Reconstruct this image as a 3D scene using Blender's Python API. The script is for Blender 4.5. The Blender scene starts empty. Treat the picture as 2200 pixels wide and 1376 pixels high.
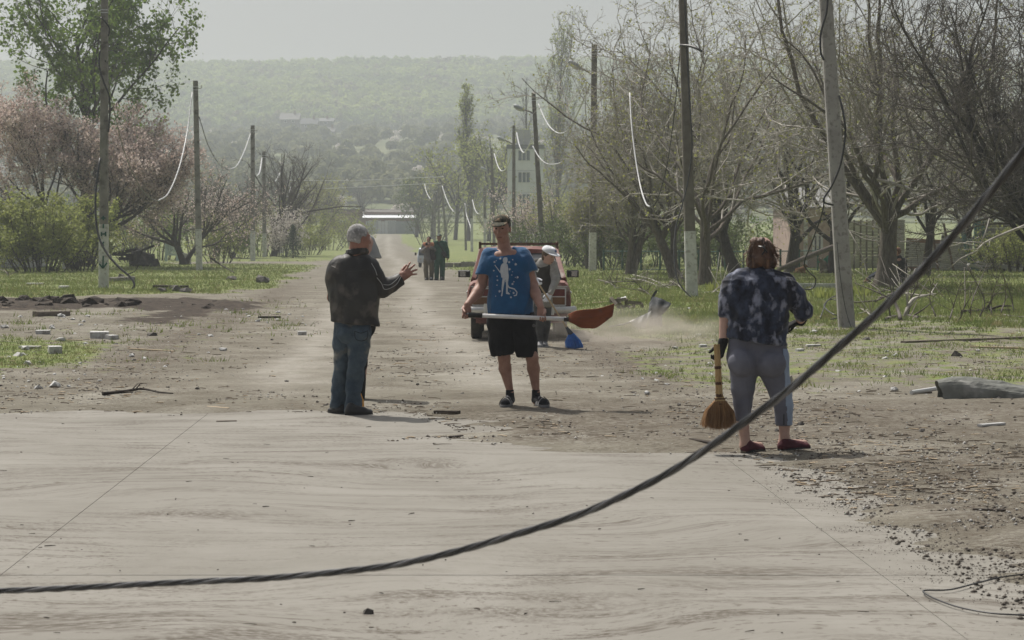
import bpy, math, random
import numpy as np
from mathutils import Vector
from mathutils.bvhtree import BVHTree

SC = bpy.context.scene
COL = SC.collection
R = math.radians
rnd = random.Random(7)
rng = np.random.default_rng(7)

# ------------------------------------------------------------------ camera
F, CX, CY, HOR, CAMZ = 4700.0, 1100.0, 688.0, 512.0, 1.6
PITCH = math.atan((CY - HOR) / F)
cam_d = bpy.data.cameras.new('camera')
cam = bpy.data.objects.new('camera', cam_d); COL.objects.link(cam)
cam_d.sensor_width = 36.0
cam_d.lens = F / 2200.0 * 36.0
cam_d.clip_start = 0.1; cam_d.clip_end = 6000
cam_d.dof.use_dof = True; cam_d.dof.focus_distance = 20.0; cam_d.dof.aperture_fstop = 10.0
cam.location = (0, 0, CAMZ); cam.rotation_euler = (math.pi / 2 - PITCH, 0, 0)
SC.camera = cam

# ------------------------------------------------------------------ sky and sun
SUN = Vector((-0.36, 0.50, 1.0)).normalized()          # towards the sun: behind the scene, to the left
SUN_EL = math.asin(SUN.z); SUN_AZ = math.atan2(SUN.x, SUN.y)
world = bpy.data.worlds.new('World'); SC.world = world; world.use_nodes = True
wn, wl = world.node_tree.nodes, world.node_tree.links
sky = wn.new('ShaderNodeTexSky'); sky.sky_type = 'NISHITA'; sky.sun_disc = False
sky.sun_elevation = SUN_EL; sky.sun_rotation = SUN_AZ
sky.dust_density = 6.0; sky.air_density = 1.0; sky.ozone_density = 1.0
hsv = wn.new('ShaderNodeHueSaturation'); hsv.inputs['Saturation'].default_value = 0.38
bg = wn['Background']; bg.inputs['Strength'].default_value = 0.098
wl.new(sky.outputs[0], hsv.inputs['Color']); wl.new(hsv.outputs[0], bg.inputs['Color'])
sun_d = bpy.data.lights.new('sun', 'SUN'); sun_d.energy = 4.9; sun_d.angle = R(0.8); sun_d.color = (1.0, 0.95, 0.87)
sun = bpy.data.objects.new('sun', sun_d); COL.objects.link(sun)
sun.rotation_euler = SUN.to_track_quat('Z', 'Y').to_euler()
SC.view_settings.view_transform = 'Standard'; SC.view_settings.look = 'None'
SC.view_settings.gamma = 1.0; SC.view_settings.exposure = -0.10
SC.view_settings.use_curve_mapping = False
SC.cycles.use_denoising = True
SC.cycles.max_bounces = 6; SC.cycles.diffuse_bounces = 3; SC.cycles.glossy_bounces = 2
SC.cycles.transmission_bounces = 4; SC.cycles.transparent_max_bounces = 8; SC.cycles.volume_bounces = 1
SC.cycles.sample_clamp_indirect = 4.0

# ------------------------------------------------------------------ helpers
_fw = np.array((0, math.cos(PITCH), -math.sin(PITCH))); _up = np.array((0, math.sin(PITCH), math.cos(PITCH)))
CAMP = np.array((0, 0, CAMZ))
def ray(px, py):
    return _fw + np.array(((px - CX) / F, 0, 0)) + _up * ((CY - py) / F)
def P(px, py, Y):
    d = ray(px, py); return CAMP + d * (Y / d[1])
def project(X, Y, Z):
    v = np.stack([X, Y, Z - CAMZ], -1)
    w = v @ _fw
    w = np.where(w < 0.2, 0.2, w)
    return CX + F * v[..., 0] / w, CY - F * (v @ _up) / w
def hsh(i, seed=0):
    i = np.asarray(i, dtype=np.int64)
    h = (i[..., 0] * 374761393 + i[..., 1] * 668265263 + i[..., 2] * 2147483647 + seed * 974634777) & 0xFFFFFFFF
    h = ((h ^ (h >> 13)) * 1274126177) & 0xFFFFFFFF
    return ((h ^ (h >> 16)) & 0xFFFF) / 65535.0
def vnoise(p, seed=0):                                   # value noise in -1..1
    p = np.asarray(p, float); f = np.floor(p); t = p - f; t = t * t * (3 - 2 * t); f = f.astype(np.int64); out = 0
    for dx in (0, 1):
        for dy in (0, 1):
            for dz in (0, 1):
                w = (t[..., 0] if dx else 1 - t[..., 0]) * (t[..., 1] if dy else 1 - t[..., 1]) * (t[..., 2] if dz else 1 - t[..., 2])
                out = out + w * hsh(f + np.array((dx, dy, dz)), seed)
    return out * 2 - 1
def fbm(p, oct=4, seed=0):
    out, a = 0, 0.5
    for o in range(oct):
        out = out + a * vnoise(np.asarray(p) * 2 ** o + 17.3 * o, seed + o); a *= 0.5
    return out
def smooth(a, b, x): t = np.clip((x - a) / (b - a), 0, 1); return t * t * (3 - 2 * t)
def inpoly(px, py, poly):
    c = np.zeros(px.shape, bool); n = len(poly); j = n - 1
    for i in range(n):
        (xi, yi), (xj, yj) = poly[i], poly[j]
        with np.errstate(divide='ignore', invalid='ignore'):
            c ^= ((yi > py) != (yj > py)) & (px < (xj - xi) * (py - yi) / (yj - yi + 1e-12) + xi)
        j = i
    return c
# outline of the swept concrete crossing, as a shape on the ground
CONC = [(-40.0, 20.6), (-12, 20.4), (-9.0, 20.8), (-7.4, 19.9), (-6.0, 20.5), (-4.9, 19.7), (-3.9, 20.3), (-3.0, 19.7), (-2.3, 20.1), (-1.0, 19.9), (-0.4, 18.6), (-0.25, 17.6), (-0.9, 17.2), (0.6, 16.3), (1.6, 16.2), (1.9, 15.0), (2.05, 13.0), (2.2, 10.5), (2.3, 8.0), (2.6, 4), (3.0, -20), (-40, -20)]
def sdist(X, Y, poly):
    d = np.full(X.shape, 1e9)
    for i in range(len(poly)):
        a, b = np.array(poly[i]), np.array(poly[(i + 1) % len(poly)]); e = b - a
        t = np.clip(((X - a[0]) * e[0] + (Y - a[1]) * e[1]) / (e @ e), 0, 1)
        d = np.minimum(d, np.hypot(X - a[0] - t * e[0], Y - a[1] - t * e[1]))
    return np.where(inpoly(X, Y, poly), -d, d)
PROF_Y = [-100, 130, 220, 300, 360, 400, 450, 600, 800, 1000, 1300, 1400, 1800]
PROF_Z = [0, 0, 0.35, 1.3, 2.1, 3.2, 6, 20, 37, 49, 101, 103, 62]
def relief(X, Y):
    z = np.interp(Y, PROF_Y, PROF_Z)
    u = X + 0.0606 * Y
    e = np.maximum(np.maximum(-2.6 - u, u - 3.4), 0)
    k = np.clip((Y - 22) / 15, 0, 1) * np.clip((300 - Y) / 150, 0, 1)
    z = z + 0.10 * np.clip(e / 3.0, 0, 1) * k
    z = z + np.clip((u - 9) / 14, 0, 1) * np.clip((Y - 50) / 30, 0, 1) * 0.15 * k
    z = z + 0.05 * vnoise(np.stack([X * 0.25, Y * 0.25, X * 0], -1), 3) * k * np.clip(e, 0.15, 1)
    return z + 0.035 * smooth(-0.1, 0.7, sdist(np.asarray(X, float), np.asarray(Y, float), CONC))
def gz(X, Y):
    return float(relief(np.array(float(X)), np.array(float(Y))))
def G(px, py):                                           # the ground point seen at a pixel
    d = ray(px, py); z = 0.0
    for _ in range(30):
        t = (z - CAMZ) / d[2] if d[2] < -1e-5 else 400
        t = min(t, 420); p = CAMP + d * t; z = gz(p[0], p[1])
    p[2] = z
    return p
def on(X, Y, dz=0.0): return np.array((X, Y, gz(X, Y) + dz))

# ---- materials
MATS = {}
def mat(name, c1, c2=None, scale=8.0, rough=0.85, bump=0.0, bscale=None, detail=6, metal=0.0, spec=0.3, trans=0.0,
        stretch=(1, 1, 1), c3=None, scale2=None, lo=0.35, hi=0.65, alpha=None, sheen=0.0):
    if name in MATS: return MATS[name]
    m = bpy.data.materials.new(name); m.use_nodes = True
    n, l = m.node_tree.nodes, m.node_tree.links
    b = n['Principled BSDF']
    b.inputs['Roughness'].default_value = rough; b.inputs['Metallic'].default_value = metal
    b.inputs['Specular IOR Level'].default_value = spec
    if sheen: b.inputs['Sheen Weight'].default_value = sheen
    c1 = (*c1, 1)
    tc = n.new('ShaderNodeTexCoord'); mp = n.new('ShaderNodeMapping'); mp.inputs['Scale'].default_value = stretch
    l.new(tc.outputs['Object'], mp.inputs[0])
    col = None
    if c2 is not None:
        nz = n.new('ShaderNodeTexNoise'); nz.inputs['Scale'].default_value = scale; nz.inputs['Detail'].default_value = detail
        nz.inputs['Roughness'].default_value = 0.6
        l.new(mp.outputs[0], nz.inputs['Vector'])
        rp = n.new('ShaderNodeValToRGB'); rp.color_ramp.elements[0].position = lo; rp.color_ramp.elements[1].position = hi
        rp.color_ramp.elements[0].color = c1; rp.color_ramp.elements[1].color = (*c2, 1)
        l.new(nz.outputs['Fac'], rp.inputs[0]); col = rp.outputs[0]
        if c3 is not None:
            n2 = n.new('ShaderNodeTexNoise'); n2.inputs['Scale'].default_value = scale2 or scale * 4; n2.inputs['Detail'].default_value = 4
            l.new(mp.outputs[0], n2.inputs['Vector'])
            r2 = n.new('ShaderNodeValToRGB'); r2.color_ramp.elements[0].position = 0.54; r2.color_ramp.elements[1].position = 0.66
            mx = n.new('ShaderNodeMixRGB'); mx.inputs[2].default_value = (*c3, 1)
            l.new(n2.outputs['Fac'], r2.inputs[0]); l.new(r2.outputs[0], mx.inputs[0]); l.new(col, mx.inputs[1]); col = mx.outputs[0]
        l.new(col, b.inputs['Base Color'])
    else:
        b.inputs['Base Color'].default_value = c1
    if bump:
        nb = n.new('ShaderNodeTexNoise'); nb.inputs['Scale'].default_value = bscale or scale * 2; nb.inputs['Detail'].default_value = 5
        l.new(mp.outputs[0], nb.inputs['Vector'])
        bp = n.new('ShaderNodeBump'); bp.inputs['Strength'].default_value = bump; bp.inputs['Distance'].default_value = 0.02
        l.new(nb.outputs['Fac'], bp.inputs['Height']); l.new(bp.outputs[0], b.inputs['Normal'])
    if trans:
        tr = n.new('ShaderNodeBsdfTranslucent'); ms = n.new('ShaderNodeMixShader'); ms.inputs[0].default_value = trans
        if col is not None: l.new(col, tr.inputs['Color'])
        else: tr.inputs['Color'].default_value = c1
        l.new(b.outputs[0], ms.inputs[1]); l.new(tr.outputs[0], ms.inputs[2])
        l.new(ms.outputs[0], n['Material Output'].inputs['Surface'])
    MATS[name] = m
    return m

# ---- objects
def tag(o, label=None, cat=None, group=None, kind=None):
    if label: o['label'] = label
    if cat: o['category'] = cat
    if group: o['group'] = group
    if kind: o['kind'] = kind
    return o
def empty(name, loc, label=None, cat=None, group=None):
    o = bpy.data.objects.new(name, None); COL.objects.link(o); o.location = tuple(float(v) for v in loc); o.empty_display_size = 0.2
    return tag(o, label, cat, group)
def meshobj(name, V, Fc, material, parent=None, smooth=False, origin=None):
    """V world coordinates; Fc an (n,k) index array or a list of faces"""
    V = np.asarray(V, dtype=np.float64).reshape(-1, 3)
    root = parent
    off = np.zeros(3)
    while root is not None:
        off = off + np.array(root.location); root = root.parent
    if parent is None and origin is not None: off = np.asarray(origin, float)
    V = V - off
    me = bpy.data.meshes.new(name)
    if isinstance(Fc, np.ndarray):
        k = Fc.shape[1]; nf = len(Fc)
        me.vertices.add(len(V)); me.vertices.foreach_set('co', V.astype(np.float32).ravel())
        me.loops.add(nf * k); me.loops.foreach_set('vertex_index', Fc.astype(np.int32).ravel())
        me.polygons.add(nf); me.polygons.foreach_set('loop_start', np.arange(0, nf * k, k, dtype=np.int32))
        me.update(calc_edges=True)
    else:
        me.from_pydata([tuple(v) for v in V], [], [tuple(int(i) for i in f) for f in Fc]); me.update()
    if smooth: me.polygons.foreach_set('use_smooth', np.ones(len(me.polygons), dtype=bool))
    if material is not None: me.materials.append(material)
    o = bpy.data.objects.new(name, me); COL.objects.link(o)
    if parent is not None: o.parent = parent
    elif origin is not None: o.location = tuple(float(v) for v in origin)
    return o
def join(parts):
    Vs, Fs, n = [], [], 0
    for V, Fc in parts:
        V = np.asarray(V, float).reshape(-1, 3); Vs.append(V)
        Fs += [tuple(int(i) + n for i in f) for f in Fc]; n += len(V)
    return np.concatenate(Vs), Fs
def box(x0, x1, y0, y1, z0, z1):
    V = [(x0, y0, z0), (x1, y0, z0), (x1, y1, z0), (x0, y1, z0), (x0, y0, z1), (x1, y0, z1), (x1, y1, z1), (x0, y1, z1)]
    return np.array(V, float), [(0, 3, 2, 1), (4, 5, 6, 7), (0, 1, 5, 4), (1, 2, 6, 5), (2, 3, 7, 6), (3, 0, 4, 7)]
def bar(a, b, w, h, up=(0, 0, 1), taper=1.0):
    """a rectangular bar from a to b, w across, h along up"""
    a, b = np.asarray(a, float), np.asarray(b, float); d = b - a; L = np.linalg.norm(d); d = d / L
    s = np.cross(d, up); s = s / max(np.linalg.norm(s), 1e-6); u = np.cross(s, d)
    V = []
    for p, k in ((a, 1.0), (b, taper)):
        for sx, sy in ((-1, -1), (1, -1), (1, 1), (-1, 1)): V.append(p + s * sx * w / 2 * k + u * sy * h / 2 * k)
    return np.array(V), [(0, 1, 2, 3), (7, 6, 5, 4), (0, 4, 5, 1), (1, 5, 6, 2), (2, 6, 7, 3), (3, 7, 4, 0)]
def bevbar(a, b, w, h, bev, up=(0, 0, 1), taper=1.0):
    """bar with chamfered long edges"""
    a, b = np.asarray(a, float), np.asarray(b, float); d = b - a; d = d / np.linalg.norm(d)
    s = np.cross(d, up); s = s / max(np.linalg.norm(s), 1e-6); u = np.cross(s, d); V = []
    prof = [(-w / 2 + bev, -h / 2), (w / 2 - bev, -h / 2), (w / 2, -h / 2 + bev), (w / 2, h / 2 - bev), (w / 2 - bev, h / 2), (-w / 2 + bev, h / 2), (-w / 2, h / 2 - bev), (-w / 2, -h / 2 + bev)]
    for p, k in ((a, 1.0), (b, taper)):
        for x, y in prof: V.append(p + s * x * k + u * y * k)
    return np.array(V), [tuple(range(7, -1, -1)), tuple(range(8, 16))] + [(i, (i + 1) % 8, (i + 1) % 8 + 8, i + 8) for i in range(8)]
def tube(pts, rad, k=6, cap=True):
    pts = np.asarray(pts, float); n = len(pts); rad = np.broadcast_to(np.asarray(rad, float), (n,))
    d = np.gradient(pts, axis=0); d /= np.maximum(np.linalg.norm(d, axis=1, keepdims=True), 1e-9)
    ref = np.array((0.13, 0.31, 0.94)) if abs(d[:, 2]).mean() < 0.75 else np.array((0.94, 0.31, 0.13))
    s = np.cross(d, ref); s /= np.maximum(np.linalg.norm(s, axis=1, keepdims=True), 1e-9); u = np.cross(s, d)
    a = np.arange(k) * 2 * math.pi / k
    V = pts[:, None] + rad[:, None, None] * (np.cos(a)[None, :, None] * s[:, None] + np.sin(a)[None, :, None] * u[:, None])
    Fc = [(i * k + j, i * k + (j + 1) % k, (i + 1) * k + (j + 1) % k, (i + 1) * k + j) for i in range(n - 1) for j in range(k)]
    if cap: Fc += [tuple(range(k - 1, -1, -1)), tuple(range((n - 1) * k, n * k))]
    return V.reshape(-1, 3), Fc
def lathe(c, prof, k=12, axis=(0, 0, 1)):
    """prof: list of (radius, height along axis)"""
    ax = Vector(axis).normalized(); q = Vector((0, 0, 1)).rotation_difference(ax); V = []
    for r, h in prof:
        for j in range(k):
            a = j * 2 * math.pi / k; v = q @ Vector((r * math.cos(a), r * math.sin(a), h)); V.append(np.array(c, float) + np.array(v))
    n = len(prof)
    Fc = [(i * k + j, i * k + (j + 1) % k, (i + 1) * k + (j + 1) % k, (i + 1) * k + j) for i in range(n - 1) for j in range(k)]
    Fc += [tuple(range(k - 1, -1, -1)), tuple(range((n - 1) * k, n * k))]
    return np.array(V), Fc
def spline(pts, n=24):
    """Catmull-Rom through pts"""
    p = np.asarray(pts, float); p = np.vstack([2 * p[0] - p[1], p, 2 * p[-1] - p[-2]]); out = []; m = len(p) - 3
    for t in np.linspace(0, m, n):
        i = min(int(t), m - 1); f = t - i; a, b, c, d = p[i:i + 4]
        out.append(0.5 * (2 * b + (c - a) * f + (2 * a - 5 * b + 4 * c - d) * f * f + (3 * b - a - 3 * c + d) * f ** 3))
    return np.array(out)
def rocklump(c, size, seed, flat=0.6, sub=1):
    """an irregular angular lump: jittered, flattened icosphere"""
    t = (1 + 5 ** 0.5) / 2
    V = np.array([(-1, t, 0), (1, t, 0), (-1, -t, 0), (1, -t, 0), (0, -1, t), (0, 1, t), (0, -1, -t), (0, 1, -t), (t, 0, -1), (t, 0, 1), (-t, 0, -1), (-t, 0, 1)], float)
    V /= np.linalg.norm(V, axis=1, keepdims=True)
    Fc = [(0, 11, 5), (0, 5, 1), (0, 1, 7), (0, 7, 10), (0, 10, 11), (1, 5, 9), (5, 11, 4), (11, 10, 2), (10, 7, 6), (7, 1, 8), (3, 9, 4), (3, 4, 2), (3, 2, 6), (3, 6, 8), (3, 8, 9), (4, 9, 5), (2, 4, 11), (6, 2, 10), (8, 6, 7), (9, 8, 1)]
    r = np.random.default_rng(seed)
    V = V * (0.75 + 0.5 * r.random((12, 1))) + 0.12 * r.standard_normal((12, 3))
    V *= np.array((1.0, 0.6 + 0.4 * r.random(), flat)); a = r.random() * 6.28; ca, sa = math.cos(a), math.sin(a)
    V = V @ np.array(((ca, sa, 0), (-sa, ca, 0), (0, 0, 1))) * size / 2
    V[:, 2] = np.maximum(V[:, 2], -0.12 * size)
    return V + np.array(c) + np.array((0, 0, 0.1 * size)), Fc
# ------------------------------------------------------------------ the ground
def world_poly(pts): return [tuple(G(x, y)[:2]) for x, y in pts]
def cover(X, Y):
    """grass 0..1 and dark churned soil 0..1 on the ground"""
    u = X + 0.0606 * Y; w = 1.0 * vnoise(np.stack([X * .5, Y * .25, X * 0], -1), 11) + 0.5 * vnoise(np.stack([X * 1.7, Y * .9, X * 0], -1), 12)
    left = smooth(-2.9, -4.6, u + 0.9 * w) * smooth(50, 60, Y + 5 * w + 1.2 * np.clip(-u - 7, -4, 6))
    patch = smooth(-5.2, -6.4, X + 0.5 * w) * smooth(21.5, 24.5, Y + w) * smooth(35, 30, Y + w)
    right = smooth(3.0, 4.3, u + 0.7 * w) * smooth(31, 39, Y + 2.5 * w - 1.2 * np.clip(u - 5, -3, 3))
    sparse = 0.45 * smooth(2.8, 4.2, u + 0.8 * w) * smooth(20.5, 25, Y + 2 * w + 0.5 * np.clip(u - 3, 0, 4))
    lsp = 0.22 * smooth(-3.2, -5.0, X + .8 * w) * smooth(21.5, 26, Y + w) * smooth(60, 54, Y)
    g = np.maximum(np.maximum(np.maximum(left, patch), lsp), np.maximum(right, sparse))
    cross = smooth(123, 127, Y) * smooth(139, 135, Y) * smooth(-16, -9, u) * smooth(14, 9, u)
    road = smooth(-3.0, -2.0, u + 0.5 * w) * smooth(3.6, 2.6, u + .5 * w) * smooth(366, 355, Y)
    g = g * (1 - 0.95 * np.maximum(cross, 0))
    far = smooth(140, 150, Y); g = np.maximum(g * (1 - far), far * (1 - np.maximum(road, cross)) * 0.8)
    soil = smooth(-5.2, -6.8, X + w) * smooth(44, 46, Y + w) * smooth(54.5, 51, Y + w)
    soil = np.maximum(soil, 0.7 * smooth(-3.0, -3.8, u + .4 * w) * smooth(-5.2, -4.4, u + .4 * w) * smooth(37, 40, Y) * smooth(54, 48, Y))
    return g, soil
ts = np.concatenate([np.array([-6, -3, -1.6, -0.9, -0.6, -0.45]), np.linspace(-0.36, 0.36, 300), np.array([0.45, 0.6, 0.9, 1.6, 3, 6])])
pys = np.concatenate([np.linspace(2400, 1400, 20), np.linspace(1390, 545, 520), np.linspace(543.5, 530, 8)])
Ys = 1.6 * F / (pys - HOR)
Ys = np.concatenate([[-60, -20, -5, 0, 2, 3], Ys, np.linspace(Ys[-1] + 10, 425, 12)])
YY, TT = np.meshgrid(Ys, ts, indexing='ij'); XX = TT * np.maximum(YY, 1.0) * 1.0
XX = np.where(YY < 8, TT * 8, XX)
ZZ = relief(XX, YY)
gmask, smask = cover(XX, YY)
cd = sdist(XX, YY, CONC)
nearw = smooth(140, 60, YY) * smooth(-0.5, 1, YY)
P3 = np.stack([XX, YY, XX * 0], -1)
rough = fbm(P3 * 2.2, 4, 5) * 0.022 + np.abs(fbm(P3 * 7.0, 3, 9)) * 0.018
ZZ = ZZ + nearw * rough * smooth(-0.2, 0.8, cd) + smask * (np.abs(fbm(P3 * 1.5, 4, 21)) * 0.16)
ZZ = ZZ - 0.06 * smooth(0.25, -1.0, cd) + 0.045 * fbm(P3 * np.array((0.55, 3.0, 1)), 5, 61) * smooth(-1.5, -0.3, cd) * smooth(1.2, 0.3, cd)
nr, nc = XX.shape
idx = np.arange(nr * nc).reshape(nr, nc)
quads = np.stack([idx[:-1, :-1], idx[:-1, 1:], idx[1:, 1:], idx[1:, :-1]], -1).reshape(-1, 4)
ground = meshobj('ground', np.stack([XX, YY, ZZ], -1), quads, None, smooth=True)
tag(ground, 'dusty dirt street and grass verges', kind='structure')
uu = XX + 0.0606 * YY; wv = 0.35 * vnoise(np.stack([XX * .3, YY * .08, XX * 0], -1), 15) + .15 * vnoise(np.stack([XX * 1.5, YY * .4, XX * 0], -1), 16)
tmask = np.maximum(np.exp(-((uu + wv + .75) / .38) ** 2), np.exp(-((uu + wv - 1.05) / .38) ** 2)) * smooth(21, 24, YY)
dmask = np.maximum(np.exp(-((uu + wv + 2.9) / .5) ** 2), np.exp(-((uu + wv - 3.1) / .5) ** 2)) * smooth(22, 26, YY) * smooth(90, 60, YY)
dmask = np.maximum(dmask, .8 * smooth(16.5, 17.2, YY) * smooth(22, 20, YY) * smooth(-.8, .1, XX) * smooth(0.1, .5, cd)); dmask = np.maximum(dmask, .6 * smooth(1.9, 2.4, XX) * smooth(17, 15, YY) * smooth(0, .3, cd))
for nm, arr in (('grass', gmask), ('soil', smask), ('track', tmask), ('debris', dmask)):
    at = ground.data.attributes.new(nm, 'FLOAT', 'POINT'); at.data.foreach_set('value', arr.astype(np.float32).ravel())

def ground_mat():
    m = bpy.data.materials.new('ground'); m.use_nodes = True
    n, l = m.node_tree.nodes, m.node_tree.links; b = n['Principled BSDF']; b.inputs['Roughness'].default_value = 0.95
    b.inputs['Specular IOR Level'].default_value = 0.15
    tc = n.new('ShaderNodeTexCoord')
    def noise(scale, detail=6, rough=0.6, vec=None):
        z = n.new('ShaderNodeTexNoise'); z.inputs['Scale'].default_value = scale; z.inputs['Detail'].default_value = detail; z.inputs['Roughness'].default_value = rough
        l.new(vec or tc.outputs['Object'], z.inputs['Vector']); return z.outputs['Fac']
    def ramp(fac, stops):
        r = n.new('ShaderNodeValToRGB'); e = r.color_ramp.elements
        while len(e) < len(stops): e.new(0.5)
        for k, (p, c) in enumerate(stops): e[k].position = p; e[k].color = (*c, 1)
        l.new(fac, r.inputs[0]); return r.outputs[0]
    def mix(fac, a, c):
        x = n.new('ShaderNodeMixRGB'); l.new(fac, x.inputs[0]); l.new(a, x.inputs[1]); l.new(c, x.inputs[2]); return x.outputs[0]
    def math_(op, a, c):
        x = n.new('ShaderNodeMath'); x.operation = op
        for i, v in enumerate((a, c)):
            if isinstance(v, (int, float)): x.inputs[i].default_value = v
            else: l.new(v, x.inputs[i])
        return x.outputs[0]
    dirt = ramp(noise(0.9, 8, 0.65), [(0.30, (0.120, 0.108, 0.083)), (0.5, (0.194, 0.180, 0.145)), (0.68, (0.282, 0.268, 0.228))])
    mpd = n.new('ShaderNodeMapping'); mpd.inputs['Scale'].default_value = (1.2, 4.0, 1); l.new(tc.outputs['Object'], mpd.inputs[0])
    litter = ramp(noise(5.5, 9, 0.78, mpd.outputs[0]), [(0.51, (0, 0, 0)), (0.57, (1, 1, 1))])
    litc = ramp(noise(14, 3), [(0.4, (0.085, 0.066, 0.05)), (0.62, (0.17, 0.14, 0.11))])
    patch = ramp(noise(0.35, 3), [(0.40, (0.15,) * 3), (0.60, (0.85,) * 3)])
    dirt = mix(math_('MULTIPLY', litter, patch), dirt, litc)
    mpf = n.new('ShaderNodeMapping'); mpf.inputs['Scale'].default_value = (1.0, 2.2, 1); l.new(tc.outputs['Object'], mpf.inputs[0])
    crumb = ramp(noise(22, 7, 0.78, mpf.outputs[0]), [(0.49, (0, 0, 0)), (0.55, (1, 1, 1))])
    crc = n.new('ShaderNodeRGB'); crc.outputs[0].default_value = (0.072, 0.058, 0.042, 1)
    dirt = mix(math_('MULTIPLY', math_('MULTIPLY', crumb, ramp(noise(0.8, 4), [(0.38, (0.1,) * 3), (0.6, (1, 1, 1))])), 0.8), dirt, crc.outputs[0])
    atk = n.new('ShaderNodeAttribute'); atk.attribute_name = 'track'; adb = n.new('ShaderNodeAttribute'); adb.attribute_name = 'debris'
    trc = n.new('ShaderNodeRGB'); trc.outputs[0].default_value = (0.33, 0.312, 0.275, 1)
    dirt = mix(math_('MULTIPLY', math_('MULTIPLY', atk.outputs['Fac'], 0.75), ramp(noise(1.6, 6, 0.7), [(0.35, (0.15,) * 3), (0.6, (1, 1, 1))])), dirt, trc.outputs[0])
    dbf = ramp(noise(11, 6, 0.75, mpf.outputs[0]), [(0.42, (0, 0, 0)), (0.56, (1, 1, 1))])
    dbc = n.new('ShaderNodeRGB'); dbc.outputs[0].default_value = (0.07, 0.052, 0.038, 1)
    dirt = mix(math_('MULTIPLY', math_('MULTIPLY', dbf, adb.outputs['Fac']), 0.85), dirt, dbc.outputs[0])
    peb = ramp(noise(26, 2, 0.5), [(0.70, (0, 0, 0)), (0.74, (1, 1, 1))])
    pebc = n.new('ShaderNodeRGB'); pebc.outputs[0].default_value = (0.55, 0.53, 0.5, 1)
    dirt = mix(math_('MULTIPLY', peb, 0.6), dirt, pebc.outputs[0])
    soil = ramp(noise(6, 6), [(0.35, (0.022, 0.017, 0.013)), (0.65, (0.075, 0.058, 0.044))])
    grass = ramp(noise(1.6, 7, 0.7), [(0.3, (0.075, 0.105, 0.03)), (0.5, (0.135, 0.175, 0.05)), (0.7, (0.215, 0.23, 0.09))])
    dry = ramp(noise(3.0, 6, 0.7), [(0.46, (0, 0, 0)), (0.6, (1, 1, 1))])
    dryc = n.new('ShaderNodeRGB'); dryc.outputs[0].default_value = (0.23, 0.205, 0.125, 1)
    grass = mix(math_('MULTIPLY', dry, 0.55), grass, dryc.outputs[0])
    ag = n.new('ShaderNodeAttribute'); ag.attribute_name = 'grass'; asl = n.new('ShaderNodeAttribute'); asl.attribute_name = 'soil'
    gfac = math_('ADD', ag.outputs['Fac'], math_('MULTIPLY', math_('SUBTRACT', noise(2.2, 8, 0.7), 0.5), 2.2))
    gfac = math_('MULTIPLY', ramp(gfac, [(0.38, (0, 0, 0)), (0.62, (1, 1, 1))]), ramp(ag.outputs['Fac'], [(0.02, (0, 0, 0)), (0.2, (1, 1, 1))]))
    sfac = math_('ADD', asl.outputs['Fac'], math_('MULTIPLY', math_('SUBTRACT', noise(1.4, 6, 0.7), 0.5), 1.8))
    sfac = math_('MULTIPLY', ramp(sfac, [(0.4, (0, 0, 0)), (0.6, (1, 1, 1))]), ramp(asl.outputs['Fac'], [(0.02, (0, 0, 0)), (0.3, (1, 1, 1))]))
    c = mix(gfac, dirt, grass); c = mix(sfac, c, soil)
    l.new(c, b.inputs['Base Color'])
    bp = n.new('ShaderNodeBump'); bp.inputs['Strength'].default_value = 0.9; bp.inputs['Distance'].default_value = 0.03
    hgt = math_('ADD', math_('MULTIPLY', noise(9, 8, 0.7), 1.0), math_('MULTIPLY', peb, 0.3))
    l.new(hgt, bp.inputs['Height']); l.new(bp.outputs[0], b.inputs['Normal'])
    return m
ground.data.materials.append(ground_mat())

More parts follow.
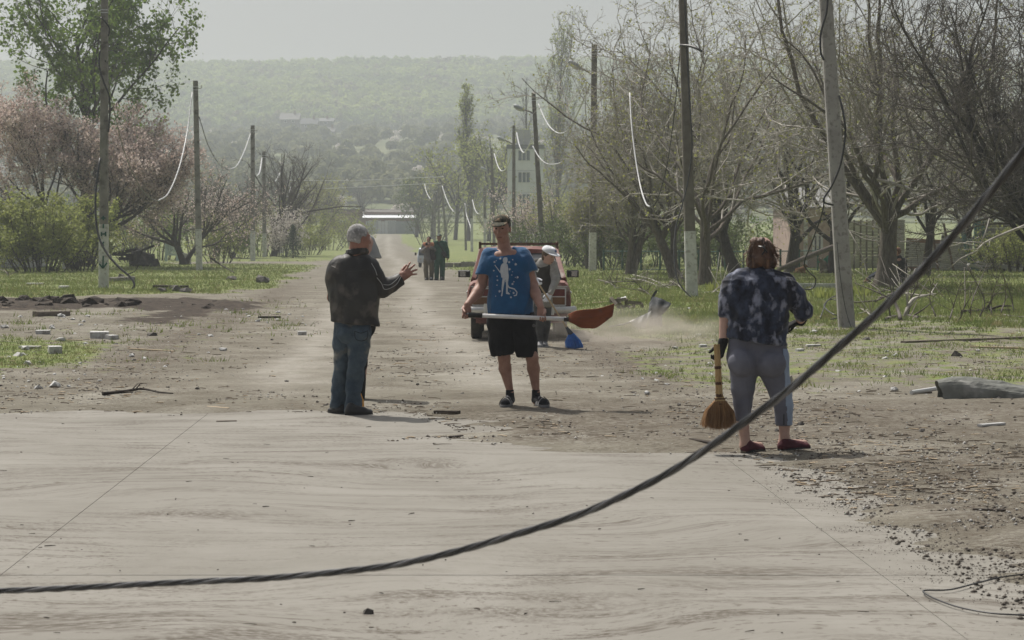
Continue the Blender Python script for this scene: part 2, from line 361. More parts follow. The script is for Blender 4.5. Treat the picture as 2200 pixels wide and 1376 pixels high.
def concrete_mat():
    m = bpy.data.materials.new('swept_concrete'); m.use_nodes = True
    n, l = m.node_tree.nodes, m.node_tree.links; b = n['Principled BSDF']; b.inputs['Roughness'].default_value = 0.9; b.inputs['Specular IOR Level'].default_value = 0.2
    tc = n.new('ShaderNodeTexCoord')
    dn = n.new('ShaderNodeTexNoise'); dn.inputs['Scale'].default_value = 0.28; dn.inputs['Detail'].default_value = 2; l.new(tc.outputs['Object'], dn.inputs['Vector'])
    ad = n.new('ShaderNodeVectorMath'); ad.operation = 'MULTIPLY_ADD'; ad.inputs[1].default_value = (3.3, 3.3, 0)
    l.new(dn.outputs['Color'], ad.inputs[0]); l.new(tc.outputs['Object'], ad.inputs[2])
    def st(sc, rot, detail, nscale):
        mp = n.new('ShaderNodeMapping'); mp.inputs['Scale'].default_value = sc; mp.inputs['Rotation'].default_value = (0, 0, rot)
        l.new(ad.outputs[0], mp.inputs[0]); z = n.new('ShaderNodeTexNoise'); z.inputs['Scale'].default_value = nscale; z.inputs['Detail'].default_value = detail
        z.inputs['Roughness'].default_value = 0.65; l.new(mp.outputs[0], z.inputs['Vector']); return z.outputs['Fac']
    def ramp(fac, stops):
        r = n.new('ShaderNodeValToRGB'); e = r.color_ramp.elements
        while len(e) < len(stops): e.new(0.5)
        for k, (p, c) in enumerate(stops): e[k].position = p; e[k].color = (*c, 1)
        l.new(fac, r.inputs[0]); return r.outputs[0]
    def mul(a, c):
        x = n.new('ShaderNodeMath'); x.operation = 'MULTIPLY'
        for i, v in enumerate((a, c)):
            if isinstance(v, (int, float)): x.inputs[i].default_value = v
            else: l.new(v, x.inputs[i])
        return x.outputs[0]
    def mix(fac, a, c):
        x = n.new('ShaderNodeMixRGB'); l.new(fac, x.inputs[0]); l.new(a, x.inputs[1])
        if isinstance(c, tuple): x.inputs[2].default_value = (*c, 1)
        else: l.new(c, x.inputs[2])
        return x.outputs[0]
    base = ramp(st((1, 1, 1), 0, 7, 0.8), [(0.3, (0.190, 0.179, 0.155)), (0.7, (0.262, 0.250, 0.224))])
    zone = ramp(st((1, 1, 1), 0, 4, 0.32), [(0.38, (0.1,) * 3), (0.58, (1, 1, 1))])
    grit = ramp(st((1, 2.0, 1), 0, 5, 22), [(0.40, (0.05,) * 3), (0.56, (1, 1, 1))])
    s1 = ramp(st((0.42, 2.2, 1), 0.06, 9, 1.3), [(0.51, (0, 0, 0)), (0.62, (1, 1, 1))])
    c = mix(mul(mul(s1, zone), mul(grit, 0.85)), base, (0.075, 0.060, 0.045))
    z2 = ramp(st((0.7, 1.0, 1), 0.4, 4, 0.6), [(0.40, (0, 0, 0)), (0.58, (1, 1, 1))])
    s2 = ramp(st((0.28, 3.6, 1), -0.05, 9, 1.6), [(0.52, (0, 0, 0)), (0.57, (1, 1, 1))])
    c = mix(mul(mul(s2, z2), mul(grit, 0.75)), c, (0.075, 0.060, 0.045))
    crumbs = ramp(st((1, 1.8, 1), 0, 6, 14), [(0.57, (0, 0, 0)), (0.64, (1, 1, 1))])
    c = mix(mul(mul(crumbs, z2), 0.85), c, (0.085, 0.068, 0.052))
    film = ramp(st((0.3, 1.4, 1), 0.0, 6, 1.0), [(0.45, (0, 0, 0)), (0.7, (1, 1, 1))])
    c = mix(mul(film, 0.22), c, (0.31, 0.298, 0.268))
    l.new(c, b.inputs['Base Color'])
    bp = n.new('ShaderNodeBump'); bp.inputs['Strength'].default_value = 0.35; bp.inputs['Distance'].default_value = 0.01
    l.new(st((1, 1, 1), 0, 4, 40), bp.inputs['Height']); l.new(bp.outputs[0], b.inputs['Normal'])
    return m
# concrete crossing: slabs with open joints between them
def clip_poly(poly, a, b, c):                            # keep a*x+b*y<=c
    out = []
    for i in range(len(poly)):
        p, q = poly[i], poly[(i + 1) % len(poly)]; dp, dq = a * p[0] + b * p[1] - c, a * q[0] + b * q[1] - c
        if dp <= 0: out.append(p)
        if dp * dq < 0:
            t = dp / (dp - dq); out.append((p[0] + (q[0] - p[0]) * t, p[1] + (q[1] - p[1]) * t))
    return out
CM = concrete_mat()
conc_root = empty('concrete_road', (0, 12, 0)); tag(conc_root, 'pale concrete slabs of the swept crossing', kind='structure')
poly = [(x + (1.2 if x > 1.5 else 0), y + (1.6 if y > 15.5 else 0)) for x, y in CONC]
poly = [(-40, 21.3), (-.2, 21.3), (.4, 18.4), (2.9, 17.8), (3.3, 13), (3.6, 8), (4.2, -20), (-40, -20)]
DX = -0.036                                              # direction of the long joints
strips = [(-40, -6.3), (-6.3, -2.05), (-2.05, 2.12), (2.12, 9)]
g = 0.002
for (v0, v1) in strips:
    for (y0, y1) in ((-20, 4.3), (4.3, 10.3), (10.3, 30)):
        q = clip_poly(poly, -1, DX, -(v0 + g)); q = clip_poly(q, 1, -DX, v1 - g) if len(q) > 2 else q
        q = clip_poly(q, 0, -1, -(y0 + .006)) if len(q) > 2 else q; q = clip_poly(q, 0, 1, y1 - .006) if len(q) > 2 else q
        if len(q) < 3: continue
        nq = len(q); V = [(x, y, 0.006) for x, y in q] + [(x, y, -0.06) for x, y in q]
        meshobj('slab', V, [tuple(range(nq))] + [(i, i + nq, (i + 1) % nq + nq, (i + 1) % nq) for i in range(nq)], CM, conc_root)

nf = len(poly); meshobj('joint_sand', [(x, y, 0.0005) for x, y in poly], [tuple(range(nf))], mat('joint_sand', (.10, .09, .075), (.26, .245, .215), 3, .95), conc_root)
# the hill behind, one sheet
hx = np.linspace(-700, 700, 141); hy = np.linspace(418, 1800, 120)
HY, HX = np.meshgrid(hy, hx, indexing='ij')
def hill_z(X, Y):
    X, Y = np.asarray(X, float), np.asarray(Y, float)
    k = smooth(430, 800, Y)
    return np.interp(Y, PROF_Y, PROF_Z) + k * 2.5 * vnoise(np.stack([X / 160, Y / 160, X * 0], -1), 41) + k * 1.0 * vnoise(np.stack([X / 50, Y / 50, X * 0], -1), 42) - 0.02 * np.abs(X) * smooth(500, 1300, Y) * 0.4
HZ = hill_z(HX, HY) - 0.3
i2 = np.arange(HX.size).reshape(HX.shape)
hill = meshobj('hill', np.stack([HX, HY, HZ], -1), np.stack([i2[:-1, :-1], i2[:-1, 1:], i2[1:, 1:], i2[1:, :-1]], -1).reshape(-1, 4),
               mat('hill_grass', (0.085, 0.105, 0.045), (0.14, 0.145, 0.075), 0.03, 1.0), smooth=True)
tag(hill, 'grassy slope of the wooded ridge', kind='structure')
# ------------------------------------------------------------------ trees
def nrm(v): return v / np.maximum(np.linalg.norm(v, axis=-1, keepdims=True), 1e-9)
def tubes_batch(nodes, radii, k):
    B, n, _ = nodes.shape
    d = np.gradient(nodes, axis=1); d = nrm(d)
    ref = np.where(np.abs(d[:, :1, 2:3]) > 0.7, np.array((0.94, 0.31, 0.13)), np.array((0.13, 0.31, 0.94)))
    s = nrm(np.cross(d, np.broadcast_to(ref, d.shape))); u = np.cross(s, d)
    a = np.arange(k) * 2 * math.pi / k
    V = nodes[:, :, None] + radii[:, :, None, None] * (np.cos(a)[:, None] * s[:, :, None] + np.sin(a)[:, None] * u[:, :, None])
    ii = np.arange(B * n * k).reshape(B, n, k)
    q = np.stack([ii[:, :-1], np.roll(ii, -1, 2)[:, :-1], np.roll(ii, -1, 2)[:, 1:], ii[:, 1:]], -1).reshape(-1, 4)
    return V.reshape(-1, 3), q
def stack(parts):
    Vs, Qs, n = [], [], 0
    for V, Q in parts: Vs.append(V); Qs.append(Q + n); n += len(V)
    return np.concatenate(Vs), np.concatenate(Qs)
def grow(base, stems, levels, r):
    """stems: list of (offset, direction, length, radius). returns per-level (nodes, radii)"""
    P0 = np.array([np.asarray(base) + np.asarray(s[0]) for s in stems], float); D = nrm(np.array([s[1] for s in stems], float))
    L = np.array([s[2] for s in stems], float); Rd = np.array([s[3] for s in stems], float); out = []
    for li, lv in enumerate(levels):
        B, n = len(P0), lv['n']; nodes = np.zeros((B, n, 3)); nodes[:, 0] = P0; d = D.copy()
        w = lv.get('wander', 0.2); up = lv.get('up', 0.05)
        for i in range(1, n):
            d = nrm(d + w * r.standard_normal((B, 3)) + np.array((0, 0, up))); nodes[:, i] = nodes[:, i - 1] + d * (L / (n - 1))[:, None]
        tt = np.linspace(0, 1, n); radii = Rd[:, None] * (1 - (1 - lv.get('tip', 0.35)) * tt)
        if lv.get('flare'): radii[:, 0] *= 1.45; radii[:, 1] *= 1.1
        out.append((nodes, radii))
        if li + 1 < len(levels):
            nx = levels[li + 1]; m = nx['kids']; t0 = nx.get('t0', 0.3)
            cnt = np.maximum(1, np.round(m * (0.75 + 0.5 * r.random(B)) * (np.clip(L / L.mean(), 0.5, 1.8)))).astype(int)
            pi = np.repeat(np.arange(B), cnt); t = t0 + (1 - t0) * r.random(len(pi)) ** 0.85
            f = t * (n - 1); i0 = np.minimum(f.astype(int), n - 2); fr = (f - i0)[:, None]
            P0n = nodes[pi, i0] * (1 - fr) + nodes[pi, i0 + 1] * fr; pd = nrm(nodes[pi, i0 + 1] - nodes[pi, i0])
            rp = radii[pi, i0] * (1 - fr[:, 0]) + radii[pi, i0 + 1] * fr[:, 0]
            side = nrm(np.cross(pd, r.standard_normal((len(pi), 3)))); ang = np.radians(nx.get('ang', 45) + nx.get('dang', 12) * r.standard_normal(len(pi)))[:, None]
            Dn = nrm(pd * np.cos(ang) + side * np.sin(ang) + np.array((0, 0, nx.get('lift', 0.0))))
            Ln = L[pi] * nx['ratio'] * (0.65 + 0.7 * r.random(len(pi))) * (1.15 - 0.6 * t)
            if 'lmin' in nx: Ln = np.maximum(Ln, nx['lmin'])
            P0, D, L, Rd = P0n, Dn, Ln, np.maximum(rp * nx.get('rr', 0.55), nx.get('rmin', 0.004))
    return out
def leaf_tris(pts, size, r, per=1, spread=0.05, droop=0.0, slim=0.45):
    """one pointed leaf (two triangles as a quad) per sample"""
    p = np.repeat(pts, per, 0) + spread * r.standard_normal((len(pts) * per, 3)); n = len(p)
    a = nrm(r.standard_normal((n, 3)) - np.array((0, 0, droop))); b = nrm(np.cross(a, r.standard_normal((n, 3))))
    s = size * (0.6 + 0.8 * r.random((n, 1)))
    V = np.stack([p, p + a * s * .5 + b * s * slim / 1.6, p + a * s, p + a * s * .5 - b * s * slim / 1.6], 1).reshape(-1, 3)
    return V, np.arange(4 * n).reshape(-1, 4)
BARK = mat('bark_grey', (0.075, 0.063, 0.052), (0.175, 0.152, 0.128), 9, 0.95, 0.8, 14, stretch=(3, 3, 0.5))
BARK_D = mat('bark_dark', (0.030, 0.025, 0.021), (0.075, 0.062, 0.053), 9, 0.95, 0.8, 14, stretch=(3, 3, 0.5))
TWIG = mat('twig_grey', (0.20, 0.18, 0.15), (0.46, 0.43, 0.385), 2.0, 0.75, spec=0.5)
TWIG_D = mat('twig_dark', (0.06, 0.05, 0.043), (0.16, 0.14, 0.12), 2.0, 0.8, spec=0.45)
LEAF_G = mat('leaf_green', (0.085, 0.15, 0.028), (0.19, 0.26, 0.055), 1.2, 0.6, trans=0.5, lo=.3, hi=.7)
LEAF_Y = mat('leaf_young', (0.19, 0.23, 0.06), (0.34, 0.36, 0.12), 1.3, 0.6, trans=0.5, lo=.3, hi=.7)
LEAF_B = mat('bud_leaf', (0.20, 0.22, 0.06), (0.36, 0.36, 0.13), 1.0, 0.7, trans=0.45, lo=.3, hi=.7)
LEAF_P = mat('blossom_pink', (0.54, 0.42, 0.38), (0.74, 0.65, 0.61), 2.0, 0.7, trans=0.4, lo=.3, hi=.7, c3=(0.38, 0.25, 0.20), scale2=6)
LEAF_W = mat('blossom_white', (0.45, 0.40, 0.37), (0.62, 0.58, 0.54), 2.0, 0.7, trans=0.35)
LEAF_DG = mat('hedge_leaf', (0.06, 0.09, 0.03), (0.15, 0.185, 0.065), 1.4, 0.65, trans=0.35, lo=.3, hi=.7)
def tree(name, base, stems, levels, label, seed, bark=BARK, twig=TWIG, leaf=None, leafsize=0.08, per=1, frac=1.0, spread=0.06, droop=0.3, slim=0.5, leaf_levels=1, cat='tree', group=None, split=2, sides=(9, 6, 4, 3, 3), maxleaf=60000):
    r = np.random.default_rng(seed); lv = grow(base, stems, levels, r)
    root = empty(name, base, label, cat, group)
    meshobj('trunk', *stack([tubes_batch(a, b, sides[i]) for i, (a, b) in enumerate(lv[:split])]), bark, root, smooth=True)
    crown = None
    if len(lv) > split:
        crown = meshobj('crown', *stack([tubes_batch(a, b, sides[i + split]) for i, (a, b) in enumerate(lv[split:])]), twig, root, smooth=True)
    if leaf is not None:
        pts = np.concatenate([a[:, 1:].reshape(-1, 3) for a, b in lv[-leaf_levels:]])
        pts = pts[r.random(len(pts)) < frac]
        if len(pts) > maxleaf: pts = pts[r.choice(len(pts), maxleaf, replace=False)]
        lo = meshobj('foliage', *leaf_tris(pts, leafsize, r, per, spread, droop, slim), leaf, crown or root)
        lo['kind'] = 'stuff'
    return root
def L_(n, kids=0, ratio=0.5, ang=45, dang=12, wander=0.2, up=0.05, t0=0.3, rr=0.55, rmin=0.004, tip=0.35, lift=0.0, **k):
    return dict(n=n, kids=kids, ratio=ratio, ang=ang, dang=dang, wander=wander, up=up, t0=t0, rr=rr, rmin=rmin, tip=tip, lift=lift, **k)
def upright(h, rad, lean=(0, 0), off=(0, 0, -0.1)): return (off, (lean[0], lean[1], 1), h, rad)

# left: tall green tree, pink plum, smaller trees
b = G(184, 574); b = on(b[0], 112)
tree('green_tree', b, [upright(12.0, 0.27, (-0.04, 0), )], [L_(9, wander=0.05, up=0.05, tip=0.3, flare=1), L_(8, 19, 0.62, 48, 10, 0.13, 0.10, 0.22, 0.5, lift=0.15), L_(6, 8, 0.45, 45, 12, 0.18, 0.06, 0.3, 0.5), L_(5, 6, 0.45, 45, 14, 0.2, 0.04, 0.25, 0.5, 0.012), L_(4, 4, 0.55, 45, 14, 0.2, 0.02, 0.25, 0.6, 0.008, lmin=0.3)],
     'tall tree with fresh green leaves rising behind the pink blossom tree', 101, BARK_D, TWIG_D, LEAF_G, 0.20, 2, 0.62, 0.12, 0.6, 0.55, maxleaf=52000)
b = G(120, 580); b = on(b[0], 104)
tree('blossom_tree', b, [upright(3.4, 0.2, (0.1, 0)), upright(3.7, 0.16, (-0.45, 0.1)), upright(3.8, 0.15, (0.55, -0.1))],
     [L_(6, wander=0.08, tip=0.6, flare=1), L_(7, 8, 1.7, 32, 10, 0.12, 0.14, 0.45, 0.6), L_(6, 9, 0.5, 40, 12, 0.18, 0.08, 0.2, 0.5), L_(5, 8, 0.45, 42, 14, 0.2, 0.05, 0.2, 0.5, 0.010), L_(4, 4, 0.5, 45, 14, 0.2, 0.02, 0.2, 0.6, 0.007, lmin=0.25)],
     'wide plum tree in pale pink blossom behind the green bush', 102, BARK_D, TWIG_D, LEAF_P, 0.10, 2, 0.95, 0.09, 0.0, 0.8, maxleaf=45000)
b = on(P(395, 560, 122)[0], 122)
tree('blossom_tree', b, [upright(1.9, 0.19, (-0.35, 0)), upright(2.2, 0.14, (0.55, 0.1))],
     [L_(6, wander=0.1, tip=0.7, flare=1), L_(7, 8, 2.3, 40, 12, 0.16, 0.08, 0.45, 0.6), L_(6, 8, 0.5, 45, 12, 0.2, 0.04, 0.2, 0.5), L_(5, 7, 0.45, 45, 14, 0.2, 0.03, 0.2, 0.5, 0.011), L_(4, 3, 0.5, 45, 14, 0.2, 0, 0.2, 0.6, 0.008, lmin=0.25)],
     'low dark forked plum tree with thin pink blossom by the second pole', 103, BARK_D, TWIG_D, LEAF_P, 0.08, 1, 0.45, 0.06, 0, 0.8, maxleaf=7000)
b = on(P(500, 560, 150)[0], 150)
tree('blossom_tree', b, [upright(2.2, 0.16, (0.2, 0)), upright(2.4, 0.14, (-0.4, 0.1))],
     [L_(6, wander=0.1, tip=0.7), L_(7, 7, 1.8, 40, 12, 0.16, 0.08, 0.4, 0.6), L_(6, 8, 0.5, 45, 12, 0.2, 0.04, 0.2, 0.5), L_(5, 6, 0.45, 45, 14, 0.2, 0.03, 0.2, 0.5, 0.012), L_(4, 3, 0.5, 45, 14, 0.2, 0, 0.2, 0.6, 0.009, lmin=0.25)],
     'hazy pinkish blossom tree between the second and third poles', 104, BARK_D, TWIG_D, LEAF_P, 0.08, 1, 0.3, 0.07, 0, 0.8, maxleaf=5000)
b = on(P(590, 555, 165)[0], 165)
tree('bare_tree', b, [upright(3.0, 0.24, (-0.05, 0)), upright(3.4, 0.18, (0.35, 0.1))],
     [L_(6, wander=0.1, tip=0.7), L_(8, 8, 2.2, 45, 12, 0.15, 0.08, 0.4, 0.6), L_(7, 8, 0.5, 42, 12, 0.18, 0.05, 0.2, 0.5), L_(6, 7, 0.5, 42, 14, 0.18, 0.04, 0.2, 0.5, 0.014)],
     'leafless dark tree spreading over the farther left poles', 105, BARK_D, TWIG_D)
# hazy shrubs closing the left side
def shrub(px, Y, w, h, label, seed, leaf, lsize=0.1, n=14, twig=TWIG_D, per=1, group=None, maxleaf=6000, name='shrub'):
    b = on(P(px, 540, Y)[0], Y); r = np.random.default_rng(seed)
    st = []
    for k in range(n):
        a = 6.283 * k / n + r.random(); q = r.random() ** 0.5
        st.append(((0.25 * w * q * math.cos(a), 0.25 * w * q * math.sin(a), -0.05), (0.5 * w / h * q * math.cos(a) * 1.2, 0.5 * w / h * q * math.sin(a) * 1.2, 1), h * (0.75 + 0.3 * r.random()) * (1 - 0.2 * q), 0.012 + 0.006 * h))
    return tree(name, b, st, [L_(6, wander=0.10, up=0.03, tip=0.4), L_(5, 10, 0.38, 42, 14, 0.2, 0.05, 0.12, 0.55, 0.006), L_(4, 7, 0.5, 45, 15, 0.2, 0.04, 0.15, 0.55, 0.005, lmin=0.2)], label, seed, BARK_D, twig, leaf, lsize, per, 0.9, 0.07, 0.2, 0.6, cat='shrub', group=group, split=1, sides=(5, 3, 3), maxleaf=maxleaf)
shrub(85, 94, 4.2, 3.3, 'round bush with bright yellow-green leaves left of the lettered pole', 111, LEAF_Y, 0.115, 34, per=2, maxleaf=15000)
shrub(172, 97, 2.2, 3.3, 'narrower yellow-green bush beside the dark trunk near the lettered pole', 112, LEAF_Y, 0.115, 16, per=2, maxleaf=7000)
for k, (px, Y, w, h, lf, lab) in enumerate([
        (300, 130, 5, 4.0, LEAF_B, 'thin olive shrub behind the collapsed dark roof frame'), (345, 142, 4, 4.2, LEAF_G, 'green shrub behind the pale blue gate'),
        (470, 128, 3.2, 2.8, LEAF_Y, 'rounded light green shrub just right of the second pole'), (505, 150, 3.5, 2.8, LEAF_G, 'dull green shrub left of the third pole'),
        (560, 165, 4, 4.5, LEAF_B, 'olive shrub between the third and fourth poles'), (602, 160, 3.0, 3.4, LEAF_W, 'white flowering shrub at the foot of the fourth pole'),
        (660, 175, 4.0, 3.2, LEAF_Y, 'pale yellow-green shrub right of the last left pole'), (700, 215, 6, 4.5, LEAF_Y, 'yellowish shrub before the low brick building'),
        (755, 235, 5, 4.2, LEAF_Y, 'yellow shrub left of the old man and the grey fence'), (640, 215, 6, 7, LEAF_B, 'tall thin scrub beyond the left poles'),
        (250, 150, 6, 6.0, LEAF_G, 'tall green shrub behind the lettered pole'), (430, 170, 6, 6.5, LEAF_B, 'tall olive scrub behind the low forked plum'), (40, 128, 6, 5, LEAF_B, 'olive scrub behind the round bush')]):
    shrub(px, Y, w, h, lab, 120 + k, lf, 0.13 if Y > 140 else 0.1, 14, maxleaf=3500)
# small fir
def fir(px, py, Y, h, label, seed):
    b = on(P(px, py, Y)[0], Y); root = empty('fir_tree', b, label, 'tree'); r = np.random.default_rng(seed)
    meshobj('trunk', *tube([b, b + (0, 0, h * .6), b + (0, 0, h)], [0.05, 0.03, 0.008], 5), BARK_D, root)
    Vs = []
    for k in range(90):
        t = (k + r.random()) / 90; z = h * (0.06 + 0.92 * t); L = 0.42 * h * (1 - t) + 0.05; a = k * 2.4 + r.random()
        d = np.array((math.cos(a), math.sin(a), -0.12 - 0.2 * (1 - t))); Vs.append(np.array([b + (0, 0, z), b + (0, 0, z) + d * L * .6, b + (0, 0, z) + d * L + (0, 0, 0.03 * L)]))
    nodes = np.array(Vs); pts = np.concatenate([nodes[:, 0] * (1 - t) + nodes[:, 2] * t for t in np.linspace(0.15, 1, 12)])
    pts = pts + 0.02 * r.standard_normal(pts.shape)
    V, Q = leaf_tris(pts, 0.13, r, 2, 0.015, 0.1, 0.18)
    meshobj('crown', *stack([tubes_batch(nodes, np.full(nodes.shape[:2], 0.008), 3), (V, Q)]), mat('fir_needle', (0.028, 0.05, 0.028), (0.06, 0.09, 0.045), 4, 0.8), root)
fir(630, 572, 150, 2.3, 'small young fir standing before the last left poles', 9)

# right: leafless walnut-like trees with pale twigs and opening buds
def bare(px, py, Y, stems, seed, label, main=7, bark=BARK, twig=TWIG, leaf=LEAF_B, k3=9, k4=8, k5=4, frac=0.26, lsz=0.08, ratio=1.5, name='bare_tree', up=0.06, maxleaf=6500, rm=0.0085):
    b = on(P(px, py, Y)[0], Y)
    tree(name, b, stems, [L_(6, wander=0.05, up=0.02, tip=0.7, flare=1), L_(12, main + 2, ratio * 1.85, 32, 14, 0.17, up + .025, 0.5, 0.44, tip=0.18, lift=0.12), L_(8, k3 + 3, 0.45, 44, 14, 0.22, 0.05, 0.10, 0.55, 0.020, tip=0.3), L_(6, k4 - 2, 0.42, 46, 15, 0.25, 0.03, 0.12, 0.5, rm * 1.35, tip=0.4), L_(4, k5, 0.45, 46, 15, 0.25, 0.01, 0.2, 0.6, rm, lmin=0.3)],
         label, seed, bark, twig, leaf, lsz, 1, frac, 0.05, 0.0, 0.7, maxleaf=maxleaf)
bare(1900, 630, 64, [upright(2.7, 0.30, (0.0, 0))], 201, 'thick-trunked leafless tree standing behind the near right pole', 9, k3=10, k4=9, ratio=2.1)
bare(1986, 605, 78, [upright(2.6, 0.16, (0.03, 0))], 202, 'slimmer dark-trunked tree before the leaning brick wall', 7, BARK_D, TWIG, ratio=2.0, frac=0.2)
bare(2285, 640, 57, [upright(1.6, 0.28, (-0.15, 0)), upright(2.0, 0.22, (-0.6, 0.1))], 203, 'dark tree leaning in from the right edge of the picture', 9, BARK_D, TWIG_D, None, ratio=2.7, up=0.10, k4=9, rm=0.0085)
bare(1515, 618, 68, [upright(2.3, 0.20, (-0.08, 0.0))], 204, 'grey leafless tree just right of the second right pole', 8, ratio=2.4)
bare(1585, 575, 82, [upright(2.2, 0.24, (-0.42, 0.1))], 205, 'leaning tree behind the woman with the straw broom', 8, BARK_D, ratio=2.4)
bare(1455, 590, 78, [upright(2.4, 0.20, (-0.45, 0.1)), upright(2.2, 0.14, (-0.2, 0.2))], 206, 'twin leaning trunks left of the second right pole', 6, ratio=2.0)
bare(1355, 572, 88, [upright(1.8, 0.18, (-0.1, 0)), upright(1.9, 0.17, (0.35, 0)), upright(2.0, 0.14, (0.15, 0.2))], 207, 'three-stemmed leafless tree behind the green mesh fence', 5, ratio=1.9, frac=0.2)
bare(1700, 570, 88, [upright(2.2, 0.26, (0.05, 0))], 208, 'broad tree standing before the pink plastered house', 8, BARK_D, TWIG, ratio=2.3, frac=0.2)
bare(1790, 572, 84, [upright(2.1, 0.24, (0.05, 0))], 209, 'dark trunk beside the green rag and the house', 7, BARK_D, TWIG, ratio=2.3, frac=0.2)
bare(2085, 585, 92, [upright(2.0, 0.2, (-0.1, 0))], 210, 'tree growing behind the leaning brick wall', 8, BARK_D, TWIG, LEAF_B, ratio=2.3, frac=0.3)
bare(1265, 560, 104, [upright(1.6, 0.13, (-0.1, 0)), upright(1.6, 0.12, (0.3, 0))], 211, 'low spreading tree with pale twigs around the lamp pole', 6, ratio=1.15, frac=0.35)
bare(2190, 590, 100, [upright(2.2, 0.2, (0.0, 0))], 213, 'background tree behind the wooden boards at the right edge', 8, BARK_D, TWIG, LEAF_Y, ratio=2.4, frac=0.35)
# undergrowth on the right
for k, (px, Y, w, h, lf, lab) in enumerate([
        (1190, 118, 4.5, 3.2, LEAF_DG, 'dark green shrub right of the red car'), (1240, 112, 4, 3.0, LEAF_DG, 'green shrub behind the lamp pole'),
        (1300, 104, 4, 2.6, LEAF_DG, 'green shrub behind the end of the mesh fence'), (1350, 112, 4.5, 3.2, LEAF_G, 'leafy shrub behind the three-stemmed tree'),
        (1410, 106, 4, 2.8, LEAF_DG, 'dark shrub behind the leaning twin trunks'), (1480, 108, 4, 3.0, LEAF_G, 'green shrub behind the second right pole'),
        (1550, 106, 4, 3.0, LEAF_DG, 'dark green shrub left of the woman'), (1620, 110, 4, 3.2, LEAF_G, 'green shrub behind the head of the woman'),
        (1220, 150, 6, 5, LEAF_B, 'pale brown scrub right of the leaning lamp pole'), (1140, 165, 6, 5.5, LEAF_P, 'pinkish grey scrub behind the man in blue'),
        (1290, 150, 6, 4.5, LEAF_B, 'olive scrub filling the gap behind the lamp pole'), (1200, 200, 8, 7, LEAF_Y, 'pale scrub below the tall poplar'),
        (2140, 84, 2.0, 1.7, LEAF_Y, 'thin shrub with yellow-green leaves before the boards'), (2185, 82, 1.6, 2.0, LEAF_Y, 'leafy sapling at the right edge of the picture'),
        (1080, 240, 7, 6, LEAF_Y, 'pale green shrub below the apartment block'), (930, 255, 6, 6, LEAF_DG, 'dull green shrub right of the far grey fence')]):
    shrub(px, Y, w, h, lab, 150 + k, lf, 0.12 if Y > 100 else 0.07, 14, maxleaf=4500 if Y < 115 else 3000)
# far poplars and willows
def poplar(px, py, Y, h, w, label, seed, leaf, n=60, maxleaf=9000, lsz=0.26):
    b = on(P(px, py, Y)[0], Y); r = np.random.default_rng(seed)
    tree('poplar_tree', b, [upright(h * 0.98, 0.35, (0, 0))], [L_(10, wander=0.012, up=0.02, tip=0.12), L_(6, n, w, 22, 5, 0.08, 0.22, 0.12, 0.35, 0.03), L_(5, 7, 0.4, 24, 7, 0.12, 0.15, 0.1, 0.5, 0.022), L_(4, 4, 0.5, 26, 8, 0.12, 0.1, 0.1, 0.5, 0.016)],
         label, seed, BARK_D, TWIG_D, leaf, lsz, 1, 0.5, 0.2, 0, 0.7, maxleaf=maxleaf, split=1, sides=(6, 4, 3, 3))
poplar(1008, 500, 290, 18.8, 0.24, 'tall slim poplar rising above the far men', 301, LEAF_Y, 55)
poplar(1198, 500, 300, 27.0, 0.30, 'tallest poplar with pale leaves behind the leaning pole', 302, LEAF_Y, 70, 16000)
poplar(1135, 500, 330, 23, 0.2, 'bare thin poplar left of the tallest poplar', 303, None, 40)
def round_tree(px, Y, h, w, label, seed, leaf, name='willow_tree', maxleaf=7000, frac=0.8, lsz=0.3):
    b = on(P(px, 510, Y)[0], Y)
    tree(name, b, [upright(h * 0.45, 0.3, (0.05, 0))], [L_(6, wander=0.05, tip=0.7), L_(8, 9, w, 34, 12, 0.12, 0.08, 0.35, 0.55), L_(6, 9, 0.5, 42, 12, 0.18, -0.02, 0.2, 0.5, 0.03), L_(5, 7, 0.5, 45, 14, 0.2, -0.1, 0.2, 0.5, 0.02)],
         label, seed, BARK_D, TWIG_D, leaf, lsz, 1, frac, 0.2, 0.3, 0.7, maxleaf=maxleaf, split=2, sides=(6, 4, 3, 3))
round_tree(1050, 285, 15, 1.5, 'pale yellow-green willow right of the slim poplar', 311, LEAF_Y)
round_tree(978, 300, 14.5, 1.5, 'pale green willow left of the slim poplar', 312, LEAF_Y)
round_tree(928, 310, 14, 1.4, 'grey leafless tree at the right of the brick building', 313, LEAF_B, 'bare_tree', 2500, 0.3)
round_tree(895, 330, 10.5, 1.3, 'dull green tree beside the end of the brick building', 314, LEAF_DG, 'willow_tree', 5000)
round_tree(1095, 300, 14.5, 1.5, 'pale leafy tree left of the apartment block', 315, LEAF_Y)
round_tree(1245, 250, 6.5, 1.3, 'hazy tree right of the tallest poplar', 316, LEAF_B, 'bare_tree', 4000, 0.5)
round_tree(1340, 240, 9, 1.4, 'hazy tree far behind the lamp pole', 317, LEAF_Y, 'willow_tree', 5000)
round_tree(775, 420, 8, 1.3, 'small leafless tree behind the brick building', 318, None, 'bare_tree')
round_tree(690, 330, 10, 1.4, 'olive tree left of the brick building', 319, LEAF_B, 'bare_tree', 3000, 0.6)

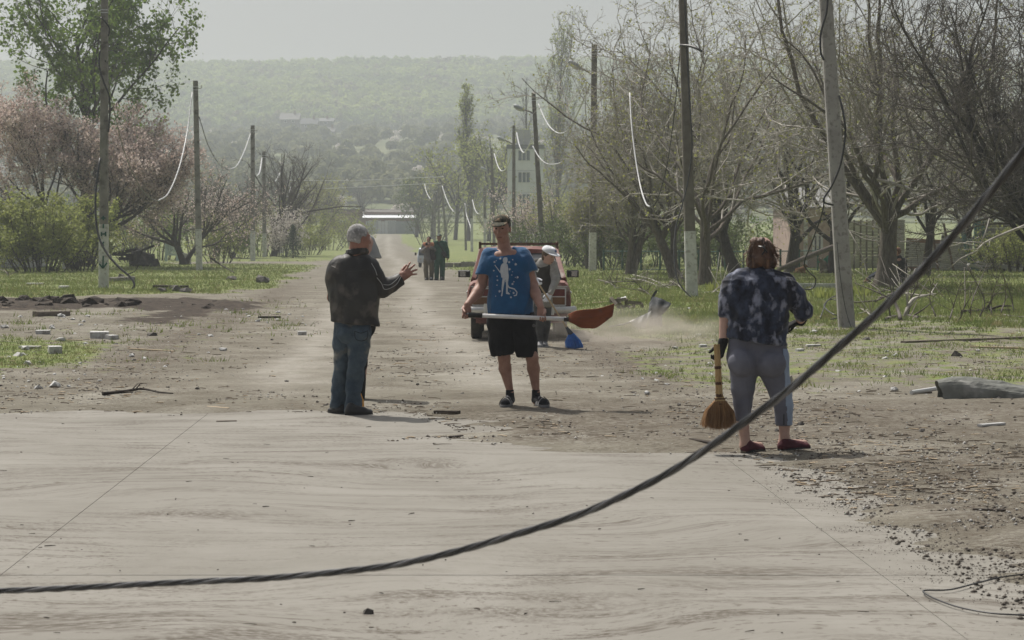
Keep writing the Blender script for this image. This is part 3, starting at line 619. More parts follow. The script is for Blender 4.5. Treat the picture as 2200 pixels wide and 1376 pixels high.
# ---- wooded ridge and gardens on the slope: thousands of crowns that read as one mass
def crown_mass(name, pts, hs, ws, material, tris, seed, label, blot=0.35):
    r = np.random.default_rng(seed); n = len(pts)
    u = nrm(r.standard_normal((n, tris, 3))); u[..., 2] = np.where(u[..., 2] < -0.5, -u[..., 2], u[..., 2])
    rad = 0.72 + 0.35 * r.random((n, tris, 1))
    c = u * rad * np.stack([ws, ws, hs * 0.42], -1)[:, None, :] * np.array((0.5, 0.5, 1.0)) + (pts + np.stack([0 * hs, 0 * hs, hs * 0.58], -1))[:, None, :]
    a = nrm(np.cross(u, r.standard_normal(u.shape))) + 0.5 * u * r.standard_normal((n, tris, 1)); b = nrm(np.cross(a, u) + 0.3 * u)
    s = (ws * blot)[:, None, None] * (0.6 + 0.8 * r.random((n, tris, 1)))
    V = np.stack([c - a * s * .5 - b * s * .35, c + a * s * .5 - b * s * .2, c + b * s * .6], 2).reshape(-1, 3)
    o = meshobj(name, V, np.arange(len(V)).reshape(-1, 3), material); tag(o, label, 'woodland', kind='stuff')
    return o
def hill_pts(y0, y1, n, seed, spread=0.30, thresh=None):
    r = np.random.default_rng(seed); Y = y0 + (y1 - y0) * r.random(n); X = (r.random(n) * 2 - 1) * spread * Y
    if thresh is not None:
        k = vnoise(np.stack([X / 60, Y / 40, X * 0], -1), seed) > thresh; X, Y = X[k], Y[k]
    return np.stack([X, Y, hill_z(X, Y) - 0.4], -1)
W1 = mat('wood_green', (0.13, 0.19, 0.045), (0.29, 0.34, 0.09), 0.02, 0.9, trans=0.45, lo=.3, hi=.7, c3=(0.15, 0.13, 0.08), scale2=0.06)
p = hill_pts(985, 1330, 8200, 51); h = 8 + 3 * rng.random(len(p))
crown_mass('woodland', p, h, 5.0 + 2.0 * rng.random(len(p)), W1, 62, 52, 'hazy green wood covering the whole ridge', 0.28)
W2 = mat('scrub_grey_green', (0.11, 0.125, 0.055), (0.21, 0.21, 0.11), 0.05, 0.9, trans=0.4, lo=.3, hi=.7)
p = hill_pts(450, 990, 2000, 53, thresh=-0.55); h = 3.0 + 3.5 * rng.random(len(p))
crown_mass('hillside_scrub', p, h, 3.5 + 3 * rng.random(len(p)), W2, 80, 54, 'grey-green scrub and gardens on the lower slope')
p = hill_pts(430, 980, 300, 55); h = 2.5 + 2 * rng.random(len(p))
crown_mass('blossom_scrub', p, h, 3 + 2 * rng.random(len(p)), LEAF_W, 70, 56, 'pale blossoming bushes scattered over the lower slope', 0.25)
p = hill_pts(425, 520, 160, 57, spread=0.26, thresh=-0.4); h = 5 + 4 * rng.random(len(p))
crown_mass('far_thicket', p, h, 4 + 3 * rng.random(len(p)), W2, 130, 58, 'thicket behind the low brick building', 0.22)
# ------------------------------------------------------------------ poles and cables
CONC_G = mat('pole_concrete', (0.17, 0.16, 0.145), (0.27, 0.255, 0.235), 3, 0.9, 0.3, 30, c3=(0.11, 0.10, 0.09), scale2=5)
CONC_B = mat('pole_concrete_brown', (0.115, 0.10, 0.085), (0.19, 0.17, 0.15), 3, 0.9, 0.3, 30)
CONC_L = mat('pole_concrete_pale', (0.28, 0.27, 0.255), (0.38, 0.37, 0.35), 2.2, 0.9, 0.3, 30, c3=(0.23, 0.22, 0.205), scale2=14)
WHITE = mat('whitewash', (0.46, 0.46, 0.45), (0.64, 0.64, 0.63), 4, 0.9, 0.3, 20, c3=(0.36, 0.345, 0.33), scale2=12)
STEEL = mat('galvanised', (0.42, 0.43, 0.44), (0.58, 0.59, 0.6), 6, 0.45, metal=0.6)
RUST = mat('rusty_steel', (0.07, 0.045, 0.032), (0.16, 0.10, 0.07), 9, 0.8)
BLACK = mat('black_rubber', (0.012, 0.012, 0.013), (0.03, 0.03, 0.032), 20, 0.42, spec=0.5)
WIRE_W = mat('pale_cable', (0.40, 0.41, 0.42), (0.60, 0.60, 0.60), 6, 0.4)
GREENP = mat('green_paint', (0.02, 0.085, 0.065), (0.035, 0.12, 0.09), 30, 0.7)
def pole(bpx, Y, tpx, tpy, wash, label, m=CONC_G, w=0.26, wt=0.17, lamp=None, group='concrete utility poles', head=True, basepy=540):
    b = on(P(bpx, basepy, Y)[0], Y); t = P(tpx, tpy, Y); root = empty('utility_pole', b, label, 'utility pole', group)
    up = nrm(t - b); H = np.linalg.norm(t - b)
    meshobj('shaft', *bevbar(b - up * 0.2, t, w, w * 0.85, w * 0.12, (0, -1, 0), wt / w), m, root)
    if wash:
        k = np.clip((wash[1] - 0) , 0, 1e9); hw = P(wash[0], wash[1], Y)[2] - b[2]; tp = 1 - (1 - wt / w) * (hw / H)
        meshobj('painted_base', *bevbar(b - up * 0.05, b + up * hw, w + 0.012, w * 0.85 + 0.012, w * 0.12, (0, -1, 0), tp), WHITE, root)
    if head:
        for d in (0.28, 0.42): 
            q = t - up * d; meshobj('clamp', *bar(q - up * 0.015, q + up * 0.015, wt * 1.12, wt, (0, -1, 0)), STEEL, root)
        h = meshobj('hook', *tube(spline([t - up * 0.33 + (wt * .5, -.02, 0), t - up * 0.36 + (wt * .5 + .12, -.03, 0), t - up * 0.30 + (wt * .5 + .16, -.03, 0)], 8), 0.014, 5), RUST, root)
        meshobj('insulator', *lathe(t - up * 0.30 + np.array((wt * .5 + .16, -.03, 0)), [(0.02, 0), (0.045, 0.02), (0.03, 0.05), (0.042, 0.07), (0.02, 0.1)], 8), mat('porcelain', (0.5, 0.5, 0.48), rough=0.3), root)
    if lamp:
        a, e = P(lamp[0], lamp[1], Y), P(lamp[2], lamp[3], Y)
        arm = meshobj('lamp_arm', *tube(spline([a, (a + e) / 2 + (0, 0, 0.05), e], 8), 0.035, 6), CONC_B, root)
        d = nrm(e - a); hd = [(0.02, 0), (0.07, 0.05), (0.12, 0.25), (0.135, 0.45), (0.10, 0.62), (0.02, 0.68)]
        meshobj('lamp_head', *lathe(e - d * 0.1, hd, 10, d), mat('lamp_grey', (0.33, 0.35, 0.36), rough=0.4), root, smooth=True)
        V, Fc = lathe(e - d * 0.02 - np.array((0, 0, 0.06)), [(0.03, 0), (0.09, 0.1), (0.11, 0.3), (0.08, 0.48), (0.02, 0.52)], 10, d)
        meshobj('lamp_glass', V, Fc, mat('lamp_glass', (0.5, 0.5, 0.47), rough=0.2), root, smooth=True)
    return root, b, t
p1, b1, t1 = pole(222, 65, 225, -45, (222, 482), 'concrete pole with green letters and an arrow painted on its white base', w=0.27, wt=0.19)
pole(428, 100, 420, 174, (427, 493), 'second concrete pole on the left verge, white below', w=0.27, wt=0.21)
pole(543, 140, 543, 270, (543, 497), 'third pole of the left row, hazy, with white base', w=0.3, wt=0.24)
pole(568, 155, 567, 326, (568, 502), 'fourth pole of the left row, close beside the third', w=0.28, wt=0.22)
pole(604, 185, 604, 365, (604, 505), 'fifth pole of the left row beside the small fir', w=0.28, wt=0.22)
pole(629, 215, 630, 405, None, 'sixth pole of the left row, slim and pale in the haze', w=0.28, wt=0.22)
pole(644, 245, 641, 418, None, 'last dark leaning pole of the left row', CONC_B, w=0.28, wt=0.22)
pa, ba, ta = pole(1820, 36.5, 1768, -90, None, 'pale leaning concrete pole nearest on the right beside the woman', CONC_L, 0.27, 0.20, head=False)
pb, bb, tb = pole(1487, 55, 1465, -60, (1484, 497), 'brown concrete pole with whitewashed foot behind the dust cloud', CONC_B, 0.29, 0.19, head=False)
pole(1273, 96, 1277, 96, (1273, 500), 'tall brown lamp pole with a curved arm behind the red car', CONC_B, 0.32, 0.24, (1276, 165, 1245, 146), 'street lamp poles')
pole(1167, 120, 1146, 200, (1163, 503), 'leaning lamp pole directly behind the man in blue', CONC_B, 0.30, 0.22, (1149, 247, 1124, 236), 'street lamp poles')
pole(1104, 165, 1104, 270, None, 'lamp pole standing before the apartment block', CONC_B, 0.3, 0.22, (1104, 312, 1083, 302), 'street lamp poles')
pole(1062, 205, 1056, 319, None, 'slim lamp pole left of the apartment block', CONC_B, 0.3, 0.22, (1057, 372, 1045, 366), 'street lamp poles')
pole(1042, 185, 1041, 405, (1042, 470), 'pale short pole above the shoulder of the man in blue', w=0.24, wt=0.2)
pole(1014, 200, 1013, 424, (1014, 470), 'pale pole between the poplar and the man in blue', w=0.24, wt=0.2)
pole(1001, 210, 999, 436, None, 'pale leaning pole beside the poplar trunk', w=0.24, wt=0.2)
pole(934, 250, 933, 407, None, 'pale pole above the man taking a picture', w=0.28, wt=0.22)
pole(960, 260, 948, 393, None, 'dark leaning pole above the man in green', CONC_B, w=0.3, wt=0.24)
pole(943, 275, 942, 396, None, 'thin far pole between the pale and the dark pole', CONC_B, w=0.3, wt=0.24)
# green painted marks on the first pole
fy = b1[1] - 0.135
def mark(pts, wpx=2.0):
    for a, c in zip(pts[:-1], pts[1:]):
        A, B = P(a[0], a[1], fy), P(c[0], c[1], fy); d = np.array((0, -0.004, 0))
        meshobj('painted_letter', *bar(A + d, B + d, 0.045, 0.01, (0, -1, 0)), GREENP, p1)
mark([(222, 464), (222, 474)]); mark([(217, 469), (227, 469)]); mark([(222, 482), (222, 491)])
mark([(218, 499), (218, 508)]); mark([(227, 498), (227, 508)]); mark([(218, 503.5), (227, 503)])
mark([(218, 522), (223, 529)]); mark([(223, 520), (218, 530)])
mark([(222, 550), (221, 576)]); mark([(213, 567), (221, 577)]); mark([(221, 577), (230, 565)])
for yy in (22, 28): 
    q = P(224, yy, 65); meshobj('clamp', *bar(q - (0, 0, .015), q + (0, 0, .015), 0.215, 0.19, (0, -1, 0)), STEEL, p1)
def cable(pts, r, m, label, name='hanging_cable', n=28, group='torn cables hanging along the street', ground=False):
    q = np.array([P(*p) for p in pts]); 
    V, Fc = tube(spline(q, n), r, 6); o = meshobj(name, V, Fc, m, smooth=True, origin=q[0]); tag(o, label, 'cable', group); return o
cable([(226, 130, 64.8), (240, 215, 68), (268, 330, 76), (300, 400, 83), (322, 425, 87), (340, 432, 90)], 0.016, BLACK, 'thin dark cable sagging from the lettered pole')
cable([(340, 432, 90), (362, 415, 92), (385, 360, 95), (402, 285, 98), (413, 199, 100)], 0.03, WIRE_W, 'thick white cable rising to the top of the second pole')
cable([(428, 252, 100), (447, 312, 106), (470, 352, 113), (490, 365, 120)], 0.022, BLACK, 'dark cable sagging right of the second pole')
cable([(490, 365, 120), (508, 357, 127), (525, 325, 134), (538, 288, 140)], 0.034, WIRE_W, 'white cable rising to the third pole')
cable([(552, 379, 147), (558, 370, 151), (563, 340, 155)], 0.05, WIRE_W, 'short white cable end hanging at the fourth pole')
cable([(576, 380, 163), (586, 390, 170), (594, 387, 178), (602, 371, 185)], 0.05, WIRE_W, 'white cable loop between the fourth and fifth poles')
cable([(613, 424, 200), (620, 420, 207), (625, 400, 214)], 0.05, WIRE_W, 'white cable loop before the sixth left pole')
cable([(632, 432, 230), (638, 428, 238), (641, 417, 244)], 0.05, WIRE_W, 'white cable loop at the last left pole')
cable([(216, 38, 64.8), (228, 50, 64.75), (235, 62, 64.8), (233, 78, 64.9)], 0.025, BLACK, 'black cable loop high on the lettered pole', n=14)
cable([(215, 108, 64.8), (213, 140, 64.7), (222, 175, 64.7), (234, 205, 64.75), (236, 240, 64.8), (233, 285, 64.9)], 0.03, BLACK, 'black cable winding round the lettered pole')
cable([(215, 340, 64.8), (206, 410, 64.6), (206, 470, 64.5), (214, 515, 64.3), (232, 548, 64), (256, 575, 63.8), (276, 592, 63.6), (287, 606, 63.4), (287, 618, 63.3), (272, 628, 63.3)], 0.035, BLACK, 'thick black cable curling down to the grass at the lettered pole')
cable([(272, 590, 63.6), (288, 584, 63.4), (297, 572, 63.2), (298, 565, 63.2)], 0.014, BLACK, 'thin wire end sticking up beside the lettered pole', n=10)
cable([(1779, -20, 36.3), (1776, 25, 36.3), (1764, 70, 36.3), (1763, 110, 36.3), (1770, 130, 36.3)], 0.018, BLACK, 'black cable high on the near right pole')
cable([(1803, 206, 36.3), (1813, 250, 36.2), (1816, 290, 36.2), (1807, 350, 36.2), (1788, 398, 36.2), (1771, 425, 36.2), (1772, 436, 36.2), (1790, 441, 36.3)], 0.017, BLACK, 'black cable loop hanging at the near right pole')
cable([(1771, 430, 36.2), (1766, 460, 36.4), (1745, 520, 36.8), (1728, 565, 37), (1738, 585, 37.2), (1752, 598, 37.4), (1748, 618, 37.4), (1728, 622, 37.4), (1714, 612, 37.4)], 0.012, BLACK, 'thin wire dangling left of the near right pole in a hook')
cable([(1798, 520, 36.25), (1806, 600, 36.2), (1818, 670, 36.2), (1832, 712, 36.1)], 0.006, BLACK, 'thin wire running down the near right pole')
cable([(1470, -30, 54.8), (1475, 100, 54.8), (1483, 240, 54.7), (1487, 320, 54.7), (1478, 390, 54.7), (1466, 440, 54.6), (1452, 490, 54.4), (1448, 545, 54), (1455, 600, 53.6), (1475, 630, 53.4), (1495, 645, 53.2)], 0.018, BLACK, 'black cable winding down the whitewashed brown pole')
cable([(1495, 645, 53.2), (1510, 654, 53), (1535, 658, 52.6)], 0.02, WIRE_W, 'white cable end lying at the foot of the whitewashed pole', n=10)
cable([(1353, 200, 62), (1357, 270, 61), (1366, 345, 60), (1377, 405, 59), (1388, 438, 58), (1397, 445, 57.5)], 0.022, WIRE_W, 'white torn cable hanging before the bare trees')
cable([(1397, 445, 57.5), (1412, 430, 57), (1432, 360, 56.5), (1448, 250, 56), (1462, 100, 55)], 0.012, BLACK, 'thin dark cable strung to the brown pole')
cable([(1462, 98, 54.8), (1480, 99, 54.6), (1496, 104, 54.4), (1508, 111, 54.3)], 0.035, BLACK, 'short black cable stub sticking out from the brown pole', n=8)
cable([(1290, 160, 95), (1291, 220, 95), (1295, 270, 94), (1297, 306, 94)], 0.035, WIRE_W, 'white cable end hanging right of the tall lamp pole')
cable([(1157, 224, 119.6), (1170, 255, 117), (1185, 277, 113), (1203, 287, 109), (1222, 278, 105), (1245, 235, 100), (1268, 180, 96)], 0.035, WIRE_W, 'white cable sagging between the two lamp poles')
cable([(1145, 315, 119.5), (1158, 338, 117), (1175, 352, 114), (1195, 353, 111), (1210, 347, 108)], 0.03, WIRE_W, 'lower white cable hanging from the leaning lamp pole')
cable([(1110, 286, 164), (1116, 313, 160), (1124, 328, 156), (1132, 322, 150), (1143, 300, 140)], 0.05, WIRE_W, 'white cable sagging before the apartment block')
cable([(1062, 331, 204), (1069, 355, 198), (1078, 368, 190), (1090, 358, 178), (1100, 325, 168)], 0.05, WIRE_W, 'white cable sagging left of the apartment block')
cable([(1015, 430, 199), (1021, 452, 196), (1030, 460, 192), (1040, 440, 186)], 0.045, WIRE_W, 'small white cable loop by the poplar')
cable([(999, 438, 209), (1003, 465, 208), (1010, 485, 205), (1012, 500, 203)], 0.05, WIRE_W, 'white cable hanging down beside the leaning pale pole')
cable([(912, 395, 262), (917, 415, 259), (925, 429, 255)], 0.05, WIRE_W, 'white cable end left of the far pale pole', n=10)
cable([(950, 400, 259), (958, 425, 255), (966, 443, 250), (975, 456, 245)], 0.05, WIRE_W, 'white cable end right of the far dark pole', n=10)
cable([(630, 408, 215), (760, 403, 230), (880, 397, 250), (948, 394, 260)], 0.035, WIRE_W, 'pale wire strung across the far street')
cable([(645, 425, 244), (720, 440, 255), (800, 450, 265), (900, 448, 262), (948, 420, 260)], 0.03, BLACK, 'dark wire sagging across the far street')
cable([(600, 388, 187), (760, 388, 220), (950, 380, 260)], 0.03, WIRE_W, 'upper pale wire strung across the far street')
# foreground bundle of four twisted insulated strands
cp = []
for x, y in [(-900, 1210), (-600, 1250), (-300, 1270), (-120, 1272), (0, 1270), (150, 1264), (300, 1256), (450, 1249), (600, 1241), (800, 1221), (900, 1204), (1000, 1180), (1100, 1151), (1250, 1104), (1400, 1036), (1500, 977), (1600, 907), (1700, 834), (1800, 748), (1900, 660), (2000, 560), (2100, 447), (2200, 325), (2320, 160), (2480, -120), (2700, -500)]:
    cp.append(P(x, y, 6.6 - 2.0 * x / 2200))
path = spline(cp, 420); arc = np.concatenate([[0], np.cumsum(np.linalg.norm(np.diff(path, axis=0), axis=1))])
dd = nrm(np.gradient(path, axis=0)); s1 = nrm(np.cross(dd, np.array((0, 0, 1.0)))); s2 = np.cross(s1, dd)
croot = empty('power_cable', path[0], 'thick twisted black cable drooping across the whole foreground', 'cable')
CBLK = mat('cable_black', (.010, .010, .011), (.022, .022, .023), 30, .24, spec=.7)
CGREY = mat('strand_highlight_grey', (0.07, 0.07, 0.072), (0.13, 0.13, 0.132), 14, 0.28, spec=0.6)  # lighter grey on one strand paints in the highlights of the twist
for k in range(4):
    a = arc / 0.34 * 2 * math.pi + k * math.pi / 2
    c = path + 0.0053 * (np.cos(a)[:, None] * s1 + np.sin(a)[:, None] * s2)
    meshobj('strand', *tube(c, 0.0046, 9), (CBLK, CGREY, CBLK, CBLK)[k], croot, smooth=True)
def gcable(pts, r, m, label):
    q = []
    for x, y, h in pts:
        g_ = G(x, y); g_[2] += h; q.append(g_)
    V, Fc = tube(spline(q, 40), r, 6); o = meshobj('loose_wire', V, Fc, m, smooth=True, origin=q[0]); tag(o, label, 'cable')
gcable([(2260, 1235, .02), (2200, 1243, .02), (2150, 1250, .02), (2100, 1262, .02), (2040, 1277, .02), (1990, 1278, .02), (1985, 1283, .02), (2010, 1297, .02), (2060, 1315, .02), (2130, 1328, .02), (2200, 1332, .02), (2280, 1335, .02)], 0.004, BLACK, 'thin black wire looping on the ground at the lower right')

# ------------------------------------------------------------------ buildings
def windows(root, rects, Y, depth=0.1, fm=None, gm=None, split=1):
    fm = fm or mat('window_frame_white', (0.6, 0.6, 0.6)); gm = gm or mat('window_glass', (0.05, 0.06, 0.07), rough=0.1, spec=0.6)
    for x0, x1, z0, z1 in rects:
        w = meshobj('window', *join([bar((x0, Y - .03, z), (x1, Y - .03, z), 0.1, 0.1) for z in (z0, z1)] + [bar((x, Y - .028, z0), (x, Y - .028, z1), 0.1, 0.08, (0, 1, 0)) for x in np.linspace(x0, x1, split + 2)]), fm, root)
        for a, c in zip(np.linspace(x0, x1, split + 2)[:-1], np.linspace(x0, x1, split + 2)[1:]):
            meshobj('pane', *box(a + .05, c - .05, Y - .015, Y + .02, z0 + .05, z1 - .05), gm, w)
# apartment block
Y = 275.0; xa, xb = P(1090, 400, Y)[0], P(1168, 400, Y)[0]; z0 = gz(xa, Y) - 0.5; zr = P(1100, 320, Y)[2]
blk = empty('apartment_block', (xa, Y, z0 + .5), 'white panel apartment block showing two rows of windows', 'building')
PANEL = mat('white_panel', (0.56, 0.58, 0.60), (0.68, 0.69, 0.70), 0.6, 0.9)
fl = 47 / F * Y; 
for k in range(5):                                       # storeys of panels with joints
    zt = zr - k * fl; meshobj('wall', *box(xa, xb, Y, Y + 12, max(zt - fl + .04, z0), zt), PANEL, blk)
meshobj('roof', *box(xa - .1, xb + .1, Y - .2, Y + 12.2, zr + .004, zr + .5), mat('roof_edge', (0.12, 0.12, 0.13), rough=0.8), blk)
zc = P(1100, 278, Y)[2]
for i, (a, c) in enumerate(((1109, 1125), (1125.6, 1140))):
    meshobj('roof_panel', *box(P(a, 300, Y)[0], P(c, 300, Y)[0], Y + 1, Y + 1.1, zr + .5, zc), mat('sheet_panel', (0.36, 0.36, 0.36), (0.44, 0.43, 0.42), 2), blk)
rects = []
for k in range(4):
    zz = P(1100, 346, Y)[2] - k * fl; rects.append((P(1113, 340, Y)[0], P(1139, 340, Y)[0], zz, zz + 1.35))
windows(blk, rects, Y, split=2, gm=mat('apartment_glass', (0.10, 0.12, 0.14), rough=0.15))
# brick building at the end of the road with grey fence
Y = 372.0
def zx(px, py): q = P(px, py, Y); return q[0], q[2]
BR = mat('far_brick', (0.17, 0.10, 0.08), (0.24, 0.15, 0.12), 1.5, 0.95)
xl, xr = zx(781, 0)[0], zx(895, 0)[0]; zb = gz((xl + xr) / 2, Y) - .5; ze = zx(0, 472)[1]; zt = zx(0, 449)[1]
shed = empty('brick_building', (xl, Y, zb + .5), 'low brick building with a bright metal eave at the end of the road', 'building')
meshobj('wall', *box(xl, xr, Y, Y + 8, zb, zx(0, 456)[1]), BR, shed)
ml = zx(0, 468)[1]; mh = zx(0, 459)[1]
V = [(xl - .2, Y - 1.3, ml), (xr + .1, Y - 1.3, ml), (xr + .1, Y + .6, mh), (xl - .2, Y + .6, mh)]
V += [(x, y, z - .08) for x, y, z in V]
meshobj('eave', V, [(0, 1, 2, 3), (7, 6, 5, 4), (0, 4, 5, 1), (1, 5, 6, 2), (2, 6, 7, 3), (3, 7, 4, 0)], mat('bright_sheet', (0.75, 0.77, 0.8), rough=0.4, metal=0.2), shed)
rf = [(xl - .3, Y + .3, mh + .1), (xr + .2, Y + .3, mh + .1), (xr + .2, Y + 4, zt), (xl - .3, Y + 4, zt), (xr + .2, Y + 8, mh + .1), (xl - .3, Y + 8, mh + .1)]
meshobj('roof', rf, [(0, 1, 2, 3), (3, 2, 4, 5), (0, 5, 4, 1), (0, 3, 5), (1, 4, 2)], mat('dark_roof', (0.10, 0.09, 0.085), (0.15, 0.13, 0.12), 1.2), shed)
windows(shed, [(zx(790, 0)[0], zx(812, 0)[0], zx(0, 481)[1], zx(0, 475)[1]), (zx(828, 0)[0], zx(850, 0)[0], zx(0, 481)[1], zx(0, 475)[1])], Y)
xl2, xr2 = zx(690, 0)[0], zx(780.5, 0)[0]
wing = empty('brick_outbuilding', (xl2, Y + 2, zb + .5), 'low hazy brick outbuilding with white sheets on its roof', 'building')
meshobj('wall', *box(xl2, xr2, Y + 2, Y + 8, zb, zx(0, 452)[1]), BR, wing)
meshobj('roof', *box(xl2 - .3, xr2, Y + 1.6, Y + 8.3, zx(0, 452)[1] + .003, zx(0, 449)[1]), mat('dark_roof', (0.1,) * 3), wing)
for a, c in ((694, 706), (712, 722), (758, 772)):
    meshobj('roof_sheet', *box(zx(a, 0)[0], zx(c, 0)[0], Y + 1.5, Y + 3, zx(0, 449)[1] + .01, zx(0, 446.5)[1]), mat('bright_sheet', (0.75,) * 3), wing)
windows(wing, [(zx(726, 0)[0], zx(740, 0)[0], zx(0, 478)[1], zx(0, 473)[1])], Y + 2)
Yf = 362.0
fence = empty('slab_fence', on(P(790, 500, Yf)[0], Yf), 'grey concrete panel fence closing the end of the road', 'fence')
FM = [mat('fence_grey', (0.30, 0.32, 0.33), (0.36, 0.38, 0.39), 1.0), mat('fence_pale', (0.44, 0.46, 0.46), (0.5, 0.52, 0.52), 1.0), mat('fence_dark', (0.20, 0.22, 0.235), (0.25, 0.27, 0.28), 1.0)]
for k, (a, c) in enumerate(((786, 812), (812.5, 819), (819.5, 826), (826.5, 833), (833.5, 850), (850.5, 872), (872.5, 903))):
    x0, x1 = P(a, 500, Yf)[0], P(c, 500, Yf)[0]; zz = gz(x0, Yf)
    meshobj('panel', *box(x0, x1, Yf, Yf + .12, zz - .3, P(a, 476 - (k in (1, 3)) * 1.5, Yf)[2]), FM[0 if k in (0, 4) else 1 if k < 4 else 2], fence)
# houses on the slope
def cottage(px, py, Y, w, d, wall, roof, label, col=(0.16, 0.155, 0.15)):
    c = P(px, py, Y); root = empty('hillside_house', c, label, 'house'); x0, x1 = c[0] - w / 2, c[0] + w / 2; z = c[2]
    meshobj('wall', *box(x0, x1, Y, Y + d, z - 4, z + wall), mat('house_wall', (0.17, 0.165, 0.15), (0.22, 0.21, 0.20), .5), root)
    V = [(x0 - .5, Y - .5, z + wall), (x1 + .5, Y - .5, z + wall), (x1 + .5, Y + d / 2, z + wall + roof), (x0 - .5, Y + d / 2, z + wall + roof), (x1 + .5, Y + d + .5, z + wall), (x0 - .5, Y + d + .5, z + wall)]
    rf = meshobj('roof', V, [(0, 1, 2, 3), (3, 2, 4, 5), (0, 3, 5), (1, 4, 2), (0, 5, 4, 1)], mat('house_roof_%d' % int(col[0] * 100), col, tuple(v * 1.25 for v in col), .5), root)
    meshobj('chimney', *box(x0 + w * .7, x0 + w * .7 + .8, Y + d * .4, Y + d * .4 + .8, z + wall + roof * .6, z + wall + roof + 1.0), BR, rf)
    windows(root, [(x0 + w * .2, x0 + w * .35, z + wall - 1.1, z + wall - .3), (x0 + w * .62, x0 + w * .77, z + wall - 1.1, z + wall - .3)], Y, split=0)
cottage(622, 266, 860, 7, 7, 1.6, 2.6, 'pale-gabled house highest left on the hillside')
cottage(664, 274, 850, 6, 7, 1.3, 2.4, 'small dark-roofed house in the middle of the hillside', (0.09, 0.09, 0.095))
cottage(690, 268, 870, 9, 7, 1.3, 1.4, 'long low grey-roofed house right on the hillside', (0.11, 0.11, 0.115))
cottage(706, 290, 830, 4, 5, 1.2, 1.8, 'tiny dark shed lowest of the hillside houses', (0.13, 0.12, 0.12))
# left: white house corner behind the bush, collapsed roof frame, pale gate
Y = 106.0; q = P(30, 580, Y); zg = gz(q[0], Y)
hs = empty('white_house', (q[0], Y, zg), 'whitewashed house corner behind the round bush', 'house')
LW = mat('lime_wall', (0.5, 0.5, 0.5), (0.62, 0.62, 0.61), 1.5, c3=(0.3, 0.28, 0.26), scale2=3)
meshobj('wall', *box(P(-160, 500, Y)[0], P(44, 500, Y)[0], Y, Y + 6, zg - .2, P(0, 468, Y)[2]), LW, hs)
meshobj('roof', *bar((P(-170, 500, Y)[0], Y + 2, P(0, 462, Y)[2]), (P(52, 500, Y)[0], Y + 2, P(0, 462, Y)[2]), 8, 0.14), mat('dark_roof', (.1,) * 3), hs)
cold = empty('gate_pillar', on(P(140, 500, Y - 1)[0], Y - 1), 'white brick pillar with dark cap showing through the bush', 'pillar')
x0, x1 = P(133, 500, Y - 1)[0], P(147, 500, Y - 1)[0]
meshobj('shaft', *box(x0, x1, Y - 1, Y - .6, zg - .1, P(140, 487, Y - 1)[2]), LW, cold)
meshobj('cap', *bar((x0 - .15, Y - .8, P(0, 486, Y)[2]), (x1 + .05, Y - .8, P(0, 479, Y)[2]), 0.6, 0.12), mat('dark_roof', (.1,) * 3), cold)
Y = 112.0
wr = empty('collapsed_roof', on(P(290, 560, Y)[0], Y), 'charred collapsed roof frame on the left verge', 'wreckage')
CHAR = mat('charred_wood', (0.02, 0.017, 0.015), (0.055, 0.045, 0.04), 6, 0.9)
for a, c, w in (((244, 546), (290, 537), .12), ((290, 537), (330, 556), .16), ((240, 547), (332, 549), .10), ((288, 540), (288, 562), .25), ((255, 556), (330, 558), .12), ((305, 538), (332, 528), .09), ((236, 541), (246, 530), .08), ((292, 540), (296, 562), .3), ((270, 550), (328, 561), .14)):
    meshobj('beam', *bar(P(a[0], a[1], Y + rnd.uniform(-.5, .5)), P(c[0], c[1], Y + rnd.uniform(-.5, .5)), w, w * 1.4), CHAR, wr)
V, Fc = rocklump(on(P(305, 560, Y)[0], Y), 1.9, 77, 0.5); meshobj('rubble', V, Fc, CHAR, wr)
gt = empty('blue_gate', on(P(370, 560, 124)[0], 124), 'pale blue metal gate half hidden behind the pink trees', 'gate')
BL = mat('pale_blue_paint', (0.36, 0.46, 0.50), (0.48, 0.56, 0.59), 4)
for px in (357, 381): meshobj('post', *bar(P(px, 562, 124), P(px, 518 if px > 370 else 524, 124), 0.14, 0.14, (0, 1, 0)), BL, gt)
for py in (527, 548): meshobj('rail', *bar(P(357, py, 124), P(381, py, 124), 0.06, 0.08), BL, gt)
for px in np.linspace(360, 379, 8): meshobj('picket', *bar(P(px, 548, 124), P(px, 526, 124), 0.05, 0.03, (0, 1, 0)), BL, gt)
lw = empty('low_wall', on(P(395, 555, 122.8)[0], 122.8), 'low pale garden wall beside the blue gate', 'wall')
meshobj('block', *box(P(383, 0, 123)[0], P(396, 0, 123)[0], 122.7, 123, zg - .2, P(0, 544, 123)[2]), LW, lw)
meshobj('block', *box(P(396.3, 0, 123)[0], P(408, 0, 123)[0], 122.7, 123, zg - .2, P(0, 545, 123)[2]), LW, lw)

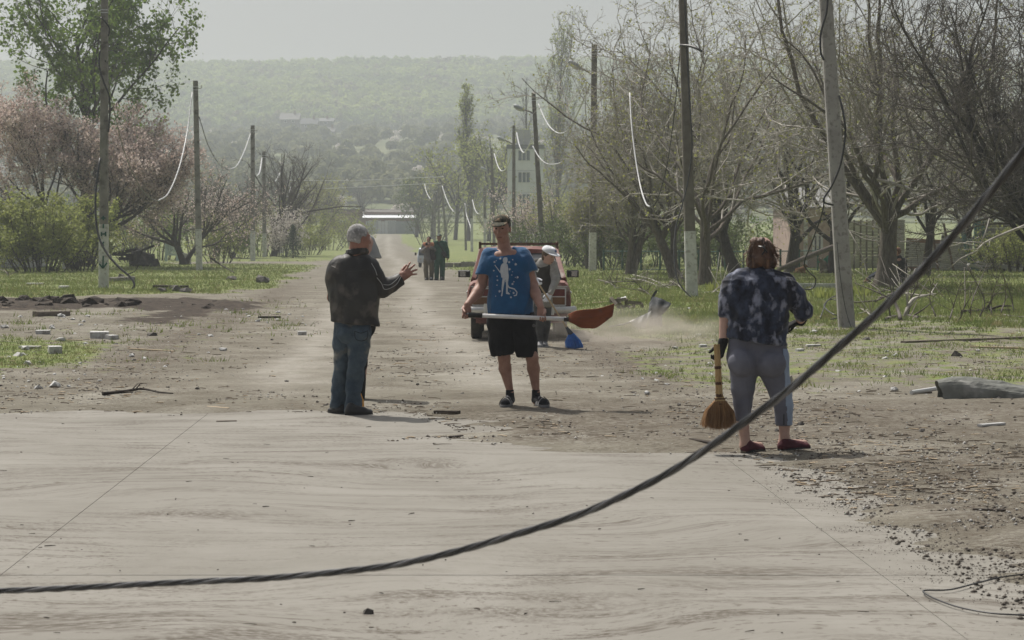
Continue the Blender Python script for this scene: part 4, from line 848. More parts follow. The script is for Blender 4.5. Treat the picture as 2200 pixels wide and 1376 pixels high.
# right: pink house, slatted light fence, leaning brick wall, teal posts, boards
Y = 99.0; q = P(1745, 590, Y); zg = gz(q[0], Y)
ph = empty('pink_house', (q[0], Y, zg), 'pinkish plastered house behind the right trees', 'house')
PK = mat('pink_plaster', (0.36, 0.27, 0.24), (0.46, 0.36, 0.32), 1.4, c3=(0.28, 0.2, 0.18), scale2=3)
meshobj('wall', *box(P(1703, 0, Y)[0], P(1822, 0, Y)[0], Y, Y + 7, zg - .3, P(0, 448, Y)[2]), PK, ph)
for px in (1706, 1729, 1792): meshobj('pilaster', *box(P(px, 0, Y)[0], P(px + 8, 0, Y)[0], Y - .12, Y, zg - .2, P(0, 452, Y)[2]), mat('lime_wall', (.5,) * 3), ph)
V = [(P(1695, 0, Y)[0], Y - .6, P(0, 446, Y)[2]), (P(1830, 0, Y)[0], Y - .6, P(0, 446, Y)[2]), (P(1830, 0, Y)[0], Y + 3.5, P(0, 400, Y)[2]), (P(1695, 0, Y)[0], Y + 3.5, P(0, 400, Y)[2]), (P(1830, 0, Y)[0], Y + 7.6, P(0, 446, Y)[2]), (P(1695, 0, Y)[0], Y + 7.6, P(0, 446, Y)[2])]
meshobj('roof', V, [(0, 1, 2, 3), (3, 2, 4, 5), (0, 3, 5), (1, 4, 2), (0, 5, 4, 1)], mat('slate_roof', (0.2, 0.2, 0.2), (0.28, 0.28, 0.27), 2), ph)
windows(ph, [(P(1750, 0, Y)[0], P(1768, 0, Y)[0], P(0, 545, Y)[2], P(0, 505, Y)[2])], Y)
Y = 93.0; zg = gz(P(1850, 0, Y)[0], Y)
sf = empty('slat_fence', (P(1850, 0, Y)[0], Y, zg), 'pale ribbed sheet fence with dark uprights left of the thick tree', 'fence')
SH = mat('pale_sheet', (0.44, 0.43, 0.40), (0.56, 0.55, 0.52), 2.0, rough=0.7)
for k in range(15):
    z1 = zg + 0.1 + k * 0.135; xx0, xx1 = P(1812, 0, Y)[0], P(1898, 0, Y)[0]
    V = [(xx0, Y, z1), (xx1, Y, z1), (xx1, Y - .05, z1 + .125), (xx0, Y - .05, z1 + .125)]; V += [(x, y + .03, z) for x, y, z in V]
    meshobj('slat', V, [(0, 1, 2, 3), (7, 6, 5, 4), (0, 4, 5, 1), (1, 5, 6, 2), (2, 6, 7, 3), (3, 7, 4, 0)], SH, sf)
for px in (1824, 1837, 1851, 1864, 1877, 1890): meshobj('upright', *bar((P(px, 0, Y)[0], Y - .12, zg - .1), (P(px, 0, Y)[0], Y - .12, zg + 2.15), 0.07, 0.05, (0, 1, 0)), CONC_B, sf)
# brick walls: real bricks
BRICKS = [mat('silicate_brick', (0.40, 0.385, 0.355), (0.50, 0.48, 0.45), 3, bump=.3), mat('silicate_brick_dull', (0.32, 0.30, 0.27), (0.42, 0.40, 0.365), 3, bump=.3), mat('red_brick', (0.22, 0.13, 0.09), (0.30, 0.19, 0.14), 4, bump=.3)]
MORTAR = mat('mortar', (0.17, 0.16, 0.15), (0.24, 0.23, 0.21), 5)
bmesh_ = []
for m_ in BRICKS:
    V, Fc = box(-.123, .123, -.06, .06, -.034, .034); me = bpy.data.meshes.new('brick'); me.from_pydata([tuple(v) for v in V], [], Fc); me.materials.append(m_); bmesh_.append(me)
def brick_wall(name, x0, Y, w, rows, lean, yaw, label, red_top=0, cat='wall', skip=None, cw=0.255, ch=0.082, base_red=0):
    z = gz(x0, Y); root = empty(name, (x0, Y, z - 0.05), label, cat); root.rotation_euler = (0, lean, yaw); n = int(w / cw)
    back = meshobj('mortar_bed', np.array(box(.01, n * cw - .01, .012, .10, 0, rows * ch - .02)[0]) + np.array(root.location), box(0, 1, 0, 1, 0, 1)[1], MORTAR, root)
    for r_ in range(rows):
        for c_ in range(n):
            x = (c_ + .5) * cw + (cw / 2 if r_ % 2 else 0)
            if x > n * cw: x = cw * .02 + .123; 
            if skip and skip(x, r_ * ch): continue
            me = bmesh_[2] if (r_ >= rows - red_top or r_ < base_red) else bmesh_[0 if rnd.random() < .7 else 1]
            o = bpy.data.objects.new('brick', me); COL.objects.link(o); o.parent = root
            o.location = (x + rnd.uniform(-.004, .004), rnd.uniform(-.006, .006), (r_ + .5) * ch); o.rotation_euler = (0, rnd.uniform(-.01, .01), rnd.uniform(-.02, .02))
            if r_ % 2 and c_ == n - 1: o.scale = (.5, 1, 1); o.location.x = n * cw - .062
    return root
Y = 88.0
brick_wall('brick_pillar', P(1906, 0, Y)[0], Y, 0.78, 26, 0.0, 0.0, 'pale brick pillar just behind the seated person', 0, 'pillar', base_red=3)
brick_wall('brick_wall', P(1946, 0, Y)[0], Y - .05, 1.55, 17, 0.06, 0.05, 'low pale brick wall topped with red bricks behind the slim tree', 2, base_red=3)
brick_wall('brick_wall', P(2010, 0, Y)[0], Y - .4, 1.3, 19, 0.16, 0.0, 'brick wall section leaning sharply right beside the teal post', 0)
for px, lean, lab in ((2037, 0.2, 'dark steel post leaning against the tilted brick wall'), (2004, .14, 'dark steel post at the left end of the tilted wall')):
    b = on(P(px + 10, 0, Y)[0], Y - .6); o = meshobj('fence_post', *bar(b, b + np.array((-lean * 2.0, 0.1, 1.9)), 0.08, 0.06, (0, 1, 0)), RUST, origin=b); tag(o, lab, 'post')
TEAL = mat('teal_paint', (0.045, 0.10, 0.11), (0.10, 0.175, 0.185), 3, 0.6, c3=(0.22, 0.27, 0.27), scale2=6, stretch=(3, 3, .4))
b = on(P(2078, 0, Y)[0], Y - .7); o = meshobj('gate_post', *bar(b + np.array((.15, 0, -.05)), b + np.array((-.30, 0, 1.75)), 0.17, 0.08, (0, 1, 0)), TEAL, origin=b); tag(o, 'narrow teal metal post leaning left by the gate', 'post')
td = empty('teal_door', on(P(2098, 0, Y)[0], Y - .9), 'weathered teal metal door leaf standing ajar', 'door'); b = np.array(td.location)
meshobj('panel', *box(b[0] - .17, b[0] + .18, b[1], b[1] + .05, b[2] - .02, b[2] + 2.0), TEAL, td)
for dx in (-.19, .20): meshobj('frame', *box(b[0] + dx - .02, b[0] + dx + .02, b[1] - .03, b[1] + .08, b[2] - .02, b[2] + 2.1), TEAL, td)
meshobj('frame', *box(b[0] - .17, b[0] + .18, b[1] - .03, b[1] + .08, b[2] + 2.003, b[2] + 2.1), TEAL, td)
bf = empty('board_fence', on(P(2160, 0, Y)[0], Y + .8), 'fence of wide grey weathered boards at the right edge', 'fence'); b = np.array(bf.location)
BD = mat('grey_board', (0.13, 0.12, 0.115), (0.21, 0.195, 0.185), 3, 0.9, 0.3, 12, stretch=(.5, 3, 6))
for k in range(8):
    z1 = b[2] + .02 + k * .245; meshobj('board', *box(P(2118, 0, Y)[0], P(2260, 0, Y)[0] + rnd.uniform(-.1, .1), b[1] + rnd.uniform(0, .02), b[1] + .04, z1, z1 + .232), BD, bf)
for px in (2116, 2190, 2250): meshobj('post', *bar((P(px, 0, Y)[0], b[1] - .06, b[2] - .1), (P(px, 0, Y)[0], b[1] - .06, b[2] + 2.4), .1, .08, (0, 1, 0)), CONC_B, bf)
# slab heap
sl = empty('broken_slabs', on(P(2140, 0, 84)[0], 84), 'heap of broken flat concrete slabs below the boards', 'rubble'); b = np.array(sl.location)
for k in range(9):
    V, Fc = box(-.35, .35, -.25, .25, -.04, .04); a = rnd.uniform(-.35, .1); V = V * (rnd.uniform(.6, 1.3), 1, 1); 
    V = np.stack([V[:, 0] * math.cos(a) - V[:, 2] * math.sin(a), V[:, 1], V[:, 0] * math.sin(a) + V[:, 2] * math.cos(a)], -1)
    meshobj('slab', V + b + np.array((-.7 + k * .2, rnd.uniform(-.3, .3), .34 - abs(k - 2.5) * .05)), Fc, mat('broken_concrete', (0.33, 0.32, 0.31), (0.42, 0.41, 0.4), 3), sl)
# green mesh fence
FG = mat('fence_green', (0.03, 0.07, 0.055), (0.05, 0.10, 0.08), 5)
def mesh_fence(pxa, pxb, Ya, Yb, label, posts=6):
    A, B = on(P(pxa, 0, Ya)[0], Ya), on(P(pxb, 0, Yb)[0], Yb); root = empty('mesh_fence', A, label, 'fence'); H = 0.85
    for t in np.linspace(0, 1, posts): q = A + (B - A) * t; meshobj('post', *tube([q - (0, 0, .1), q + (0, 0, H + .08)], 0.045, 6), FG, root)
    for h in (.06, H): meshobj('rail', *tube([A + (0, 0, h), B + (0, 0, h)], 0.025, 5), FG, root)
    segs = []; L = np.linalg.norm(B - A); n = int(L / .11); d = (B - A) / L
    for k in range(-7, n):
        for sg in (1, -1):
            a0, a1 = k * .11, k * .11 + .77; z0_, z1_ = (.06, .83) if sg > 0 else (.83, .06)
            if a0 < 0: z0_ += (z1_ - z0_) * (-a0 / .77); a0 = 0
            if a1 > L: z1_ = z0_ + (z1_ - z0_) * (L - a0) / (a1 - a0); a1 = L
            if a1 - a0 > .05: segs.append([A + d * a0 + (0, 0, z0_), A + d * a1 + (0, 0, z1_)])
    sg_ = np.array(segs); o = meshobj('wire_mesh', *tubes_batch(sg_, np.full(sg_.shape[:2], 0.003), 3), FG, root); o['kind'] = 'stuff'
mesh_fence(1298, 1545, 97, 94, 'low green wire mesh fence behind the whitewashed pole', 7)
mesh_fence(1560, 1760, 93.5, 92, 'dark green wire mesh fence behind the woman', 6)
# far street bits
for k, (px, py, w, lab) in enumerate(((1010, 574, 3.4, 'grey kerb stones of the crossing right of the far men'), (1050, 572, 3.0, 'broken kerb stones left of the red car'))):
    c = G(px, py); root = empty('kerb', c, lab, 'kerb')
    for i in range(4): V, Fc = box(c[0] - w / 2 + i * w / 4, c[0] - w / 2 + (i + .95) * w / 4, c[1], c[1] + .25, c[2] - .05, c[2] + .22 + rnd.uniform(-.03, .03)); meshobj('kerb_stone', V, Fc, CONC_G, root)
c = G(1742, 620); root = empty('kerb', c, 'pale concrete kerb in the grass left of the near right pole', 'kerb')
for i in range(4): meshobj('kerb_stone', *box(c[0] - .9 + i * .48, c[0] - .9 + i * .48 + .465, c[1], c[1] + .18, c[2] - .05, c[2] + .14), mat('kerb_pale', (.45, .46, .47), (.55, .56, .57), 3), root)
# ------------------------------------------------------------------ figures: smooth solids grown from limbs
def surface_nets(D, org, h):
    s = D < 0; nx, ny, nz = D.shape
    cnt = np.zeros((nx - 1, ny - 1, nz - 1), np.int8)
    for a in (0, 1):
        for b in (0, 1):
            for c in (0, 1): cnt += s[a:nx - 1 + a, b:ny - 1 + b, c:nz - 1 + c]
    act = np.argwhere((cnt > 0) & (cnt < 8))
    if len(act) == 0: return np.zeros((0, 3)), np.zeros((0, 4), int)
    vid = np.full(cnt.shape, -1, np.int32); vid[tuple(act.T)] = np.arange(len(act))
    acc = np.zeros((len(act), 3)); num = np.zeros(len(act))
    corners = [(a, b, c) for a in (0, 1) for b in (0, 1) for c in (0, 1)]
    for i, p in enumerate(corners):
        for q in corners[i + 1:]:
            if sum(abs(p[k] - q[k]) for k in range(3)) != 1: continue
            d0 = D[act[:, 0] + p[0], act[:, 1] + p[1], act[:, 2] + p[2]]; d1 = D[act[:, 0] + q[0], act[:, 1] + q[1], act[:, 2] + q[2]]
            m = (d0 < 0) != (d1 < 0); t = np.where(m, d0 / np.where(m, d0 - d1, 1), 0)[:, None]
            acc += np.where(m[:, None], np.array(p) + t * (np.array(q) - np.array(p)), 0); num += m
    V = (act + acc / num[:, None]) * h + org
    Q = []
    for ax in range(3):
        sl0 = [slice(None)] * 3; sl1 = [slice(None)] * 3; sl0[ax] = slice(0, -1); sl1[ax] = slice(1, None)
        a0, a1 = s[tuple(sl0)], s[tuple(sl1)]; e = np.argwhere(a0 != a1); o1, o2 = [(1, 2), (2, 0), (0, 1)][ax]
        ok = (e[:, o1] > 0) & (e[:, o2] > 0) & (e[:, o1] < D.shape[o1] - 1) & (e[:, o2] < D.shape[o2] - 1); e = e[ok]
        fl = s[tuple(e.T)]
        def at(d1, d2):
            f = e.copy(); f[:, o1] -= d1; f[:, o2] -= d2; return vid[f[:, 0], f[:, 1], f[:, 2]]
        q = np.stack([at(1, 1), at(0, 1), at(0, 0), at(1, 0)], -1); Q.append(np.where(fl[:, None], q, q[:, ::-1]))
    return V, np.concatenate(Q)
class Solid:
    """union of tapered limbs, ellipsoids and cuts on a grid"""
    def __init__(self, k=0.02): self.ops = []; self.k = k
    def limb(self, a, b, ra, rb, flat=None, k=None): self.ops.append(('l', np.asarray(a, float), np.asarray(b, float), ra, rb, flat, self.k if k is None else k)); return self
    def chain(self, pts, rad, flat=None, k=None):
        for i in range(len(pts) - 1): self.limb(pts[i], pts[i + 1], rad[i], rad[i + 1], flat, k)
        return self
    def ball(self, c, r, axes=None, k=None):
        """r: three radii; axes: rows of a rotation"""
        self.ops.append(('e', np.asarray(c, float), np.asarray(r, float), None if axes is None else np.asarray(axes, float), self.k if k is None else k)); return self
    def dig(self, c, r, axes=None, k=0.008): self.ops.append(('d', np.asarray(c, float), np.asarray(r, float), None if axes is None else np.asarray(axes, float), k)); return self
    def cut(self, p, n, k=0.004): self.ops.append(('c', np.asarray(p, float), nrm(np.asarray(n, float)), k)); return self
    def clear(self, c, r, p, n): self.ops.append(('x', np.asarray(c, float), r, np.asarray(p, float), nrm(np.asarray(n, float)))); return self   # cut by a plane, only within a ball
    def mesh(self, h):
        lo, hi = np.full(3, 1e9), np.full(3, -1e9)
        for o in self.ops:
            if o[0] == 'l':
                r = max(o[3], o[4]); lo = np.minimum(lo, np.minimum(o[1], o[2]) - r); hi = np.maximum(hi, np.maximum(o[1], o[2]) + r)
            elif o[0] == 'e': r = max(o[2]); lo = np.minimum(lo, o[1] - r); hi = np.maximum(hi, o[1] + r)
        lo -= 3 * h; hi += 3 * h; n = np.ceil((hi - lo) / h).astype(int) + 1
        D = np.full(n, 0.5, np.float32)
        ax = [lo[i] + h * np.arange(n[i]) for i in range(3)]
        def win(l_, h_):
            i0 = np.clip(np.floor((l_ - lo) / h).astype(int), 0, n - 1); i1 = np.clip(np.ceil((h_ - lo) / h).astype(int) + 1, 1, n); return i0, i1
        for o in self.ops:
            if o[0] == 'c':
                X, Y_, Z = np.meshgrid(*ax, indexing='ij', sparse=True); d = (X - o[1][0]) * o[2][0] + (Y_ - o[1][1]) * o[2][1] + (Z - o[1][2]) * o[2][2]
                D = np.maximum(D, d.astype(np.float32)); continue
            if o[0] == 'x': l_, h_, mg = o[1] - o[2], o[1] + o[2], 0
            elif o[0] == 'l': r = max(o[3], o[4]); mg = o[6] + 4 * h; l_, h_ = np.minimum(o[1], o[2]) - r - mg, np.maximum(o[1], o[2]) + r + mg
            else: r = max(o[2]); mg = o[4] + 4 * h; l_, h_ = o[1] - r - mg, o[1] + r + mg
            i0, i1 = win(l_, h_); sl = tuple(slice(a, b) for a, b in zip(i0, i1))
            X, Y_, Z = np.meshgrid(*[ax[i][i0[i]:i1[i]] for i in range(3)], indexing='ij'); Pt = np.stack([X, Y_, Z], -1)
            if o[0] == 'x':
                q = (Pt - o[3]) @ o[4]; near = np.linalg.norm(Pt - o[1], axis=-1) < o[2]
                D[sl] = np.where(near, np.maximum(D[sl], q), D[sl]); continue
            if o[0] == 'l':
                a, b, ra, rb, flat, k = o[1:]; sc = 1.0
                if flat is not None:
                    fn, ff = nrm(np.asarray(flat[0], float)), flat[1]; sc = min(ff, 1.0)
                    Pt = Pt - a; Pt = Pt + fn * ((Pt @ fn) * (1 / ff - 1))[..., None]; bb = b - a; bb = bb + fn * (bb @ fn) * (1 / ff - 1)
                else: Pt = Pt - a; bb = b - a
                t = np.clip((Pt @ bb) / max(bb @ bb, 1e-9), 0, 1); d = (np.linalg.norm(Pt - t[..., None] * bb, axis=-1) - (ra + (rb - ra) * t)) * sc
            else:
                c, r3, A, k = o[1:]; q = Pt - c
                if A is not None: q = q @ A.T
                kk = np.linalg.norm(q / r3, axis=-1); kg = np.linalg.norm(q / r3 ** 2, axis=-1); d = kk * (kk - 1) / np.maximum(kg, 1e-6)
            cur = D[sl]
            if o[0] == 'd':
                d = -d; hh = np.clip(0.5 + 0.5 * (d - cur) / k, 0, 1); D[sl] = np.maximum(cur, d) + k * hh * (1 - hh) * 0.5
            else:
                hh = np.clip(0.5 - 0.5 * (d - cur) / max(k, 1e-4), 0, 1); D[sl] = cur + (d - cur) * hh - k * hh * (1 - hh)
        return surface_nets(D, lo, h)
def vnormals(V, Q):
    n = np.zeros_like(V); f = np.cross(V[Q[:, 2]] - V[Q[:, 0]], V[Q[:, 3]] - V[Q[:, 1]])
    for k in range(4): np.add.at(n, Q[:, k], f)
    return nrm(n)
def relax(V, Q, it=2, w=0.5):
    n = len(V)
    for _ in range(it):
        s = np.zeros_like(V); c = np.zeros(n)
        for a, b in ((0, 1), (1, 2), (2, 3), (3, 0)):
            np.add.at(s, Q[:, a], V[Q[:, b]]); np.add.at(c, Q[:, a], 1); np.add.at(s, Q[:, b], V[Q[:, a]]); np.add.at(c, Q[:, b], 1)
        V = V + w * (s / np.maximum(c, 1)[:, None] - V)
    return V
def cloth(V, Q, amp, scale, seed, stretch=(1, 1, 1), ridged=True):
    """displace along normals with soft folds"""
    N = vnormals(V, Q); p = V * np.array(stretch) * scale; w = vnoise(p * 0.6 + 9, seed + 5)[:, None] * 0.9
    f = fbm(p + w, 3, seed); f = (0.35 - np.abs(f)) * 1.3 if ridged else f
    return V + N * (amp * f)[:, None]
def solid_obj(name, sol, h, m, parent, fold=None, it=2):
    V, Q = sol.mesh(h); V = relax(V, Q, it)
    if fold: V = cloth(V, Q, *fold)
    return meshobj(name, V, Q, m, parent, smooth=True)
SKIN = mat('skin', (0.27, 0.145, 0.105), (0.36, 0.205, 0.155), 14, 0.55, 0.08, 60, spec=0.4)
SKIN_P = mat('skin_pale', (0.42, 0.26, 0.205), (0.50, 0.325, 0.265), 12, 0.55, 0.06, 60, spec=0.4)
SKIN_R = mat('skin_weathered', (0.25, 0.12, 0.085), (0.34, 0.175, 0.13), 12, 0.55, 0.1, 60, spec=0.4)
def hand(S, wrist, fwd, palm, thumbdir, size=1.0, curl=0.5, spread=0.18, k=0.004, grip=None):
    """palm and five fingers. fwd along the hand, palm = palm normal, thumbdir = side of the thumb. grip=(axis point, axis dir, radius): fingers wrap it"""
    f, pn, td = (nrm(np.asarray(v, float)) for v in (fwd, palm, thumbdir)); td = nrm(td - f * (td @ f)); pn = nrm(pn - f * (pn @ f) - td * (pn @ td)); w = np.asarray(wrist, float); z = size
    S.limb(w, w + f * .045 * z, .025 * z, .034 * z, (pn, .62), .012)
    for i, o in enumerate((.030, .010, -.010, -.028)): S.limb(w + f * .02 * z + td * o * .6 * z, w + f * .088 * z + td * o * z, .016 * z, .0125 * z, None, .008)
    for i, (o, L, r) in enumerate(((.031, .072, .0098), (.0105, .080, .0102), (-.010, .074, .0098), (-.030, .058, .0085))):
        p = w + f * (.09 - .004 * abs(i - 1)) * z + td * o * z; c = curl * (1 + .12 * i); d = nrm(f + td * (o / .03) * spread); seg = (.45, .32, .26); ang = 0.35 * c; S_ = [p]
        for q in range(3):
            S_.append(S_[-1] + (d * math.cos(ang) + pn * math.sin(ang)) * L * seg[q] * z); ang += 0.95 * c
        S.chain(S_, [r * z, r * .95 * z, r * .9 * z, r * .78 * z], None, .003)
    t0 = w + f * .02 * z + td * .03 * z; d = nrm(f * .75 + td * (.75 - .45 * curl) + pn * (.25 + .5 * curl)); t1 = t0 + d * .048 * z; d2 = nrm(d * .8 + f * .4 - td * .35 * curl + pn * .3 * curl)
    S.chain([t0, t1, t1 + d2 * .03 * z, t1 + d2 * .052 * z], [.016 * z, .0125 * z, .0108 * z, .0092 * z], None, .006)
def rot(yaw, pitch=0.0, roll=0.0):
    """head axes as rows: right, forward, up; yaw 0 faces the camera (-Y), positive turns to its left (viewer right)"""
    f = np.array((math.sin(yaw) * math.cos(pitch), -math.cos(yaw) * math.cos(pitch), math.sin(pitch))); r = nrm(np.cross(f, (0, 0, 1))); r = r * math.cos(roll) + np.cross(f, r) * math.sin(roll)
    return np.array([r, f, np.cross(r, f)])
def head(S, c, A, z=1.0, lean=1.0):
    """c centre of the skull; A rows right/forward/up; face with sockets, nose, mouth, ears"""
    Rr, Ff, Uu = A; q = lambda x, y, u: np.asarray(c) + (Rr * x + Ff * y + Uu * u) * z
    S.ball(q(0, -.012, .03), np.array((.076, .096, .092)) * z, A, .01)
    S.ball(q(0, .022, -.03), np.array((.064 * lean, .075, .092)) * z, A, .03)
    S.ball(q(0, .040, -.088), np.array((.038 * lean, .042, .034)) * z, A, .03)
    for s in (-1, 1):
        S.ball(q(s * .046, .05, -.022), np.array((.022, .026, .020)) * z, A, .02)
        S.ball(q(s * .077, -.012, -.012), np.array((.010, .020, .033)) * z, rot(math.atan2(Ff[0], -Ff[1]) + s * .35, 0) if False else A, .004)
        S.dig(q(s * .081, -.006, -.010), np.array((.006, .010, .017)) * z, A, .003)
        S.limb(q(s * .012, .088, .028), q(s * .046, .079, .030), .011 * z, .008 * z, None, .012)
    for s in (-1, 1): S.dig(q(s * .031, .098, .008), np.array((.017, .017, .011)) * z, A, .012)
    for s in (-1, 1): S.ball(q(s * .031, .078, .006), np.array((.014, .013, .011)) * z, A, .003)
    S.limb(q(0, .092, .014), q(0, .112, -.030), .009 * z, .0145 * z, None, .008)
    for s in (-1, 1): S.ball(q(s * .014, .098, -.034), np.array((.009, .011, .008)) * z, A, .006)
    S.limb(q(-.022, .084, -.066), q(.022, .084, -.066), .010 * z, .010 * z, None, .010)
    S.limb(q(-.017, .084, -.080), q(.017, .084, -.080), .010 * z, .010 * z, None, .010)
    S.dig(q(0, .098, -.072), np.array((.024, .012, .0045)) * z, A, .004)
    return q
def face_bits(q, A, z, parent, brow, eye=True):
    if eye:
        for s in (-1, 1):
            V, Fc = lathe(q(s * .031, .0895, .006), [(.0115 * z, 0), (.0095 * z, .002 * z), (.005 * z, .0032 * z)], 8, A[1]); V = np.asarray(q(s * .031, .09, .006)) + (V - q(s * .031, .09, .006)) @ (np.eye(3) - 0.55 * np.outer(A[2], A[2]))
            meshobj('eye', V, Fc, mat('eye_dark', (.02, .015, .012), rough=.2), parent)
    for s in (-1, 1):
        meshobj('eyebrow', *tube(spline([q(s * .013, .101, .027), q(s * .03, .097, .034), q(s * .05, .083, .029)], 6), np.array([.0045, .006, .0055, .005, .004, .002]) * z, 5), brow, parent)
    meshobj('lips', *tube(spline([q(-.022, .090, -.074), q(-.008, .0965, -.0755), q(.008, .0965, -.0755), q(.022, .090, -.074)], 8), np.array([.002, .004, .0045, .005, .005, .0045, .004, .002]) * z, 6), mat('lip', (.16, .065, .055), rough=.5), parent)
def decal(name, target, polys, Y0, m, parent, off=0.003, seg=0.02):
    """flat print pressed onto a garment: outlines in (x, z), projected along y onto the cloth"""
    import bmesh
    t = BVHTree.FromPolygons([tuple(v.co) for v in target.data.vertices], [tuple(p.vertices) for p in target.data.polygons]); o0 = np.array(parent.location) if parent is target.parent else np.array(target.parent.location)
    bm = bmesh.new()
    for pl in polys:
        vs = [bm.verts.new((x, 0, z_)) for x, z_ in pl]; es = [bm.edges.new((vs[i], vs[(i + 1) % len(vs)])) for i in range(len(vs))]
        bmesh.ops.triangle_fill(bm, use_beauty=True, use_dissolve=False, edges=es)
    for _ in range(3):
        long = [e for e in bm.edges if e.calc_length() > seg]
        if not long: break
        bmesh.ops.subdivide_edges(bm, edges=long, cuts=1); bmesh.ops.triangulate(bm, faces=bm.faces[:])
    bm.verts.ensure_lookup_table(); V = []
    for v in bm.verts:
        loc, nn, _, _ = t.ray_cast(Vector((v.co.x, Y0 - 2, v.co.z)) - Vector(o0), Vector((0, 1, 0)))
        y = loc.y if loc is not None else Y0 - o0[1]; V.append((v.co.x - o0[0], y - off, v.co.z - o0[2]))
    Fc = [tuple(v.index for v in f.verts) for f in bm.faces]; bm.free()
    return meshobj(name, np.array(V) + o0, Fc, m, parent)
# ------------------------------------------------------------------ the people
def surf_line(name, target, pts, Y0, r, m, parent, n=24, root=None, off=0.002):
    """a thin seam or piping laid on a garment, points in pixels, pressed on along the view"""
    root = root or target.parent; o0 = np.array(root.location)
    t = BVHTree.FromPolygons([tuple(v.co) for v in target.data.vertices], [tuple(p.vertices) for p in target.data.polygons]); out = []
    for q in spline([P(x, y, Y0) for x, y in pts], n):
        d = nrm(q - CAMP); loc, nn, _, _ = t.ray_cast(Vector(CAMP - o0), Vector(d))
        if loc is not None: out.append(np.array(loc) + o0 - d * off)
    if len(out) > 2: return meshobj(name, *tube(out, r, 5), m, parent)
def shoe(heel, toe, w, h, m, parent, sole=None, name='shoe'):
    """a shoe from heel to toe on the ground"""
    heel, toe = np.asarray(heel, float), np.asarray(toe, float); d = nrm(toe - heel); z = heel[2]; up = np.array((0, 0, 1.0)); s = np.cross(d, up); S = Solid(.015)
    S.limb(heel + d * w * .5 + up * h * .5, heel + d * w * .6 + up * h * .8, w * .48, w * .42); S.limb(heel + d * w * .5 + up * h * .35, toe - d * w * .5 + up * h * .28, w * .5, w * .48, (up, .62)); S.limb(heel + d * w * .7 + up * h * .7, toe - d * w * .9 + up * h * .4, w * .4, w * .36)
    S.cut(heel + up * .012, (0, 0, -1)); o = solid_obj(name, S, .008, m, parent)
    L = np.linalg.norm((toe - heel)[:2]); n = 14; V = []
    for zz in (0.0, .02):
        for k in range(n):
            a = 2 * math.pi * k / n; c = math.cos(a); V.append(heel + d * (L / 2 + L / 2 * math.copysign(abs(c) ** .7, c) * 1.01) + s * math.sin(a) * w * (.53 if c > 0 else .47) + up * zz)
    meshobj('sole', V, [tuple(range(n - 1, -1, -1)), tuple(range(n, 2 * n))] + [(k, (k + 1) % n, n + (k + 1) % n, n + k) for k in range(n)], sole or mat('rubber_sole', (.03, .03, .03), rough=.8), o)
    return o
Y_ = np.array((0, 1.0, 0))
# ---------- man in the blue shirt
Y0 = 20.3
def J(x, y, d=0.0): return P(x, y, Y0 + d)
def JZ(x, z, d=0.0): q = P(x, 880, Y0 + d); return np.array((q[0], Y0 + d, z + gz(q[0], Y0 + d)))
man = empty('person', JZ(1118, 0), 'man in blue T-shirt and black shorts holding an orange shovel', 'person')
A = rot(-0.24, -0.10, 0.03); S = Solid(.02)
q = head(S, J(1078, 491, -.01), A, 1.0, .95)
S.limb(J(1081, 512, .02), J(1085, 550, .03), .056, .066, None, .025); S.limb(J(1085, 545, .04), J(1058, 552, .03), .055, .05); S.limb(J(1085, 545, .04), J(1114, 549, .03), .055, .05)
S.limb(J(1070, 556, -.0), J(1100, 553, -.0), .078, .078); S.limb(J(1088, 575), J(1095, 670), .145, .12, (Y_, .6)); S.limb(J(1085, 695), J(1115, 695), .07, .07)
for pts, rr in (([(1049, 556, .02), (1034, 612, .03), (1025, 630, -.04), (1004, 655, -.19)], (.048, .050, .051, .029)), ([(1129, 557, .02), (1145, 613, .03), (1150, 631, -.04), (1162, 661, -.19)], (.048, .047, .050, .029))):
    S.chain([J(*p) for p in pts], rr, None, .02)
hand(S, J(1004, 656, -.19), (-.05, -.25, -1), (.1, -1, .1), (-1, 0, 0), 1.08, 1.55, .05)
hand(S, J(1162, 662, -.19), (.05, -.25, -1), (-.1, -1, .1), (1, 0, 0), 1.08, 1.55, .05)
for hx, kx, ax, cx in ((1076, 1083, 1096, 1085), (1124, 1143, 1152, 1146)):
    S.chain([J(hx, 705), J(kx, 768, -.02), J(cx, 792, .02), J(ax, 842, .03)], (.07, .056, .057, .031), None, .02)
for ax, tx in ((1096, 1084), (1152, 1170)): S.chain([J(ax, 842, .03), JZ(ax, .05, .04), JZ(tx, .035, -.13)], (.031, .036, .032), None, .015)
body = solid_obj('body', S, .0065, SKIN, man, it=1)
DARKHAIR = mat('hair_dark_grey', (.03, .028, .026), (.10, .095, .09), 40, .7)
face_bits(q, A, 1.0, body, DARKHAIR)
S = Solid(.006); S.ball(q(0, -.022, .028), (.081, .094, .088), A).dig(q(0, .075, -.01), (.1, .066, .12), A, .006).cut(q(0, 0, -.045), -A[2]); hair = solid_obj('hair', S, .006, DARKHAIR, man, (.004, 60, 3, (1, 1, .4)))
CAMO = mat('camo_cap', (.018, .020, .014), (.075, .068, .045), 16, .9, c3=(.24, .17, .11), scale2=22)
S = Solid(.01); S.ball(q(0, -.014, .040), (.086, .106, .088), A).cut(q(0, 0, .052), -A[2] - .12 * A[1]); cap = solid_obj('cap', S, .006, CAMO, man, (.003, 30, 5))
S = Solid(.008); S.ball(q(0, .095, .050), (.075, .085, .013), np.array([A[0], nrm(A[1] - .22 * A[2]), nrm(A[2] + .22 * A[1])])).dig(q(0, .06, .035), (.072, .06, .02), A, .004); meshobj('visor', *S.mesh(.005), CAMO, cap, smooth=True)
